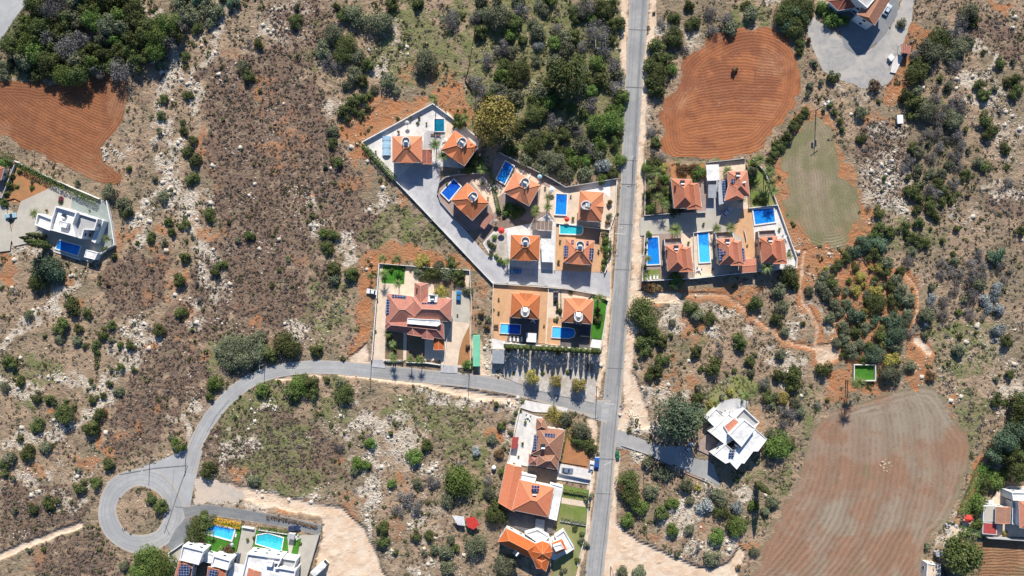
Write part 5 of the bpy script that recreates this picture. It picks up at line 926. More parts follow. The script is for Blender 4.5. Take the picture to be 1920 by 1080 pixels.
gwall([(742, 339), (925, 532)], 'long slanting white wall along the grey drive of the left cluster', 1.2, .3, 'white')
gwall([(925, 532), (1000, 537), (1062, 542), (1118, 552), (1140, 564)], 'pale wall between the grey drive and the two lower villas', 1.3)
gwall([(820, 360), (824, 343), (836, 333), (858, 328), (906, 325)], 'dark curved wall around the plot with the deep blue pool', 1.5, .3, 'grey_render'); gwall([(820, 360), (826, 378), (850, 406), (880, 433)], 'low wall on the lower left of the curved plot', 1.0, .25, 'grey_render')
gwall([(936, 287), (1034, 336), (1060, 352), (1156, 336)], 'dark wall along the foot of the wood', 1.7, .3, 'grey_render'); gwall([(1156, 336), (1153, 400), (1143, 430), (1138, 500), (1133, 512)], 'white wall along the main road beside the left cluster', 1.3, .3, 'white')
gwall([(1042, 419), (1142, 431)], 'low wall above the turquoise pool', 1.0); gwall([(1042, 419), (1040, 507)], 'low white wall between carport and orange paving', .9, .22, 'white')
gwall([(925, 532), (922, 654)], 'wall on the left side of the lower villa with orange paving', 1.2); gwall([(1028, 541), (1023, 645)], 'thin white wall between orange paving and the cream path', 1.0, .2, 'white'); gwall([(945, 643), (1125, 656)], 'dark-edged wall behind the row of cypresses', 1.4, .35, 'white'); gwall([(1140, 564), (1125, 656)], 'white wall beside the lawn strip and the main road', 1.1, .25, 'white')
gwall([(712, 494), (784, 500), (881, 507), (884, 562), (882, 690)], 'pale wall around the top and right of the large villa plot', 1.5); gwall([(712, 494), (698, 674)], 'long white wall on the left side of the large villa plot', 1.3, .3, 'white'); gwall([(720, 676), (757, 676)], 'left low wall between villa flower bed and lower road', 1.0, .3, 'white'); gwall([(762, 679), (800, 680), (826, 684)], 'right low wall between villa flower bed and lower road', 1.0, .3, 'white'); gwall([(849, 545), (847, 610), (838, 636), (832, 684)], 'curving white wall beside the tan drive of the large villa', 1.0, .2, 'white')
gwall([(1208, 405), (1256, 401), (1322, 399)], 'grey wall between leafy garden and the shared drive', 1.5, .3, 'grey_render'); gwall([(1209, 300), (1208, 405)], 'wall between the leafy garden and the main road', 1.2); gwall([(1324, 306), (1396, 298)], 'dark wall along the top of the right-hand cluster', 1.6, .3, 'grey_render'); gwall([(1410, 300), (1432, 322), (1456, 385)], 'white wall among the palms on the right of the lawn', 1.3, .25, 'white')
gwall([(1402, 391), (1456, 385), (1492, 485), (1491, 502)], 'white wall around the widest pool terrace', 1.4, .3, 'white'); gwall([(1203, 527), (1300, 522), (1418, 509), (1491, 502)], 'white retaining wall along the bottom of the right-hand cluster', 1.9, .35, 'white'); gwall([(1208, 442), (1203, 527)], 'white wall between the deep blue pool and the main road', 1.3, .25, 'white')
gwall([(1299, 437), (1302, 521)], 'thin white wall left of the long pale blue pool', 1.1, .2, 'white'); gwall([(1298, 437), (1336, 433)], 'short white wall above the long pale blue pool', 1.2, .2, 'white'); gwall([(1394, 432), (1398, 450)], 'short wall at the corner of the orange paving', 1.2, .2, 'white')
gwall([(30, 302), (110, 340), (190, 374)], 'white wall behind the straight hedge above the cubic villa', 1.6, .35, 'white'); gwall([(203, 376), (212, 420), (218, 460)], 'white wall on the right of the cubic villa', 1.4, .4, 'white'); gwall([(218, 460), (172, 492)], 'dark wall at the lower right of the cubic villa', 1.8, .3, 'grey_render'); gwall([(32, 310), (8, 372)], 'pale grey wall left of the red earth garden', 1.5, .35, 'grey_render')
gwall([(975, 764), (952, 866)], 'wall on the left of the white patio by the tan-roofed villa', 1.4); gwall([(1108, 880), (1098, 1000), (1082, 1060)], 'wall between the lower gardens and the main road', 1.0, .25, 'white'); gwall([(1048, 886), (1107, 898)], 'dark-topped wall below the parked silver-blue car', 1.5, .3, 'grey_render'); gwall([(1056, 920), (1102, 928)], 'clipped wall across the upper lawn', 1.2, .3, 'bed_soil'); gwall([(1050, 976), (1098, 984)], 'low wall across the lower lawn', 1.0, .3, 'grey_render')
gwall([(344, 1018), (318, 1036), (338, 1090)], 'white wall around the left house of the bottom row', 1.3, .3, 'white'); gwall([(486, 992), (540, 1000)], 'white fence between the dark drive and the five-sided pool', 1.2, .2, 'white'); gwall([(600, 1000), (572, 1095)], 'dark wall at the right end of the bottom row', 1.3, .3, 'grey_render'); gwall([(456, 986), (478, 990)], 'short white gate wall above the paved drive of the bottom row', 1.4, .3, 'white')
gwall([(1843, 1004), (1930, 1010)], 'wall above the small ploughed strip by the right edge', 3.0, .3, 'grey_render')
gwall([(900, 5), (888, 70), (878, 130), (872, 150), (884, 168)], 'thin pale fence winding down the left side of the wood', .9, .12, 'wood_pole', 'fence', 'fence')
gwall([(1165, 835), (1210, 850), (1250, 868), (1288, 888), (1330, 905)], 'low kerb wall along the lower side of the right-hand drive', .4, .2, 'grey_render')
# ---------------------------------------------------------------- vehicles and street furniture
def car(px, py, rot, label, col, L=4.4, wd=1.8, name='parked_car', group='cars parked around the villas'):
    x, y, _ = W(px, py, .7); nm = 'paint_%02d%02d%02d' % tuple(int(c_ * 99) for c_ in col)
    if nm not in MATS:
        mt_, t, b = nodes(nm); b.inputs['Base Color'].default_value = c4(col); b.inputs['Roughness'].default_value = .28; b.inputs['Coat Weight'].default_value = .6
    t_ = thing(name, label, 'car', (x, y, .24), R(rot), group); h_ = wd / 2; b = MB()
    prof = [(-L / 2, .25), (-L / 2 + .05, .62), (-L / 2 + .5, .72), (L / 2 - 1.15, .68), (L / 2 - .25, .58), (L / 2, .40), (L / 2 - .02, .2), (-L / 2, .18)]
    n = len(prof); vs = []
    for sx, k in ((-1, 1), (-1, .0), (1, .0), (1, 1)): vs += [(p[0] * (1 if k else 1), sx * (h_ if k else h_ * .9), p[1] + (.0 if k else .04)) for p in prof]
    b.add(vs, [(r_ * n + i, r_ * n + (i + 1) % n, (r_ + 1) * n + (i + 1) % n, (r_ + 1) * n + i) for r_ in range(3) for i in range(n)] + [tuple(range(n))[::-1], tuple(range(3 * n, 4 * n))]); b.build('body', nm, t_)
    b = MB(); z1, z2 = .70, 1.25; lo = [(-L / 2 + .45, -h_ * .88), (L * .18, -h_ * .88), (L * .18, h_ * .88), (-L / 2 + .45, h_ * .88)]; hi = [(-L / 2 + .95, -h_ * .7), (L * .04, -h_ * .7), (L * .04, h_ * .7), (-L / 2 + .95, h_ * .7)]
    b.add([(*p, z1) for p in lo] + [(*p, z2) for p in hi], [(0, 1, 5, 4), (1, 2, 6, 5), (2, 3, 7, 6), (3, 0, 4, 7)]); b.build('windows', 'glass_dark', t_)
    b = MB(); b.add([(*p, z2 + .01) for p in hi] + [(p[0] * .98, p[1] * .94, z2 + .06) for p in hi], [(0, 1, 5, 4), (1, 2, 6, 5), (2, 3, 7, 6), (3, 0, 4, 7), (4, 5, 6, 7)]); b.build('roof', nm, t_)
    for sx in (-L * .31, L * .31):
        for sy in (-1, 1): b = MB(); b.tube([(sx, sy * h_ * .78, .08), (sx, sy * h_ * 1.0, .08)], .32, 14); b.build('wheel', 'tyre', t_)
    for sy in (-1, 1): MB().box((L / 2 - .08, sy * h_ * .7, .42), (.12, .34, .14)).build('headlight', 'white', t_)
    return t_
car(860, 556, 88, 'blue car parked at the top of the tan drive beside the large villa', (0.02, 0.16, 0.35)); car(697, 547, 170, 'white car parked on red earth outside the long white wall', (.75, .75, .73), 3.9); car(1042, 558, 90, 'black car parked on the cream path between the two lower villas', (.02, .02, .025), 4.6)
car(1064, 882, -5, 'grey-blue car parked on white paving below the tan-roofed villa', (.16, .2, .28)); car(1119, 868, 86, 'blue car parked at the left edge of the main road', (.02, .10, .36)); car(1291, 839, 58, 'silver-grey car parked under the edge of the big blue-green tree', (.36, .38, .42)); car(1363, 397, 48, 'silver-blue car parked askew on the shared drive', (.45, .52, .60), 4.6)
car(967, 509, 0, 'blue car in the shade below the villa with the white carport', (.03, .20, .42)); car(445, 1047, 80, 'dark car parked beside the paved drive of the bottom row', (.06, .08, .12), 4.6); car(552, 990, 8, 'navy car put in for a round dark spot on the drive above the pool house', (.03, .045, .11), 4.5); car(20, 405, 10, 'pale teal car parked by the left edge', (.30, .45, .50)); car(1664, 18, 60, 'white car parked beside the house at the top edge', (.5, .55, .6))  # navy car is put in for a round dark spot on the drive
car(1699, 95, 70, 'dark car parked under the faded pink awning', (.05, .05, .09)); car(1109, 874, 80, 'white car parked between the blue car and the gardens', (.6, .62, .65), 4.0)
t_ = thing('camper_van', 'white box-bodied van parked on the cleared sandy ground', 'van', (*W2(601, 1062), 0), R(42)); MB().box((-.4, 0, .55), (5.2, 2.3, 2.4)).build('body', 'white', t_); MB().box((-.4, 0, 2.96), (4.6, 1.9, .08)).build('roof_panel', 'white_roof', t_)
b = MB(); b.add([(2.2, -1.1, .5), (3.6, -1.0, .5), (3.6, 1.0, .5), (2.2, 1.1, .5), (2.2, -1.05, 2.2), (2.9, -.95, 2.1), (2.9, .95, 2.1), (2.2, 1.05, 2.2)], [(0, 1, 5, 4), (1, 2, 6, 5), (2, 3, 7, 6), (4, 5, 6, 7)]); b.build('cab', 'white', t_); MB().add([(3.52, -.9, 1.0), (3.52, .9, 1.0), (2.98, .85, 2.02), (2.98, -.85, 2.02)], [(0, 1, 2, 3)]).build('windscreen', 'glass_dark', t_)
for sx in (-1.9, 2.4):
    for sy in (-1, 1): MB().tube([(sx, sy * .85, .38), (sx, sy * 1.12, .38)], .38, 14).build('wheel', 'tyre', t_)
def bin_(px, py, label, m='container_green'):
    t_ = thing('wheelie_bin', label, 'bin', (*W2(px, py), 0), .2); MB().box((0, 0, .12), (1.2, .85, 1.0), 0, 0, -.08).build('body', m, t_); MB().box((0, 0, 1.13), (1.35, 1.0, .1)).build('lid', m, t_)
    for sx in (-.45, .45): MB().cyl((sx, .3, 0), .1, .14, 8).build('wheel', 'tyre', t_)
mat('bin_green', (0.02, 0.16, 0.08), (0.02, 0.13, 0.06), 2, .5); bin_(1157, 848, 'dark green bin on the right verge of the main road', 'bin_green'); bin_(1158, 855, 'second dark green bin just below the first on the same verge', 'bin_green')
def pole(px, py, hgt, label, arm=0, lamp=False, m='wood_pole'):
    t_ = thing('street_lamp' if lamp else 'utility_pole', label, 'street lamp' if lamp else 'utility pole', (*W2(px, py), 0), R(arm)); MB().cyl((0, 0, -.1), .15, hgt + .1, 10, .09).build('pole', 'grey_metal' if lamp else m, t_)
    if lamp: MB().tube([(0, 0, hgt - .1), (.6, 0, hgt + .15), (1.3, 0, hgt + .1)], .05, 6).build('arm', 'grey_metal', t_); MB().box((1.5, 0, hgt), (.6, .22, .12)).build('lamp_head', 'white', t_)
    else:
        MB().box((0, 0, hgt - .5), (2.0, .12, .12)).build('crossarm', m, t_)
        for k in (-.85, 0, .85): MB().cyl((k, 0, hgt - .38), .05, .22, 8).build('insulator', 'white', t_)
    return t_
pole(697, 673, 9, 'wooden utility pole where the long white wall meets the lower road', 0); pole(880, 700, 8.5, 'utility pole between the red bed and the green container', 10); pole(1039, 748, 7, 'street lamp on the lower side of the lower road opposite the round trees', 80, True); pole(1119, 724, 9, 'utility pole at the corner above the road junction', 15); pole(350, 828, 9, 'utility pole on the left of the road just above the turning circle', 70)
pole(497, 683, 6, 'street lamp on the outer bend of the road beside the dark trees', -80, True); pole(281, 868, 6, 'street lamp on the upper edge of the turning circle', -80, True); pole(1208, 868, 8, 'utility pole among bushes below the right-hand drive', 40); pole(1145, 1062, 8, 'utility pole on the bright sandy track by the main road', 30); pole(1206, 480, 6, 'street lamp on the right verge beside the deep blue pool', 180, True); pole(1187, 300, 7, 'street lamp on the right edge of the main road by the oval field', 180, True); pole(1152, 430, 7, 'street lamp on the left edge of the main road by the white wall', 0, True)
# the tall pole with transformers between the two fields
t_ = thing('utility_pole', 'tall transformer pole between the oval field and the triangular grass field', 'utility pole', (*W2(1530, 207), 0), R(35)); MB().cyl((0, 0, -.1), .2, 12.1, 10, .12).build('pole', 'wood_pole', t_); MB().box((0, 0, 11.2), (3.4, .16, .16)).build('crossarm', 'steel', t_); MB().box((0, 0, 9.6), (2.2, .16, .16)).build('crossarm', 'steel', t_)
for k in (-1.4, 0, 1.4): MB().cyl((k, 0, 11.35), .07, .35, 8).build('insulator', 'white', t_)
for k in (-.75, .75): MB().cyl((k, .5, 8.7), .42, .95, 14).build('transformer', 'white', t_)
t_ = thing('water_tank', 'round white water tank among the bushes left of the long orange-roofed house', 'water tank', (*W2(926, 876), 0)); b = MB(); b.tube([(0, 0, 0), (0, 0, .3), (0, 0, 1.2), (0, 0, 1.6), (0, 0, 1.75)], [.75, .85, .85, .5, .15], 18); b.build('tank', 'white', t_, True); MB().cyl((0, 0, 1.74), .22, .1, 12).build('lid', 'white', t_)
# pool furniture: parasols and loungers
def lounger(px, py, rot, label, m='white', group='sun loungers by the pools'):
    t_ = thing('sun_lounger', label, 'sun lounger', (*W2(px, py), .2), R(rot), group); MB().box((0, 0, .3), (1.3, .6, .1)).build('seat', m, t_)
    b = MB(); b.add([(.65, -.3, .35), (.65, .3, .35), (1.15, .3, .75), (1.15, -.3, .75), (.65, -.3, .27), (.65, .3, .27), (1.18, .3, .68), (1.18, -.3, .68)], [(0, 1, 2, 3), (7, 6, 5, 4), (0, 3, 7, 4), (1, 5, 6, 2), (2, 6, 7, 3)]); b.build('backrest', m, t_)
    for sx in (-.5, .5):
        for sy in (-.25, .25): MB().cyl((sx, sy, 0), .03, .31, 6).build('leg', m, t_)
k = 0
for px, py, rot, m, lb in [(929, 610, 0, 'timber', 'upper brown sun lounger left of the blue pool on orange paving'), (929, 616, 0, 'timber', 'lower brown sun lounger left of the blue pool on orange paving'), (957, 636, 90, 'white', 'first white sun lounger in the row along the foot of the dark deck'), (964, 636, 90, 'white', 'second white sun lounger in the row along the foot of the dark deck'), (971, 637, 90, 'white', 'third white sun lounger in the row along the foot of the dark deck'), (978, 637, 90, 'white', 'fourth white sun lounger in the row along the foot of the dark deck'),
    (1213, 521, 90, 'white', 'leftmost white sun lounger on the small lawn by the main road'), (1219, 521, 90, 'white', 'second white sun lounger from the left on the small lawn'), (1226, 520, 90, 'white', 'third white sun lounger from the left on the small lawn'), (1232, 520, 90, 'white', 'rightmost white sun lounger on the small lawn'),
    (443, 1003, 80, 'white', 'white sun lounger at the right end of the bright blue pool'), (811, 253, 0, 'timber', 'left dark sun lounger below the small teal pool'), (821, 254, 0, 'timber', 'right dark sun lounger below the small teal pool'), (979, 325, 60, 'white', 'white sun lounger behind the villa below the wood'), (992, 331, 60, 'white', 'second white sun lounger behind the villa below the wood')]: lounger(px, py, rot, lb, m)
def parasol(px, py, r, m, label, hgt=2.3):
    x, y, _ = W(px, py, hgt); t_ = thing('parasol', label, 'parasol', (x, y, .1)); n = 8; rim = [(r * math.cos(2 * math.pi * i / n), r * math.sin(2 * math.pi * i / n), hgt - .35) for i in range(n)]
    MB().add(rim + [(0, 0, hgt + .15)], [(i, (i + 1) % n, n) for i in range(n)]).build('canopy', m, t_); MB().cyl((0, 0, 0), .04, hgt, 8).build('pole', 'steel', t_); MB().cyl((0, 0, 0), .3, .1, 12).build('base', 'grey_render', t_)
parasol(940, 432, 1.3, 'red_cloth', 'faded red parasol in the plot left of the white courtyard'); parasol(763, 230, .9, 'grey_render', 'grey parasol near the top wall of the grey-white patio'); parasol(1012, 331, .9, 'glazing', 'light blue parasol behind the villa below the wood'); parasol(1035, 355, 1.1, 'white', 'white parasol above the upright blue pool'); parasol(930, 415, .1 + 1.0, 'pave_rose', 'pink parasol by the brown drive'); parasol(523, 1040, .9, 'white', 'white parasol below the five-sided pool'); parasol(434, 1022, .8, 'grey_metal', 'grey parasol at the edge of the green lawn with the bright blue pool'); parasol(1063, 411, 1.0, 'red_cloth', 'small red parasol just below the upright blue pool')
# stack of rubble and a cairn in the stubble field
def rocks(px, py, n, r, sz, label, name='rock_heap', m='limestone'):
    g = random.Random(n)
    if n <= 22:
        for _ in range(n):
            a_, d = g.uniform(0, 6.28), r * math.sqrt(g.random()); O = W(px + d / MPP * math.cos(a_), py + d / MPP * math.sin(a_)); s_ = sz * g.uniform(.5, 1.3); b = MB(); b.box((0, 0, -.1), (s_, s_ * g.uniform(.6, 1), s_ * g.uniform(.5, .9)), g.uniform(0, 3), 0, .3); o = b.build('boulder', m); o.location = (O[0], O[1], 0); tag(o, label, 'boulder', label)
        return
    O = W(px, py); b = MB()
    for _ in range(n):
        a_, d = g.uniform(0, 6.28), r * math.sqrt(g.random()); s_ = sz * g.uniform(.5, 1.3); b.box((d * math.cos(a_), d * math.sin(a_), -.1), (s_, s_ * g.uniform(.6, 1), s_ * g.uniform(.5, .9)), g.uniform(0, 3), 0, .3)
    o = b.build(name, m); o.location = (O[0], O[1], 0); tag(o, label, 'rocks')
rocks(1662, 872, 30, 2.6, .5, 'heap of pale boulders in the middle of the stubble field', 'rock_heap', 'plaster_tan'); rocks(1783, 990, 22, 2.4, .9, 'dark rubble block at the corner of the stubble field', 'rubble_heap', 'grey_render'); rocks(205, 288, 22, 3.5, .7, 'pale boulder at the right end of the left ploughed field'); rocks(1518, 520, 16, 2.2, .6, 'loose white stone on the red track left of the orchard'); rocks(508, 762, 14, 2.5, .8, 'loose white stone just inside the bend of the road'); rocks(918, 647, 8, 1.4, .8, 'pale stone beside the green container')

# ---------------------------------------------------------------- patio clutter: planters, tables, air-conditioning boxes
mat('clay_pot', (0.45, 0.20, 0.11), (0.36, 0.16, 0.09), 3, .8)
def planter(px, py, label, s_=.5):
    t_ = thing('planter', label, 'planter', (*W2(px, py), .25), rnd.uniform(0, 3), 'planters standing on the patios'); MB().tube([(0, 0, 0), (0, 0, s_)], [s_ * .45, s_ * .65], 10).build('pot', 'clay_pot', t_)
    g = random.Random(int(px * 3 + py)); b = MB()
    for _ in range(60):
        d = Vector((g.gauss(0, 1), g.gauss(0, 1), abs(g.gauss(0, 1)))).normalized() * s_ * g.uniform(.5, 1.1); u = Vector((g.gauss(0, 1), g.gauss(0, 1), g.gauss(0, 1))).normalized() * s_ * .28; v = d.cross(u).normalized() * s_ * .2; c_ = d + Vector((0, 0, s_)); b.add([c_ - u, c_ - v, c_ + u, c_ + v], [(0, 1, 2, 3)])
    b.build('plant', 'leaf_green', t_); return t_
def table(px, py, label):
    t_ = thing('patio_table', label, 'patio table', (*W2(px, py), .3), rnd.uniform(0, 1)); MB().cyl((0, 0, .68), .6, .05, 16).build('table_top', 'white', t_); MB().cyl((0, 0, 0), .06, .69, 8).build('leg', 'white', t_)
    for a_ in (0, 90, 180, 270): c_ = thing('patio_chair', label.replace('table', 'chair at the table'), 'patio chair', (t_.location.x + math.cos(R(a_ + 30)) * 1.05, t_.location.y + math.sin(R(a_ + 30)) * 1.05, .3), R(a_ + 30), 'chairs around the ' + label); MB().box((0, 0, .4), (.45, .45, .06)).build('seat', 'white', c_); MB().box((.22, 0, .44), (.05, .45, .45)).build('backrest', 'white', c_); [MB().box((x_, y_, 0), (.05, .05, .41)).build('leg', 'white', c_) for x_ in (-.18, .18) for y_ in (-.18, .18)]
for px, py, lb in [(705, 285, 'planter left of the glazed pool cover'), (748, 248, 'planter above the villa with the red lean-to'), (770, 222, 'planter by the top wall of the grey-white patio'), (800, 232, 'planter left of the small teal pool'), (852, 240, 'planter near the right wall of the top patio'), (838, 345, 'planter above the deep blue pool'), (905, 345, 'planter on cream paving in the curved plot'), (915, 372, 'lower planter on cream paving in the curved plot'), (1022, 352, 'planter right of the villa under the wood'), (1074, 410, 'planter right of the upright blue pool'), (1070, 368, 'planter above the villa beside the main road'), (1050, 452, 'planter left of the villa with side solar panels'), (1047, 490, 'lower planter on orange paving by the carport'), (1122, 470, 'planter right of the villa with side solar panels'), (935, 560, 'planter left of the lower orange-roofed villa'), (935, 585, 'second planter left of the lower orange-roofed villa'), (1020, 610, 'planter at the right edge of the orange paving'), (1045, 570, 'planter beside the black car'), (707, 560, 'planter on the left drive of the large villa'), (705, 620, 'lower planter on the left drive of the large villa'), (858, 590, 'planter on the right drive of the large villa'), (770, 505, 'planter near the bright green turf'),
    (1318, 420, 'planter on the shared drive'), (1290, 455, 'planter left of the pale blue pool'), (1335, 505, 'planter at the foot of the pale blue pool'), (1400, 460, 'planter on the orange paving of the right cluster'), (1460, 430, 'planter on white paving below the widest pool'), (1478, 470, 'planter at the right edge of the white paving'), (985, 790, 'planter on the white patio by the tan-roofed villa'), (980, 830, 'middle planter on the white patio by the tan-roofed villa'), (972, 855, 'lowest planter on the white patio by the tan-roofed villa'), (1390, 752, 'planter on the patio above the white flat-roofed house'), (90, 395, 'planter on beige paving by the cubic villa'), (170, 395, 'planter on the green-grey terrace of the cubic villa'), (466, 1010, 'planter on the paved drive of the bottom row')]: planter(px, py, lb, rnd.uniform(.4, .7))
for px, py, lb in [(836, 262, 'white round table between the two top villas'), (925, 350, 'white round table in the corner by the thin hedge'), (1000, 600, 'white round table on the dark deck above the white canopy'), (1085, 604, 'white round table on the dark deck above the black pergola'), (1310, 505, 'white round table left of the pale pool foot'), (1470, 445, 'white round table on the white paving of the right cluster'), (990, 780, 'white round table on the patio by the tan-roofed villa'), (1362, 772, 'white round table on the patio of the white flat-roofed house'), (555, 1005, 'white round table beside the pool house')]: table(px, py, lb)
# ---------------------------------------------------------------- vegetation
def np_mesh(name, verts, m, nq):
    me = bpy.data.meshes.new(name); me.vertices.add(len(verts)); me.vertices.foreach_set('co', verts.astype(np.float32).ravel())
    quads(me, np.arange(nq * 4).reshape(-1, 4)); me.materials.append(MATS[m]); return me
def cards(cen, size, nrm, rg, aspect=0.75):
    """one leaf clump (a quad) per centre, facing nrm, random spin"""
    n = len(cen); nrm = nrm / (np.linalg.norm(nrm, axis=1, keepdims=True) + 1e-9)
    r = rg.standard_normal((n, 3)); u = np.cross(nrm, r); u /= np.linalg.norm(u, axis=1, keepdims=True) + 1e-9; v = np.cross(nrm, u)
    s_ = (size * rg.uniform(0.6, 1.3, n))[:, None]; u = u * s_; v = v * s_ * aspect
    k = rg.uniform(0.35, 1.0, (n, 4, 1))
    q_ = np.stack([cen - u * k[:, 0], cen - v * k[:, 1], cen + u * k[:, 2], cen + v * k[:, 3]], 1)
    return q_.reshape(-1, 3)
def lobes(rg, n, flat, spread=0.62):
    a_ = rg.uniform(0, 2 * np.pi, n); r_ = np.sqrt(rg.uniform(0.02, 1, n)) * spread
    z_ = rg.uniform(0.05, 0.75, n) * (1 - 0.7 * (r_ / spread) ** 2)
    return np.stack([r_ * np.cos(a_), r_ * np.sin(a_), z_ * flat], 1), rg.uniform(0.26, 0.46, n)
def crown_mesh(name, m, seed, nl, nleaf, leaf, flat=1.1, spread=0.62, z0=0.25):
    rg = np.random.default_rng(seed); L, lr = lobes(rg, nl, flat, spread)
    which = rg.choice(nl, nleaf, p=lr ** 2 / (lr ** 2).sum()); d = rg.standard_normal((nleaf, 3)); d[:, 2] = d[:, 2] * 0.9 + 0.25; d /= np.linalg.norm(d, axis=1, keepdims=True)
    rr = lr[which] * rg.uniform(0.72, 1.08, nleaf)
    cen = L[which] + d * rr[:, None] * np.array([1, 1, 0.85]); cen[:, 2] = np.maximum(cen[:, 2] + z0, 0.04)
    return np_mesh(name, cards(cen, np.full(nleaf, leaf), d + rg.standard_normal((nleaf, 3)) * 0.45, rg), m, nleaf)
def trunk_mesh(name, seed, m='bark', h=0.75, r=0.06):
    g = random.Random(seed); b = MB(); b.tube([(0, 0, -0.05), (g.uniform(-.03, .03), g.uniform(-.03, .03), h * 0.45), (0, 0, h * 0.7)], [r * 1.5, r, r * 0.8], 6)
    for k in range(4):
        a_ = k * 1.57 + g.uniform(-.5, .5); b.tube([(0, 0, h * 0.4), (0.22 * math.cos(a_), 0.22 * math.sin(a_), h * 0.75), (0.42 * math.cos(a_), 0.42 * math.sin(a_), h * 1.05)], [r * .7, r * .45, r * .15], 5)
    o = b.build(name, m); me = o.data; bpy.data.objects.remove(o); return me
KINDS = {  # key: material, tone words
    'D': ('leaf_dark', 'dark green'), 'O': ('leaf_olive', 'olive grey-green'), 'G': ('leaf_green', 'bright green'), 'B': ('leaf_grey', 'bare grey'),
    'Y': ('leaf_yellow', 'yellowish'), 'A': ('leaf_rust', 'rusty brown'), 'S': ('leaf_silver', 'silvery'), 'P': ('leaf_purple', 'purple flowering'), 'T': ('leaf_pine', 'blue-green')}
CROWNS = {}; TRUNKS = [trunk_mesh('trunk', i) for i in range(3)]
for k, (m_, _) in KINDS.items():
    many = k in 'DOGB'
    for sz, nl, nleaf, leaf, fl, var in (('big', 30, 4600, 0.06, 1.0, 2), ('mid', 15, 1700, 0.098, 1.05, 3 if many else 1), ('small', 9, 420, 0.17, 1.0, 3 if many else 1)):
        if k == 'B': nleaf = int(nleaf * 0.6); leaf *= 0.8
        for v in range(var): CROWNS[(k, sz, v)] = crown_mesh('crown', m_, 1000 + ord(k) * 17 + v * 5 + nl, nl, nleaf, leaf, fl, 0.66 if sz != 'small' else 0.58)
NV = {kk: max(v for (a_, b_, v) in CROWNS if (a_, b_) == kk) + 1 for kk in {(a_, b_) for (a_, b_, v) in CROWNS}}
VEG = []     # every tree and bush: (object, px, py, radius px, kind, class)
def plant(px, py, r, k='D', tall=None, cls=None):
    """a tree or bush whose crown is seen centred at the pixel with radius r px"""
    rad = r * MPP; sz = 'big' if r >= 17 else ('mid' if r >= 8.5 else 'small')
    hz = rad * (tall or (1.0 if sz == 'small' else 0.95))
    x, y, _ = W(px, py, hz * 0.8); v = rnd.randrange(NV[(k, sz)])
    cls = cls or ('tree' if r >= 11.5 else 'bush')
    root = thing({'tree': 'tree', 'bush': 'bush'}[cls], None, cls, (x, y, 0), rnd.uniform(0, 6.28))
    cr = bpy.data.objects.new('crown', CROWNS[(k, sz, v)]); COL.objects.link(cr); cr.parent = root
    s_ = rad * (1.3 if sz == 'big' else 1.2 if sz == 'mid' else 1.12); cr.scale = (s_ * rnd.uniform(.92, 1.08), s_ * rnd.uniform(.92, 1.08), hz * rnd.uniform(0.95, 1.15)); cr.rotation_euler = (0, 0, 0)
    if tall and tall > 1.3: cr.location.z = hz * 0.25
    if cls == 'tree' or tall:
        tr = bpy.data.objects.new('trunk', TRUNKS[v % 3]); COL.objects.link(tr); tr.parent = root; tr.scale = (rad * 0.9, rad * 0.9, hz * (1.25 if tall and tall > 1.3 else 1.0))
    VEG.append((root, px, py, r, k, cls)); return root
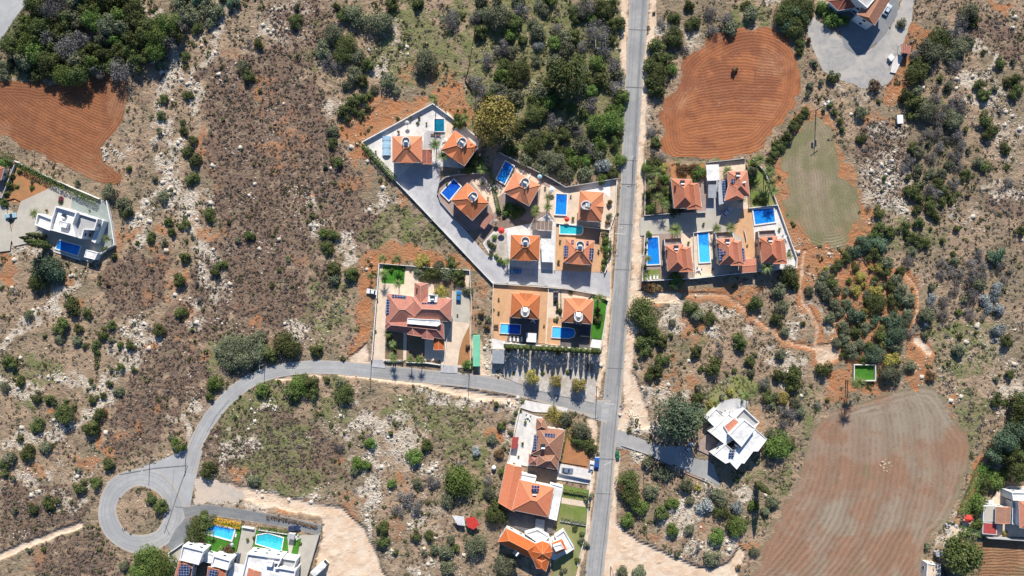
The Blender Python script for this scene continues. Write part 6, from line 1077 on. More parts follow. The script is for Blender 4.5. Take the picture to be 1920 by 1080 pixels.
VD = """
553 38 13 D;484 81 10 D;466 77 8 B;455 124 12 O;461 141 12 D;487 170 5 D;392 41 10 O;368 52 11 D;384 75 5 D;556 12 8 O;630 10 8 D;708 40 23 O;668 28 20 O;640 26 14 D;625 62 18 O;604 88 16 O;650 80 18 D;642 100 17 D;614 113 13 B;632 121 12 B;667 105 14 O;690 118 13 D;662 140 15 O;650 156 12 O;681 150 13 D;702 165 9 O;726 152 15 O;741 170 9 O;661 196 14 D;646 211 14 D;676 184 11 D;692 178 8 D;690 201 8 D;676 216 9 D
798 114 21 O;843 34 17 B;732 4 14 D;780 3 13 D;860 226 14 G;925 228 38 Y;973 130 19 D;1066 142 30 D;1148 228 20 G;1122 232 19 G;1165 200 10 G;1164 300 12 G;1098 300 12 G;1070 285 11 G;935 30 24 O;900 55 14 D;960 40 16 D;1100 5 20 B;1130 15 18 D;1120 60 22 B;1160 45 13 D;890 150 15 B;905 170 14 B;900 195 13 B;940 88 16 B;915 110 13 B;1135 90 16 B;1150 120 16 B;1130 150 16 D;1155 165 14 B;1090 270 16 O;1040 300 18 O;1000 270 17 D;1000 215 17 D;1040 225 15 B;1110 195 15 B;965 180 16 O;940 165 11 O;1015 170 15 O;1040 115 14 O;1010 85 9 S;890 30 12 B;1075 230 14 O;1060 255 15 D;1025 255 14 D;985 300 13 O;960 275 14 D;1060 325 15 O;1100 325 14 O;1130 310 14 S;1130 335 11 G;1155 265 12 D;1085 245 12 B;975 235 14 D;1000 190 13 D;1020 320 12 O;1075 20 9 D;1020 18 10 O
345 244 9 D;359 263 9 D;350 282 10 D;364 299 12 D;359 334 12 D;289 334 7 O;304 369 11 O;392 402 12 D;317 415 10 D;345 422 10 D;323 434 9 D;281 445 9 D;360 442 6 O;348 451 5 D;306 455 8 O;257 455 5 D;240 314 7 D;142 342 8 O;203 361 14 O;232 383 15 O;236 398 11 D;297 246 8 O;346 105 9 D;301 117 11 O;350 176 10 D;304 186 9 D;302 217 10 D;341 229 7 D;289 270 8 B
623 267 10 D;622 244 10 O;630 303 11 D;609 312 6 O;578 415 6 D;467 441 9 D;446 450 7 O;606 437 9 G;625 440 11 D;611 460 10 D;428 417 5 D
345 480 11 D;337 527 14 D;338 585 11 D;294 619 12 D;133 574 16 D;163 589 10 D;110 612 15 D;109 636 9 O;143 616 9 D;141 639 10 O;190 624 11 D;206 609 10 D;206 637 7 O;157 649 7 D;178 647 9 D;181 660 6 D;223 647 8 D;243 648 9 D;16 677 15 D;52 591 9 O;83 629 5 D;223 690 9 D;250 692 7 D;208 693 6 O;201 534 6 A;83 685 4 D;80 500 25 T;98 512 17 T;70 525 17 D;403 510 11 D;415 496 9 D;367 532 7 B;372 563 7 B;359 619 5 D
626 507 14 D;626 522 11 O;656 511 14 D;614 468 9 D;509 534 6 D;523 506 5 D;539 486 7 O;485 633 14 O;533 648 24 D;461 650 20 O;432 646 20 O;428 670 20 O;449 668 22 O;480 661 18 O;502 664 15 D;415 657 16 O;591 655 13 D;642 672 6 D
36 715 9 D;66 743 10 D;94 751 11 D;119 778 18 D;122 753 6 D;136 764 7 D;66 798 13 D;185 778 12 D;167 801 16 D;34 823 8 D;82 840 11 O;47 849 14 D;15 861 12 O;5 875 11 D;7 889 8 D;22 898 8 O;145 882 8 O;203 873 12 D;168 714 6 D;175 724 5 O;203 719 8 D;219 734 10 O;174 747 9 D;192 742 8 D;148 912 13 D;175 908 12 D;332 834 14 G;394 743 9 D;400 719 14 G;389 882 16 D;7 726 9 O;320 820 8 O
93 942 14 D;58 954 10 D;79 1031 6 D;25 958 8 O;52 1032 6 O;280 934 10 D;297 949 14 D;271 1056 24 G;300 1066 24 G;258 1076 17 G;232 1063 10 O;367 995 20 D;359 1013 15 O;380 981 15 D;395 974 9 O
559 722 17 G;546 738 15 D;578 718 16 D;582 738 13 D;644 740 17 D;638 718 11 O;612 712 7 D;491 732 13 G;635 838 9 B;694 831 11 G;670 870 12 G;686 871 9 G;664 882 9 O;734 907 9 G;776 858 15 G;732 813 6 D;645 812 4 D;474 901 11 O
798 834 11 D;941 797 9 D;962 788 6 O;958 812 6 O;784 906 10 O;860 903 26 G;812 902 13 B;842 939 14 O;862 871 8 B;923 825 10 O;892 846 9 S;936 851 9 A;941 884 8 G;914 902 9 B;919 924 12 O;928 952 14 D;932 966 19 D;930 759 7 D;1041 779 15 Y;1059 785 14 O;1089 808 17 O;1085 826 14 D;1107 838 13 D;1105 930 8 O;760 935 15 B
717 993 13 D;717 1013 13 D;741 1036 7 D;779 1004 11 D;805 1006 10 D;836 1034 14 O;855 1028 9 D;892 1025 20 O;840 1067 14 O;947 1063 20 O;845 940 10 O;844 1012 9 O;816 1030 10 O;795 1038 7 O;779 950 14 B;745 960 11 B
1293 7 11 D;1265 33 11 D;1301 42 13 D;1263 66 18 D;1241 42 9 B;1285 92 9 B;1232 90 16 D;1252 113 16 D;1224 122 16 D;1235 140 20 D;1222 157 14 D;1232 170 15 D;1260 128 11 G;1226 24 4 D;1379 131 8 A;1362 33 14 B;1410 24 14 O;1399 9 9 D;1370 50 14 O;1338 57 12 B;1333 22 12 B
1475 26 19 D;1491 48 18 D;1478 46 14 T;1508 12 20 D;1495 24 16 T;1486 6 17 D;1506 34 16 D;1502 77 10 D;1499 94 9 D;1517 76 7 A;1528 118 8 O;1565 142 12 D;1560 32 14 G;1583 38 12 G;1541 12 11 G;1541 153 7 O;1515 175 8 O;1521 160 8 O
1512 208 9 D;1499 221 9 D;1488 236 11 D;1478 254 12 D;1468 270 12 D;1451 286 11 D;1456 268 8 D;1446 303 10 D;1444 320 8 D;1558 196 7 D;1566 210 8 D;1576 226 8 D;1582 242 8 D;1546 205 6 O
1642 160 11 A;1649 190 5 D;1618 210 13 O;1701 175 14 D;1719 138 17 D;1730 120 16 D;1714 118 9 D;1750 94 20 O;1764 72 19 D;1800 88 17 O;1792 62 15 B;1806 40 15 B;1818 22 17 O;1828 38 12 D;1822 77 9 O;1793 120 12 B;1784 102 13 O;1716 192 16 D;1741 207 18 O;1756 185 13 B;1795 186 13 B;1779 160 10 O;1765 147 7 D;1804 203 13 B;1762 222 15 B;1790 223 17 O;1845 97 6 D;1877 115 11 D;1902 114 7 O;1840 162 11 D;1851 179 12 D;1867 164 8 O;1892 153 9 D;1909 151 12 D;1909 171 13 D;1850 221 15 D;1878 208 8 B;1692 42 9 O
1616 259 9 D;1714 274 10 D;1722 286 12 O;1730 262 8 B;1748 294 11 B;1764 275 11 B;1757 249 11 B;1795 249 13 B;1803 273 11 B;1860 247 14 D;1817 283 7 O;1887 278 10 D;1852 311 11 D;1835 303 10 O;1795 292 11 B;1782 308 9 O;1697 313 9 B;1723 317 10 O;1720 333 8 O;1660 334 6 D;1813 328 10 D;1790 343 11 B;1768 324 11 O;1748 322 9 O;1760 345 11 D;1743 354 12 B;1758 364 11 B;1712 356 13 D;1724 369 11 D;1791 367 6 D;1817 365 6 A;1769 378 9 D;1748 388 13 D;1722 393 9 D;1756 404 10 D;1726 415 11 D;1746 428 5 D;1649 396 12 D;1630 389 6 B;1653 431 14 D;1669 435 12 D;1641 440 10 D;1697 426 11 D;1704 439 8 D;1714 448 12 D;1797 428 8 D;1770 451 7 D;1915 433 10 D;1894 341 10 B
1622 457 15 T;1650 459 15 T;1735 457 11 D;1604 468 13 T;1638 476 14 D;1590 480 11 D;1664 493 13 O;1660 512 11 D;1712 470 9 O;1706 489 11 B;1572 497 11 D;1605 499 9 D;1633 502 7 Y;1550 503 7 Y;1544 519 11 O;1541 536 12 O;1561 526 11 D;1552 551 12 O;1520 545 10 O;1594 526 7 G;1605 544 10 Y;1614 519 9 Y;1642 523 8 D;1622 534 8 Y;1644 547 13 Y;1644 568 17 D;1680 523 11 O;1691 543 13 O;1703 562 13 O;1686 569 6 Y;1607 589 15 T;1568 570 11 O;1575 587 10 O;1556 596 11 O;1581 609 10 O;1585 635 11 O;1596 653 13 O;1586 663 10 D;1679 602 15 T;1653 624 13 D;1684 624 17 T;1706 622 9 B;1671 641 13 T;1656 645 8 Y;1681 651 12 O;1642 664 17 T;1704 588 11 O;1741 592 15 O;1736 631 8 O;1752 576 12 B;1748 560 9 S;1774 565 11 B;1749 539 8 O;1766 513 9 B;1784 507 9 B;1824 517 15 B;1838 533 13 O;1824 554 12 B;1800 586 8 D;1824 590 9 B;1850 563 11 S;1869 553 11 S;1873 537 9 S;1876 580 11 S;1855 578 9 S;1885 523 8 B;1870 477 14 T;1789 475 6 D;1837 475 9 B;1824 493 10 B;1876 618 12 S;1888 640 13 D;1802 656 13 O;1801 631 6 D;1830 624 4 D;1668 677 12 Y;1708 686 12 O;1547 692 15 D;1675 700 19 O;1681 674 12 Y;1747 706 9 A;1894 704 9 D;1870 712 7 O;1872 750 12 D;1887 755 8 D;1552 750 5 D;1535 759 8 B
1858 896 13 G;1851 914 15 D;1872 905 15 G;1888 890 11 D;1837 945 16 G;1832 962 11 D;1838 984 12 G;1802 1044 33 D;1793 1028 16 D;1819 1042 18 D;1772 1052 11 B;1741 1026 8 O;1776 1073 12 B;1862 872 9 O
1210 590 27 D;1227 631 15 D;1210 645 15 D;1241 640 13 D;1206 658 12 D;1243 674 13 D;1234 694 15 D;1221 704 11 D;1269 526 14 G;1215 539 10 A;1229 540 10 A;1258 629 6 D;1262 605 8 O;1297 579 14 D;1308 592 12 O;1328 598 12 D;1388 641 15 D;1350 661 10 B;1339 688 16 D;1306 657 12 D;1302 667 8 O;1407 680 11 D;1409 698 8 O;1315 692 7 D;1378 695 6 D;1363 701 4 D;1418 566 15 D;1461 544 14 O;1468 576 13 O;1460 600 13 D;1472 622 9 O;1506 607 6 D;1464 664 11 O;1462 701 13 D;1494 708 16 D;1490 726 13 D;1435 718 11 B;1310 727 8 O;1481 515 17 D;1487 533 12 D
1309 745 14 D;1434 722 11 O;1440 742 12 D;1469 748 12 Y;1471 768 11 B;1494 757 11 O;1486 778 13 B;1502 771 11 O;1193 687 5 O;1211 735 6 B;1274 785 38 T;1372 735 8 Y;1331 757 7 Y;1355 744 8 O;1460 838 23 G;1382 898 6 G;1421 864 7 O;1470 815 9 O
1179 903 19 D;1183 930 17 D;1199 950 15 G;1168 915 13 A;1221 921 14 O;1217 868 12 O;1235 886 11 O;1252 890 12 O;1287 910 14 O;1308 916 8 Y;1293 940 9 O;1238 962 15 D;1262 945 12 G;1322 951 15 S;1348 929 13 O;1354 944 11 O;1354 962 13 D;1377 981 13 D;1383 990 17 G;1413 949 10 G;1383 954 12 S;1177 977 12 G;1262 995 12 G;1293 995 10 O;1346 1008 14 G;1337 1047 15 O;1449 942 13 O;1436 960 9 O;1384 1063 7 A;1416 1036 9 O;1166 1073 12 O;1200 1075 13 O;1271 1041 7 O;1310 1028 8 B;1332 923 9 B
"""
for row in VD.replace('\n', ';').split(';'):
    f = row.split()
    if len(f) == 4: plant(float(f[0]), float(f[1]), float(f[2]), f[3], tall=(1.4 if float(f[2]) >= 30 else None))
# closed woods: fill the gaps between listed trees
def wood(poly, n, kinds, r0, r1, seed, tall=None):
    g = random.Random(seed); msk = np.zeros((GH, GW), np.float32); fillpoly(msk, poly)
    xs = [p[0] for p in poly]; ys = [p[1] for p in poly]; c_ = 0; tries = 0
    while c_ < n and tries < n * 120:
        tries += 1; x, y, r = g.uniform(min(xs), max(xs)), g.uniform(min(ys), max(ys)), g.uniform(r0, r1)
        if samp(msk, x, y) < .5 or samp(OCC, x, y) > .5: continue
        if any(math.hypot(x - v[1], y - v[2]) < (r + v[3]) * 0.62 for v in VEG): continue
        plant(x, y, r, g.choice(kinds), tall=tall); c_ += 1
wood([(70, -20), (250, -20), (262, 40), (345, 40), (330, 75), (300, 92), (262, 118), (225, 134), (165, 146), (100, 146), (60, 118), (20, 108), (12, 90), (45, 40)], 74, 'DDOODDGB', 12, 20, 3, 1.35)
wood([(0, 118), (75, 120), (78, 146), (0, 142)], 7, 'DOG', 8, 12, 4)
wood([(318, -20), (450, -20), (440, 8), (400, 22), (360, 34), (322, 30)], 11, 'DTO', 12, 17, 5)
wood([(884, -15), (1165, -15), (1166, 60), (1168, 200), (1162, 325), (1050, 342), (985, 308), (950, 268), (900, 205), (882, 150)], 58, 'DOGOBDGO', 9, 15, 6)
wood([(1905, 748), (1935, 740), (1935, 892), (1880, 892), (1852, 866), (1872, 836), (1890, 785)], 14, 'DT', 13, 19, 8, 1.5)
wood([(1735, 60), (1830, 10), (1835, 90), (1820, 200), (1810, 300), (1790, 400), (1740, 420), (1700, 390), (1700, 250), (1690, 180)], 26, 'BBOOD', 7, 11, 9)
wood([(1740, 480), (1900, 480), (1890, 600), (1740, 600)], 14, 'BBO', 7, 12, 10)
wood([(1440, 690), (1505, 690), (1510, 800), (1470, 900), (1440, 930), (1430, 760)], 10, 'ODB', 8, 12, 11)
wood([(1545, 500), (1600, 475), (1665, 480), (1700, 520), (1712, 600), (1690, 660), (1600, 690), (1565, 650), (1550, 580)], 30, 'DOTDOY', 7, 12, 12)
# palms
def palm_mesh(seed, n=22, L=1.0, droop=0.55):
    g = random.Random(seed); b = MB()
    for k in range(n):
        a_ = 2 * math.pi * k / n + g.uniform(-.15, .15); el = g.uniform(-0.1, 1.1); Lk = L * g.uniform(0.85, 1.1); pts = []
        for i in range(6):
            u = i / 5; rr = Lk * u * math.cos(el * (1 - u * 0.8)); zz = Lk * (math.sin(el) * u - droop * u * u)
            pts.append((rr * math.cos(a_), rr * math.sin(a_), zz))
        px_, py_ = -math.sin(a_), math.cos(a_)
        for i in range(1, 6):
            p, q_ = pts[i - 1], pts[i]
            for sgn in (-1, 1):
                for j in range(2):
                    u = (i - 1 + j * .5) / 5; w_ = L * 0.20 * math.sin(math.pi * min(u + 0.18, 1) ** 0.8) + .02
                    a0 = [p[c_] + (q_[c_] - p[c_]) * j * .5 for c_ in range(3)]; a1 = [p[c_] + (q_[c_] - p[c_]) * (j * .5 + .3) for c_ in range(3)]
                    tip = (a1[0] + sgn * px_ * w_ + math.cos(a_) * w_ * .6, a1[1] + sgn * py_ * w_ + math.sin(a_) * w_ * .6, a1[2] - w_ * .45)
                    b.add([a0, a1, tip], [(0, 1, 2)])
        b.tube(pts, [0.012 * L] * 6, 3)
    o = b.build('crown', 'leaf_palm', uv=False); me = o.data; bpy.data.objects.remove(o); return me
PALMS = [palm_mesh(1, 24), palm_mesh(2, 20, droop=.4), palm_mesh(3, 30, droop=.7)]
b = MB(); b.tube([(0, 0, -.1), (0.02, 0, .3), (0, 0, .7), (0, 0, 1)], [1.5, 1.0, .85, 1.0], 8); o_ = b.build('trunk', 'palm_bark'); PT = o_.data; bpy.data.objects.remove(o_)
def palm(px, py, r, h, label, base=None, group=None):
    if base: x, y, _ = W(*base)
    else: x, y, _ = W(px, py, h)
    t_ = thing('palm_tree', label, 'palm', (x, y, 0), rnd.uniform(0, 6), group)
    c_ = bpy.data.objects.new('crown', rnd.choice(PALMS)); COL.objects.link(c_); c_.parent = t_; c_.location.z = h; s_ = r * MPP * 1.15; c_.scale = (s_, s_, s_)
    k = bpy.data.objects.new('trunk', PT); COL.objects.link(k); k.parent = t_; k.scale = (0.17, 0.17, h)
    return t_
def cyp_mesh(seed, n=700):
    rg = np.random.default_rng(seed); z_ = rg.uniform(0, 1, n) ** 0.8; prof = np.sin(np.pi * np.clip(z_ * 0.86 + 0.13, 0, 1)) ** 0.7; a_ = rg.uniform(0, 2 * np.pi, n); rr = prof * rg.uniform(.75, 1.1, n)
    cen = np.stack([rr * np.cos(a_), rr * np.sin(a_), z_], 1); d = np.stack([np.cos(a_), np.sin(a_), np.full(n, .3)], 1)
    v_ = cards(np.zeros((n, 3)), np.full(n, 1.0), d + rg.standard_normal((n, 3)) * .3, rg); v_ = v_.reshape(n, 4, 3) * np.array([0.34, 0.34, 0.055]) + cen[:, None, :]
    return np_mesh('crown', v_.reshape(-1, 3), 'leaf_dark', n)
CYP = [cyp_mesh(5), cyp_mesh(6)]
def cypress(x, y, h, w_, label, group=None, z=0, mi=None):
    t_ = thing('cypress_tree', label, 'cypress', (x, y, z), rnd.uniform(0, 6), group)
    c_ = bpy.data.objects.new('crown', rnd.choice(CYP)); COL.objects.link(c_); c_.parent = t_; c_.location.z = .3; c_.scale = (w_, w_, h)
    if mi: c_.material_slots[0].link = 'OBJECT'; c_.material_slots[0].material = MATS[mi]
    k = bpy.data.objects.new('trunk', PT); COL.objects.link(k); k.parent = t_; k.scale = (0.12, 0.12, h * .6)
    return t_
def hedge(pts, wd, h, label, m='leaf_green', name='hedge', dens=16, leaf=0.28, box=False):
    """a clipped hedge along a pixel path: leaf clumps over its sides and top"""
    rg = np.random.default_rng(int(abs(pts[0][0]) * 7 + pts[0][1])); P_ = [W2(*p) for p in pts]; C_ = []; Nn = []
    for (xa, ya), (xb, yb) in zip(P_[:-1], P_[1:]):
        L = math.hypot(xb - xa, yb - ya) + 1e-6; n = int(L * (wd + 2 * h) * dens); u = rg.uniform(0, 1, n); s_ = rg.uniform(-h, wd + h, n)
        nx, ny = -(yb - ya) / L, (xb - xa) / L; off = np.clip(s_, 0, wd) - wd / 2; z_ = np.where(s_ < 0, h + s_, np.where(s_ > wd, h - (s_ - wd), h)) + rg.normal(0, .05, n)
        C_.append(np.stack([xa + (xb - xa) * u + nx * off, ya + (yb - ya) * u + ny * off, z_ + .05 * np.sin(u * L * 2)], 1))
        sgn = np.where(s_ < 0, -1, np.where(s_ > wd, 1, 0)); Nn.append(np.stack([nx * sgn, ny * sgn, np.where(sgn == 0, 1, .2)], 1))
    C_ = np.concatenate(C_); Nn = np.concatenate(Nn) + rg.standard_normal((len(C_), 3)) * .5
    o0 = P_[0]; C_ = C_ - np.array([o0[0], o0[1], 0])
    o = bpy.data.objects.new(name, np_mesh(name, cards(C_, np.full(len(C_), leaf), Nn, rg), m, len(C_))); COL.objects.link(o); o.location = (o0[0], o0[1], 0)
    return tag(o, label, 'hedge')
# ---------------------------------------------------------------- uncountable scrub, grass tufts and stones
def sampler(n, dens, seed):
    rg = np.random.default_rng(seed); out = []
    got = 0
    while got < n:
        px = rg.uniform(-30, 1950, 40000); py = rg.uniform(-30, 1110, 40000)
        gi = np.clip(((px - 960) * MPP - gx[6]) / 0.8, 0, 1e9); gx_i = np.clip(gi.astype(int) + 6, 0, nx_ - 1); gy_i = np.clip((((540 - py) * MPP - gy[6]) / 0.8).astype(int) + 6, 0, ny_ - 1)
        d = dens({k: v[gy_i, gx_i] for k, v in ZB.items()}, px, py)
        k = (rg.uniform(0, 1, 40000) < d) & (samp(OCC, px, py) < .5); out.append(np.stack([px[k], py[k]], 1)); got += int(k.sum())
    p = np.concatenate(out)[:n]; rg.shuffle(p); return p, rg
def scrub(name, n, dens, seed, m, r0, r1, leaf, per, label=None, hk=0.9):
    p, rg = sampler(n, dens, seed); x = (p[:, 0] - 960) * MPP; y = (540 - p[:, 1]) * MPP; r = rg.uniform(r0, r1, n) ** 1.0
    r = r * (0.75 + 0.5 * rg.uniform(0, 1, n) ** 2)
    d = rg.standard_normal((n, per, 3)); d[..., 2] = np.abs(d[..., 2]); d /= np.linalg.norm(d, axis=2, keepdims=True)
    cen = d * (r[:, None, None] * rg.uniform(.6, 1.05, (n, per, 1))) * np.array([1, 1, hk]); cen[..., 0] += x[:, None]; cen[..., 1] += y[:, None]
    size = np.repeat(r * leaf, per); v_ = cards(cen.reshape(-1, 3), size, (d + rg.standard_normal((n, per, 3)) * .35).reshape(-1, 3), rg); v_[:, 2] = np.maximum(v_[:, 2], .03)
    o = bpy.data.objects.new(name, np_mesh(name, v_, m, n * per)); COL.objects.link(o); return tag(o, label, 'scrub', kind='stuff')
nz = lambda px, py, s_, sd: fbm(px + 2000., py + 2000., s_, 3, sd)
scrub('heath_scrub', 15000, lambda z, x, y: np.clip(z['heath'] * 1.0 + .10 - z['sand'] * 2 - z['red'] * .6, .0, 1) * np.clip(.75 + .4 * nz(x, y, 12, 300), .05, 1), 21, 'leaf_scrub', .3, .62, .62, 13, 'low brown heath covering the open hillside', .62)
scrub('low_scrub', 11000, lambda z, x, y: np.clip(.30 - z['heath'] * .2 + z['green'] * .35 + z['dark'] * .8 - z['sand'] * 2 - z['red'] * .3 - z['pale'] * .12, 0, 1) * np.clip(.35 + 1.1 * nz(x, y, 26, 320), .0, 1.3), 22, 'leaf_lowgreen', .25, .75, .6, 12, 'low grey-green scrub scattered over the rough ground', .6)
scrub('dark_scrub', 2000, lambda z, x, y: np.clip(.3 + z['dark'] - z['sand'] * 2 - z['heath'] * .1, 0, 1) * np.clip(.0 + 1.2 * nz(x, y, 34, 340), .0, 1.5), 23, 'leaf_dark', .35, 1.05, .5, 22, 'small dark bushes dotted among the rocks', .9)
scrub('grey_scrub', 2300, lambda z, x, y: np.clip(.3 + z['dark'] * .5 - z['sand'] * 2 + (x > 1600) * .4, 0, 1) * np.clip(.0 + 1.2 * nz(x, y, 34, 360), .0, 1.5), 24, 'leaf_grey', .35, .9, .42, 20, 'dry grey bushes dotted among the rocks', .8)
# limestone blocks
n = 9000
p, rg = sampler(n, lambda z, x, y: np.clip(z['pale'] * 1.1 + .022 - z['sand'] * .4 - z['heath'] * .03, 0, 1) * np.clip(.1 + 1.2 * nz(x, y, 22, 400), 0, 1.6), 25)
x = (p[:, 0] - 960) * MPP; y = (540 - p[:, 1]) * MPP; r = rg.uniform(.1, .34, n) * (1 + 2.0 * (rg.uniform(0, 1, n) > .95)); a_ = rg.uniform(0, 6.28, n)
base8 = np.array([(-1, -.7, -.2), (.9, -.8, -.2), (1, .8, -.2), (-.8, .9, -.2), (-.6, -.5, .55), (.6, -.4, .7), (.5, .6, .5), (-.5, .5, .65)])
v8 = base8[None] * (1 + rg.uniform(-.25, .25, (n, 8, 3))) * r[:, None, None]; c_, s_ = np.cos(a_)[:, None], np.sin(a_)[:, None]
v8 = np.stack([v8[..., 0] * c_ - v8[..., 1] * s_ + x[:, None], v8[..., 0] * s_ + v8[..., 1] * c_ + y[:, None], v8[..., 2]], -1).reshape(-1, 3)
f8 = np.array([(4, 5, 6, 7), (0, 1, 5, 4), (1, 2, 6, 5), (2, 3, 7, 6), (3, 0, 4, 7)]); q = (np.arange(n)[:, None, None] * 8 + f8[None]).reshape(-1, 4)
me = bpy.data.meshes.new('loose_stones'); me.vertices.add(len(v8)); me.vertices.foreach_set('co', v8.astype(np.float32).ravel()); quads(me, q); me.materials.append(MATS['limestone'])
o = bpy.data.objects.new('loose_stones', me); COL.objects.link(o); tag(o, 'pale limestone blocks strewn over the rocky ground', 'stones', kind='stuff')
# ---------------------------------------------------------------- garden planting
palm(812, 184, 11, 10, 'tall palm at the pointed top corner of the grey-white patio')
for px, py, r, h_, lb in [(816, 271, 12, 5, 'palm between the two top villas of the left cluster'), (830, 292, 14, 4, 'low palm right of the dark red lean-to'), (1004, 398, 10, 4, 'palm just below the villa under the wood'), (1028, 370, 10, 5, 'upper palm left of the upright blue pool'), (1027, 388, 9, 5, 'lower palm left of the upright blue pool'), (1004, 392, 8, 4, 'small palm on the brown drive by the courtyard'),
    (1124, 560, 12, 5, 'palm at the top of the lawn strip beside the main road'), (1266, 432, 14, 4.5, 'palm over the shared drive above the second salmon villa'), (1344, 428, 11, 4, 'left palm above the villa with solar panels'), (1370, 427, 12, 4.5, 'right palm above the villa with solar panels'), (1364, 320, 11, 4.5, 'palm at the top left of the solar-panelled salmon villa'), (1390, 373, 9, 4.5, 'palm at the lower right of the solar-panelled salmon villa'), (1438, 500, 14, 4.5, 'palm below the salmon villa on white paving'),
    (1424, 300, 13, 6, 'palm at the top right corner of the right-hand cluster'), (1443, 322, 13, 6, 'palm beside the white wall, above the middle of the lawn'), (1446, 344, 13, 6, 'palm beside the white wall next to the lawn'), (1452, 358, 12, 6, 'palm over the red edge of the triangular field'), (1235, 372, 12, 5, 'palm in the lower part of the leafy garden'), (1232, 322, 12, 5, 'palm in the upper part of the leafy garden'), (1222, 345, 11, 5, 'palm in the left part of the leafy garden'), (1248, 385, 10, 5, 'small palm at the bottom of the leafy garden'),
    (1607, 717, 12, 7, 'palm at the lower left corner of the turf court'), (1410, 737, 13, 6, 'palm above the white flat-roofed house'), (1398, 742, 9, 5, 'smaller palm left of the one above the white house'), (745, 532, 9, 5, 'palm on the bright green turf of the large villa plot'), (727, 625, 9, 4, 'palm at the lower left of the large villa'), (736, 645, 8, 4, 'palm in the left bed of the large villa'), (735, 668, 8, 4, 'small palm near the road in the left bed of the large villa'), (718, 513, 9, 5, 'palm over the left wall of the large villa plot'), (693, 518, 7, 3, 'palm on red earth outside the left wall'),
    (717, 484, 9, 5, 'grey-green palm above the top left corner of the large villa plot'), (745, 486, 10, 5, 'palm above the bright green turf'), (952, 490, 8, 3, 'small palm below the white gravel garden'), (872, 222, 12, 4, 'palm on the wall between patio and yellow-green tree'), (200, 448, 9, 4, 'palm right of the white cubic villa'), (64, 400, 10, 4, 'palm on the beige paving left of the white cubic villa'), (904, 318, 10, 4, 'feathery palm behind the curved plot'), (1211, 518, 8, 3, 'palm at the lower left of the deep blue pool'), (1215, 485, 8, 4, 'palm between the deep blue pool and its wall'), (1480, 480, 9, 4, 'palm at the right corner of the salmon villa on white paving'), (396, 1000, 6, 3, 'palm at the left end of the bright blue pool')]: palm(px, py, r, h_, lb)
# three date palms by the lower road whose crowns stand over the wall, seen mostly by their shadows
for px, lb in ((742, 'left palm of the three beside the lower road wall'), (773, 'middle palm of the three beside the lower road wall'), (792, 'right palm of the three beside the lower road wall')): palm(px, 672, 8, 5, lb, (px, 671))
# palm row
XS = [951, 958, 966, 977, 988, 1001, 1009, 1018, 1029, 1038, 1048, 1059, 1072, 1081, 1091, 1101, 1112, 1120]
words = 'first second third fourth fifth sixth seventh eighth ninth tenth eleventh twelfth thirteenth fourteenth fifteenth sixteenth seventeenth eighteenth'.split()
for i, x in enumerate(XS):
    X_, Y_, _ = W(x, 649 + (x - 950) * .05); cypress(X_, Y_, rnd.uniform(6.4, 8.2), rnd.uniform(.85, 1.2), words[i] + ' cypress from the left in the row along the white gravel garden', 'cypresses along the gravel garden wall')
for i, (bx, by, h_, w_) in enumerate([(84, 450, 13, 1.1), (90, 456, 12.5, 1.1), (96, 462, 12, 1.1), (88, 443, 11, 1.0)]):
    X_, Y_, _ = W(bx, by); cypress(X_, Y_, h_, w_, ['uppermost but one', 'third from the top', 'lowest', 'uppermost'][i] + ' of the tall leaning-looking cypresses beside the white cubic villa', 'tall cypresses by the white cubic villa')
X_, Y_, _ = W(1418, 905); cypress(X_, Y_, 14, 1.3, 'very tall cypress below the white flat-roofed house')
X_, Y_, _ = W(1587, 713); palm(1600, 718, 13, 10.5, 'taller palm with a bare trunk left of the turf court', (1586, 712))
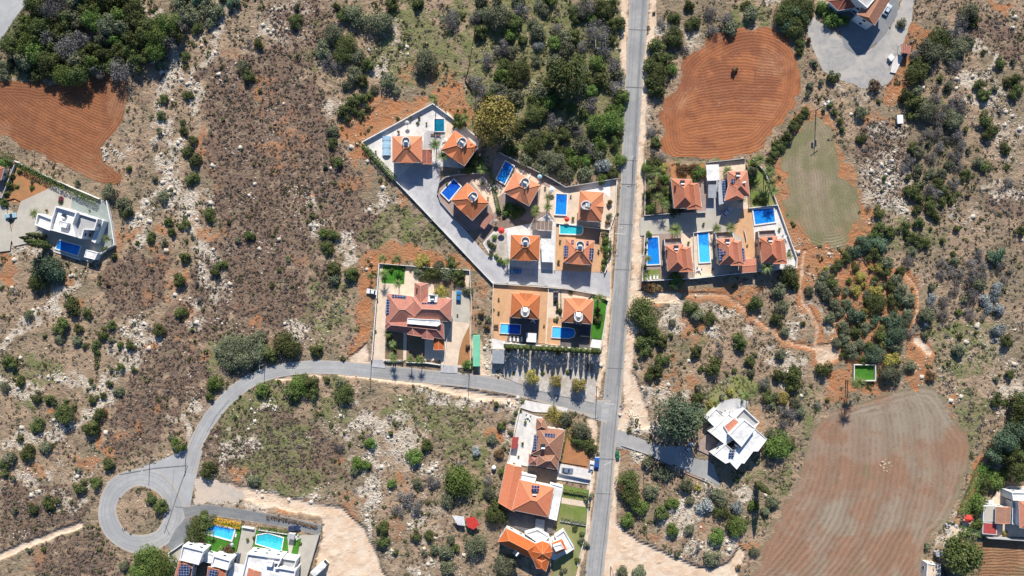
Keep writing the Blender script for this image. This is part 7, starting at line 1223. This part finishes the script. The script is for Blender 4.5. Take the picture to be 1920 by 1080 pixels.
for px, py, r, k in [(786, 510, 10, 'O'), (800, 514, 12, 'D'), (818, 513, 13, 'D'), (836, 514, 12, 'O'), (851, 516, 13, 'D'), (866, 512, 9, 'D'), (862, 532, 9, 'D'), (876, 545, 10, 'O'), (828, 546, 11, 'Y'), (820, 552, 8, 'G'), (790, 490, 13, 'Y'), (845, 494, 11, 'D'), (822, 498, 10, 'O'), (756, 504, 5, 'D'), (733, 507, 6, 'D'), (730, 634, 7, 'D'), (738, 655, 7, 'D'), (770, 670, 6, 'O'), (785, 672, 6, 'G'), (877, 684, 10, 'G'), (878, 650, 7, 'A'), (902, 587, 8, 'A'), (915, 600, 8, 'O'), (913, 615, 8, 'A'),
    (745, 222, 5, 'D'), (783, 231, 4, 'D'), (786, 220, 4, 'A'), (955, 390, 10, 'G'), (965, 396, 12, 'G'), (975, 397, 9, 'D'), (948, 400, 8, 'G'), (935, 395, 6, 'G'), (889, 300, 14, 'D'), (875, 315, 12, 'D'), (897, 310, 10, 'G'), (1134, 440, 8, 'O'), (1137, 452, 9, 'G'), (1138, 465, 9, 'G'), (1137, 478, 9, 'D'), (1135, 490, 8, 'G'), (1130, 500, 7, 'G'), (1142, 380, 8, 'A'), (1143, 405, 8, 'O'), (1140, 418, 7, 'A'), (918, 455, 6, 'O'), (925, 462, 7, 'D'), (928, 445, 6, 'G'), (920, 475, 7, 'O'), (932, 480, 6, 'G'), (938, 490, 7, 'G'), (945, 493, 6, 'G'), (1070, 548, 5, 'D'), (1048, 582, 7, 'D'), (1043, 598, 6, 'O'), (1120, 600, 10, 'D'), (1120, 580, 7, 'D'),
    (998, 708, 13, 'Y'), (1042, 716, 11, 'Y'), (1087, 722, 13, 'Y'), (1018, 700, 5, 'D'), (1066, 698, 6, 'D'), (962, 700, 4, 'D'), (1105, 690, 9, 'B'), (1048, 662, 7, 'O'), (1078, 665, 7, 'B'), (1000, 664, 5, 'B'), (953, 655, 6, 'D'),
    (1215, 315, 12, 'G'), (1227, 305, 13, 'D'), (1242, 315, 10, 'Y'), (1246, 335, 10, 'G'), (1218, 330, 10, 'O'), (1232, 350, 10, 'A'), (1245, 360, 11, 'D'), (1215, 365, 9, 'G'), (1220, 390, 10, 'G'), (1250, 375, 9, 'G'), (1300, 315, 10, 'A'), (1312, 322, 13, 'G'), (1305, 338, 7, 'G'), (1280, 318, 11, 'A'), (1268, 395, 12, 'D'), (1412, 320, 11, 'O'), (1408, 340, 8, 'D'), (1422, 372, 9, 'D'), (1432, 378, 9, 'D'), (1416, 305, 9, 'D'), (1213, 455, 6, 'S'), (1210, 470, 6, 'D'), (1208, 500, 6, 'D'), (1216, 440, 8, 'G'), (1240, 295, 9, 'B'), (1228, 265, 10, 'D'), (1226, 285, 8, 'B'), (1222, 245, 9, 'B'),
    (976, 770, 5, 'D'), (967, 775, 5, 'D'), (1078, 990, 7, 'D'), (1092, 1002, 6, 'D'), (1090, 1015, 8, 'O'), (1100, 1022, 8, 'O'), (1083, 1052, 7, 'D'), (1056, 1072, 8, 'O'), (1100, 935, 7, 'O'), (1104, 948, 6, 'O'), (945, 838, 6, 'O'), (114, 371, 7, 'P'), (381, 1022, 8, 'P'), (427, 1032, 10, 'A'), (412, 1030, 8, 'G'), (396, 1015, 5, 'O'), (392, 1028, 6, 'Y'), (370, 1002, 12, 'D'), (382, 968, 10, 'D'), (390, 1052, 6, 'D'), (476, 1010, 5, 'D'), (474, 1030, 5, 'D'), (562, 1020, 5, 'G'), (488, 998, 4, 'S'), (526, 1002, 5, 'S'), (112, 378, 6, 'G'), (20, 330, 8, 'D'), (16, 345, 9, 'D'), (10, 362, 8, 'D'), (4, 378, 9, 'D'), (35, 322, 6, 'D'), (60, 340, 5, 'O'), (58, 352, 6, 'D'), (32, 350, 5, 'D'), (6, 305, 10, 'G'), (196, 468, 8, 'D'), (212, 480, 7, 'D'), (1885, 1000, 7, 'Y'), (1822, 990, 8, 'O'), (1818, 1000, 7, 'O')]: plant(px, py, r, k, tall=(1.6 if 'Y' == k and r > 10 and py > 690 else None))
hedge([(681, 272), (742, 337)], 1.9, 1.9, 'thick clipped hedge on the slanting left side of the grey-white patio'); hedge([(38, 310), (186, 381)], 1.9, 2.2, 'long straight bright green hedge above the white cubic villa', 'leaf_green'); hedge([(919, 322), (936, 396)], 1.2, 1.6, 'thin hedge between the curved plot and the pinkish patio'); hedge([(1842, 868), (1828, 900), (1814, 935), (1802, 962)], 3.0, 1.8, 'broad bright green hedge between red track and garden by the right edge')
hedge([(1796, 990), (1838, 1000)], 2.2, 1.8, 'short green hedge above the ploughed strip'); hedge([(404, 975), (453, 985)], 2.0, 1.4, 'strip of yellow flowering hedge above the bright blue pool', 'leaf_gold', 'flower_hedge'); hedge([(500, 968), (545, 975), (595, 988)], .9, .8, 'ragged row of small bushes along the upper edge of the dark drive', 'leaf_rust'); hedge([(484, 989), (540, 996)], 1.0, 1.1, 'green hedge along the fence above the five-sided pool')
hedge([(1058, 918), (1102, 926)], 1.1, 1.4, 'clipped hedge across the upper end of the lawn by the main road'); hedge([(1052, 972), (1098, 980)], .9, 1.2, 'clipped hedge across the lower end of the lawn by the main road', 'leaf_olive'); hedge([(722, 677), (757, 677)], .8, 1.0, 'low hedge at the foot of the left flower bed', 'leaf_olive'); hedge([(764, 678), (798, 679)], .8, 1.0, 'low hedge at the foot of the right flower bed'); hedge([(1062, 800), (1050, 862)], 1.0, 1.3, 'green hedge between tan-roofed villa and red lawn'); hedge([(0, 288), (32, 304)], 1.8, 1.8, 'dark hedge at the left edge below the ploughed field', 'leaf_dark')
# ---------------------------------------------------------------- names, groups and labels of trees and bushes
LM = [('left ploughed field', 120, 240), ('white cubic villa', 135, 430), ('turning circle', 264, 957), ('bend of the road', 440, 700), ('large red-brown villa', 785, 600), ('top left cluster plots', 790, 260), ('oval red field', 1370, 175), ('triangular grass field', 1540, 340), ('stubble field', 1620, 900), ('turf court', 1622, 700), ('white flat-roofed house', 1380, 820), ('road junction', 1140, 770),
      ('gravel yard', 1620, 120), ('lone white box', 1688, 222), ('long orange-roofed house', 990, 925), ('bottom row of white houses', 460, 1050), ('white van', 601, 1062), ('right-hand villa cluster', 1340, 440), ('green container', 893, 658), ('red tarpaulin', 886, 980), ('tall transformer pole', 1530, 207), ('tan-roofed villa', 1025, 830), ('leafy garden', 1230, 350), ('walled enclosure in the wood', 1126, 78), ('big yellow-green tree', 925, 228), ('parked white car on red earth', 697, 547),
      ('big blue-green tree', 1274, 785), ('house cut by the right edge', 1890, 960), ('top left corner', 0, 0), ('top edge road', 1200, 0), ('left edge', 0, 700), ('bottom left corner', 0, 1080), ('bare heath', 500, 330), ('fork of the sandy tracks', 1545, 662), ('right edge', 1920, 300), ('top right corner', 1920, 0), ('bottom sandy track', 1230, 1040), ('villa under the wood', 980, 353), ('curved plot', 880, 378), ('gravel garden', 1040, 700), ('orchard', 1630, 540), ('top edge', 640, 0), ('pale rock band', 330, 400), ('curving orange-roofed villa', 1010, 1035), ('dark trees on the bend', 470, 655), ('widest pool', 1432, 405), ('rocky slope', 120, 640), ('inner side of the bend', 560, 720), ('pale gully', 700, 930), ('silvery thicket', 1865, 560), ('grey thicket', 1760, 300)]
NAMES = {('D', 'tree'): ('evergreen_tree', 'evergreen tree'), ('O', 'tree'): ('olive_tree', 'olive tree'), ('G', 'tree'): ('leafy_tree', 'leafy tree'), ('B', 'tree'): ('bare_tree', 'bare tree'), ('Y', 'tree'): ('flowering_tree', 'flowering tree'), ('A', 'tree'): ('autumn_tree', 'tree'), ('S', 'tree'): ('silver_tree', 'silvery tree'), ('P', 'tree'): ('flowering_tree', 'flowering tree'), ('T', 'tree'): ('pine_tree', 'pine tree'),
         ('D', 'bush'): ('evergreen_bush', 'evergreen bush'), ('O', 'bush'): ('olive_bush', 'grey-green bush'), ('G', 'bush'): ('leafy_bush', 'leafy bush'), ('B', 'bush'): ('dry_bush', 'dry bush'), ('Y', 'bush'): ('yellow_bush', 'yellow bush'), ('A', 'bush'): ('rusty_bush', 'brown bush'), ('S', 'bush'): ('silver_bush', 'silvery bush'), ('P', 'bush'): ('flowering_bush', 'flowering bush'), ('T', 'bush'): ('pine_bush', 'pine bush')}
ORD = ['nearest'] + [w_ + ' nearest' for w_ in 'second third fourth fifth sixth seventh eighth ninth tenth eleventh twelfth thirteenth fourteenth fifteenth sixteenth'.split()]
BK = {}
for v in VEG:
    root, px, py, r, k, cls = v; nm, ct = NAMES[(k, cls)]; root.name = nm; root['category'] = ct; root['group'] = {'tree': 'trees', 'bush': 'bushes'}[cls] + ' of the ' + ('woods' if cls == 'tree' else 'rough ground') + ': ' + ct + 's'
    size = 'huge' if r >= 26 else 'large' if r >= 17 else 'medium' if r >= 12.5 else 'small' if r >= 8 else 'very small'; tone = KINDS[k][1]
    best = sorted(LM, key=lambda l: math.hypot(l[1] - px, l[2] - py))[0]; dx, dy = px - best[1], py - best[2]; dr = ('right of' if dx > 0 else 'left of') if abs(dx) > abs(dy) else ('below' if dy > 0 else 'above')
    BK.setdefault((size, tone, ct, dr, best[0]), []).append((math.hypot(dx, dy), root))
for (size, tone, ct, dr, lm), L_ in BK.items():
    L_.sort(key=lambda q_: q_[0]); art = '' if lm.startswith(('top left corner',)) else ''
    tn = tone if not any(w_ in ct for w_ in ('dry', 'bare')) or 'grey' not in tone else 'grey'
    for i, (_, root) in enumerate(L_):
        root['label'] = (f'{size} {tn} {ct} {dr} the {lm}' if len(L_) == 1 else f'{size} {tn} {ct}, {ORD[min(i, 15)]} {dr} the {lm}')
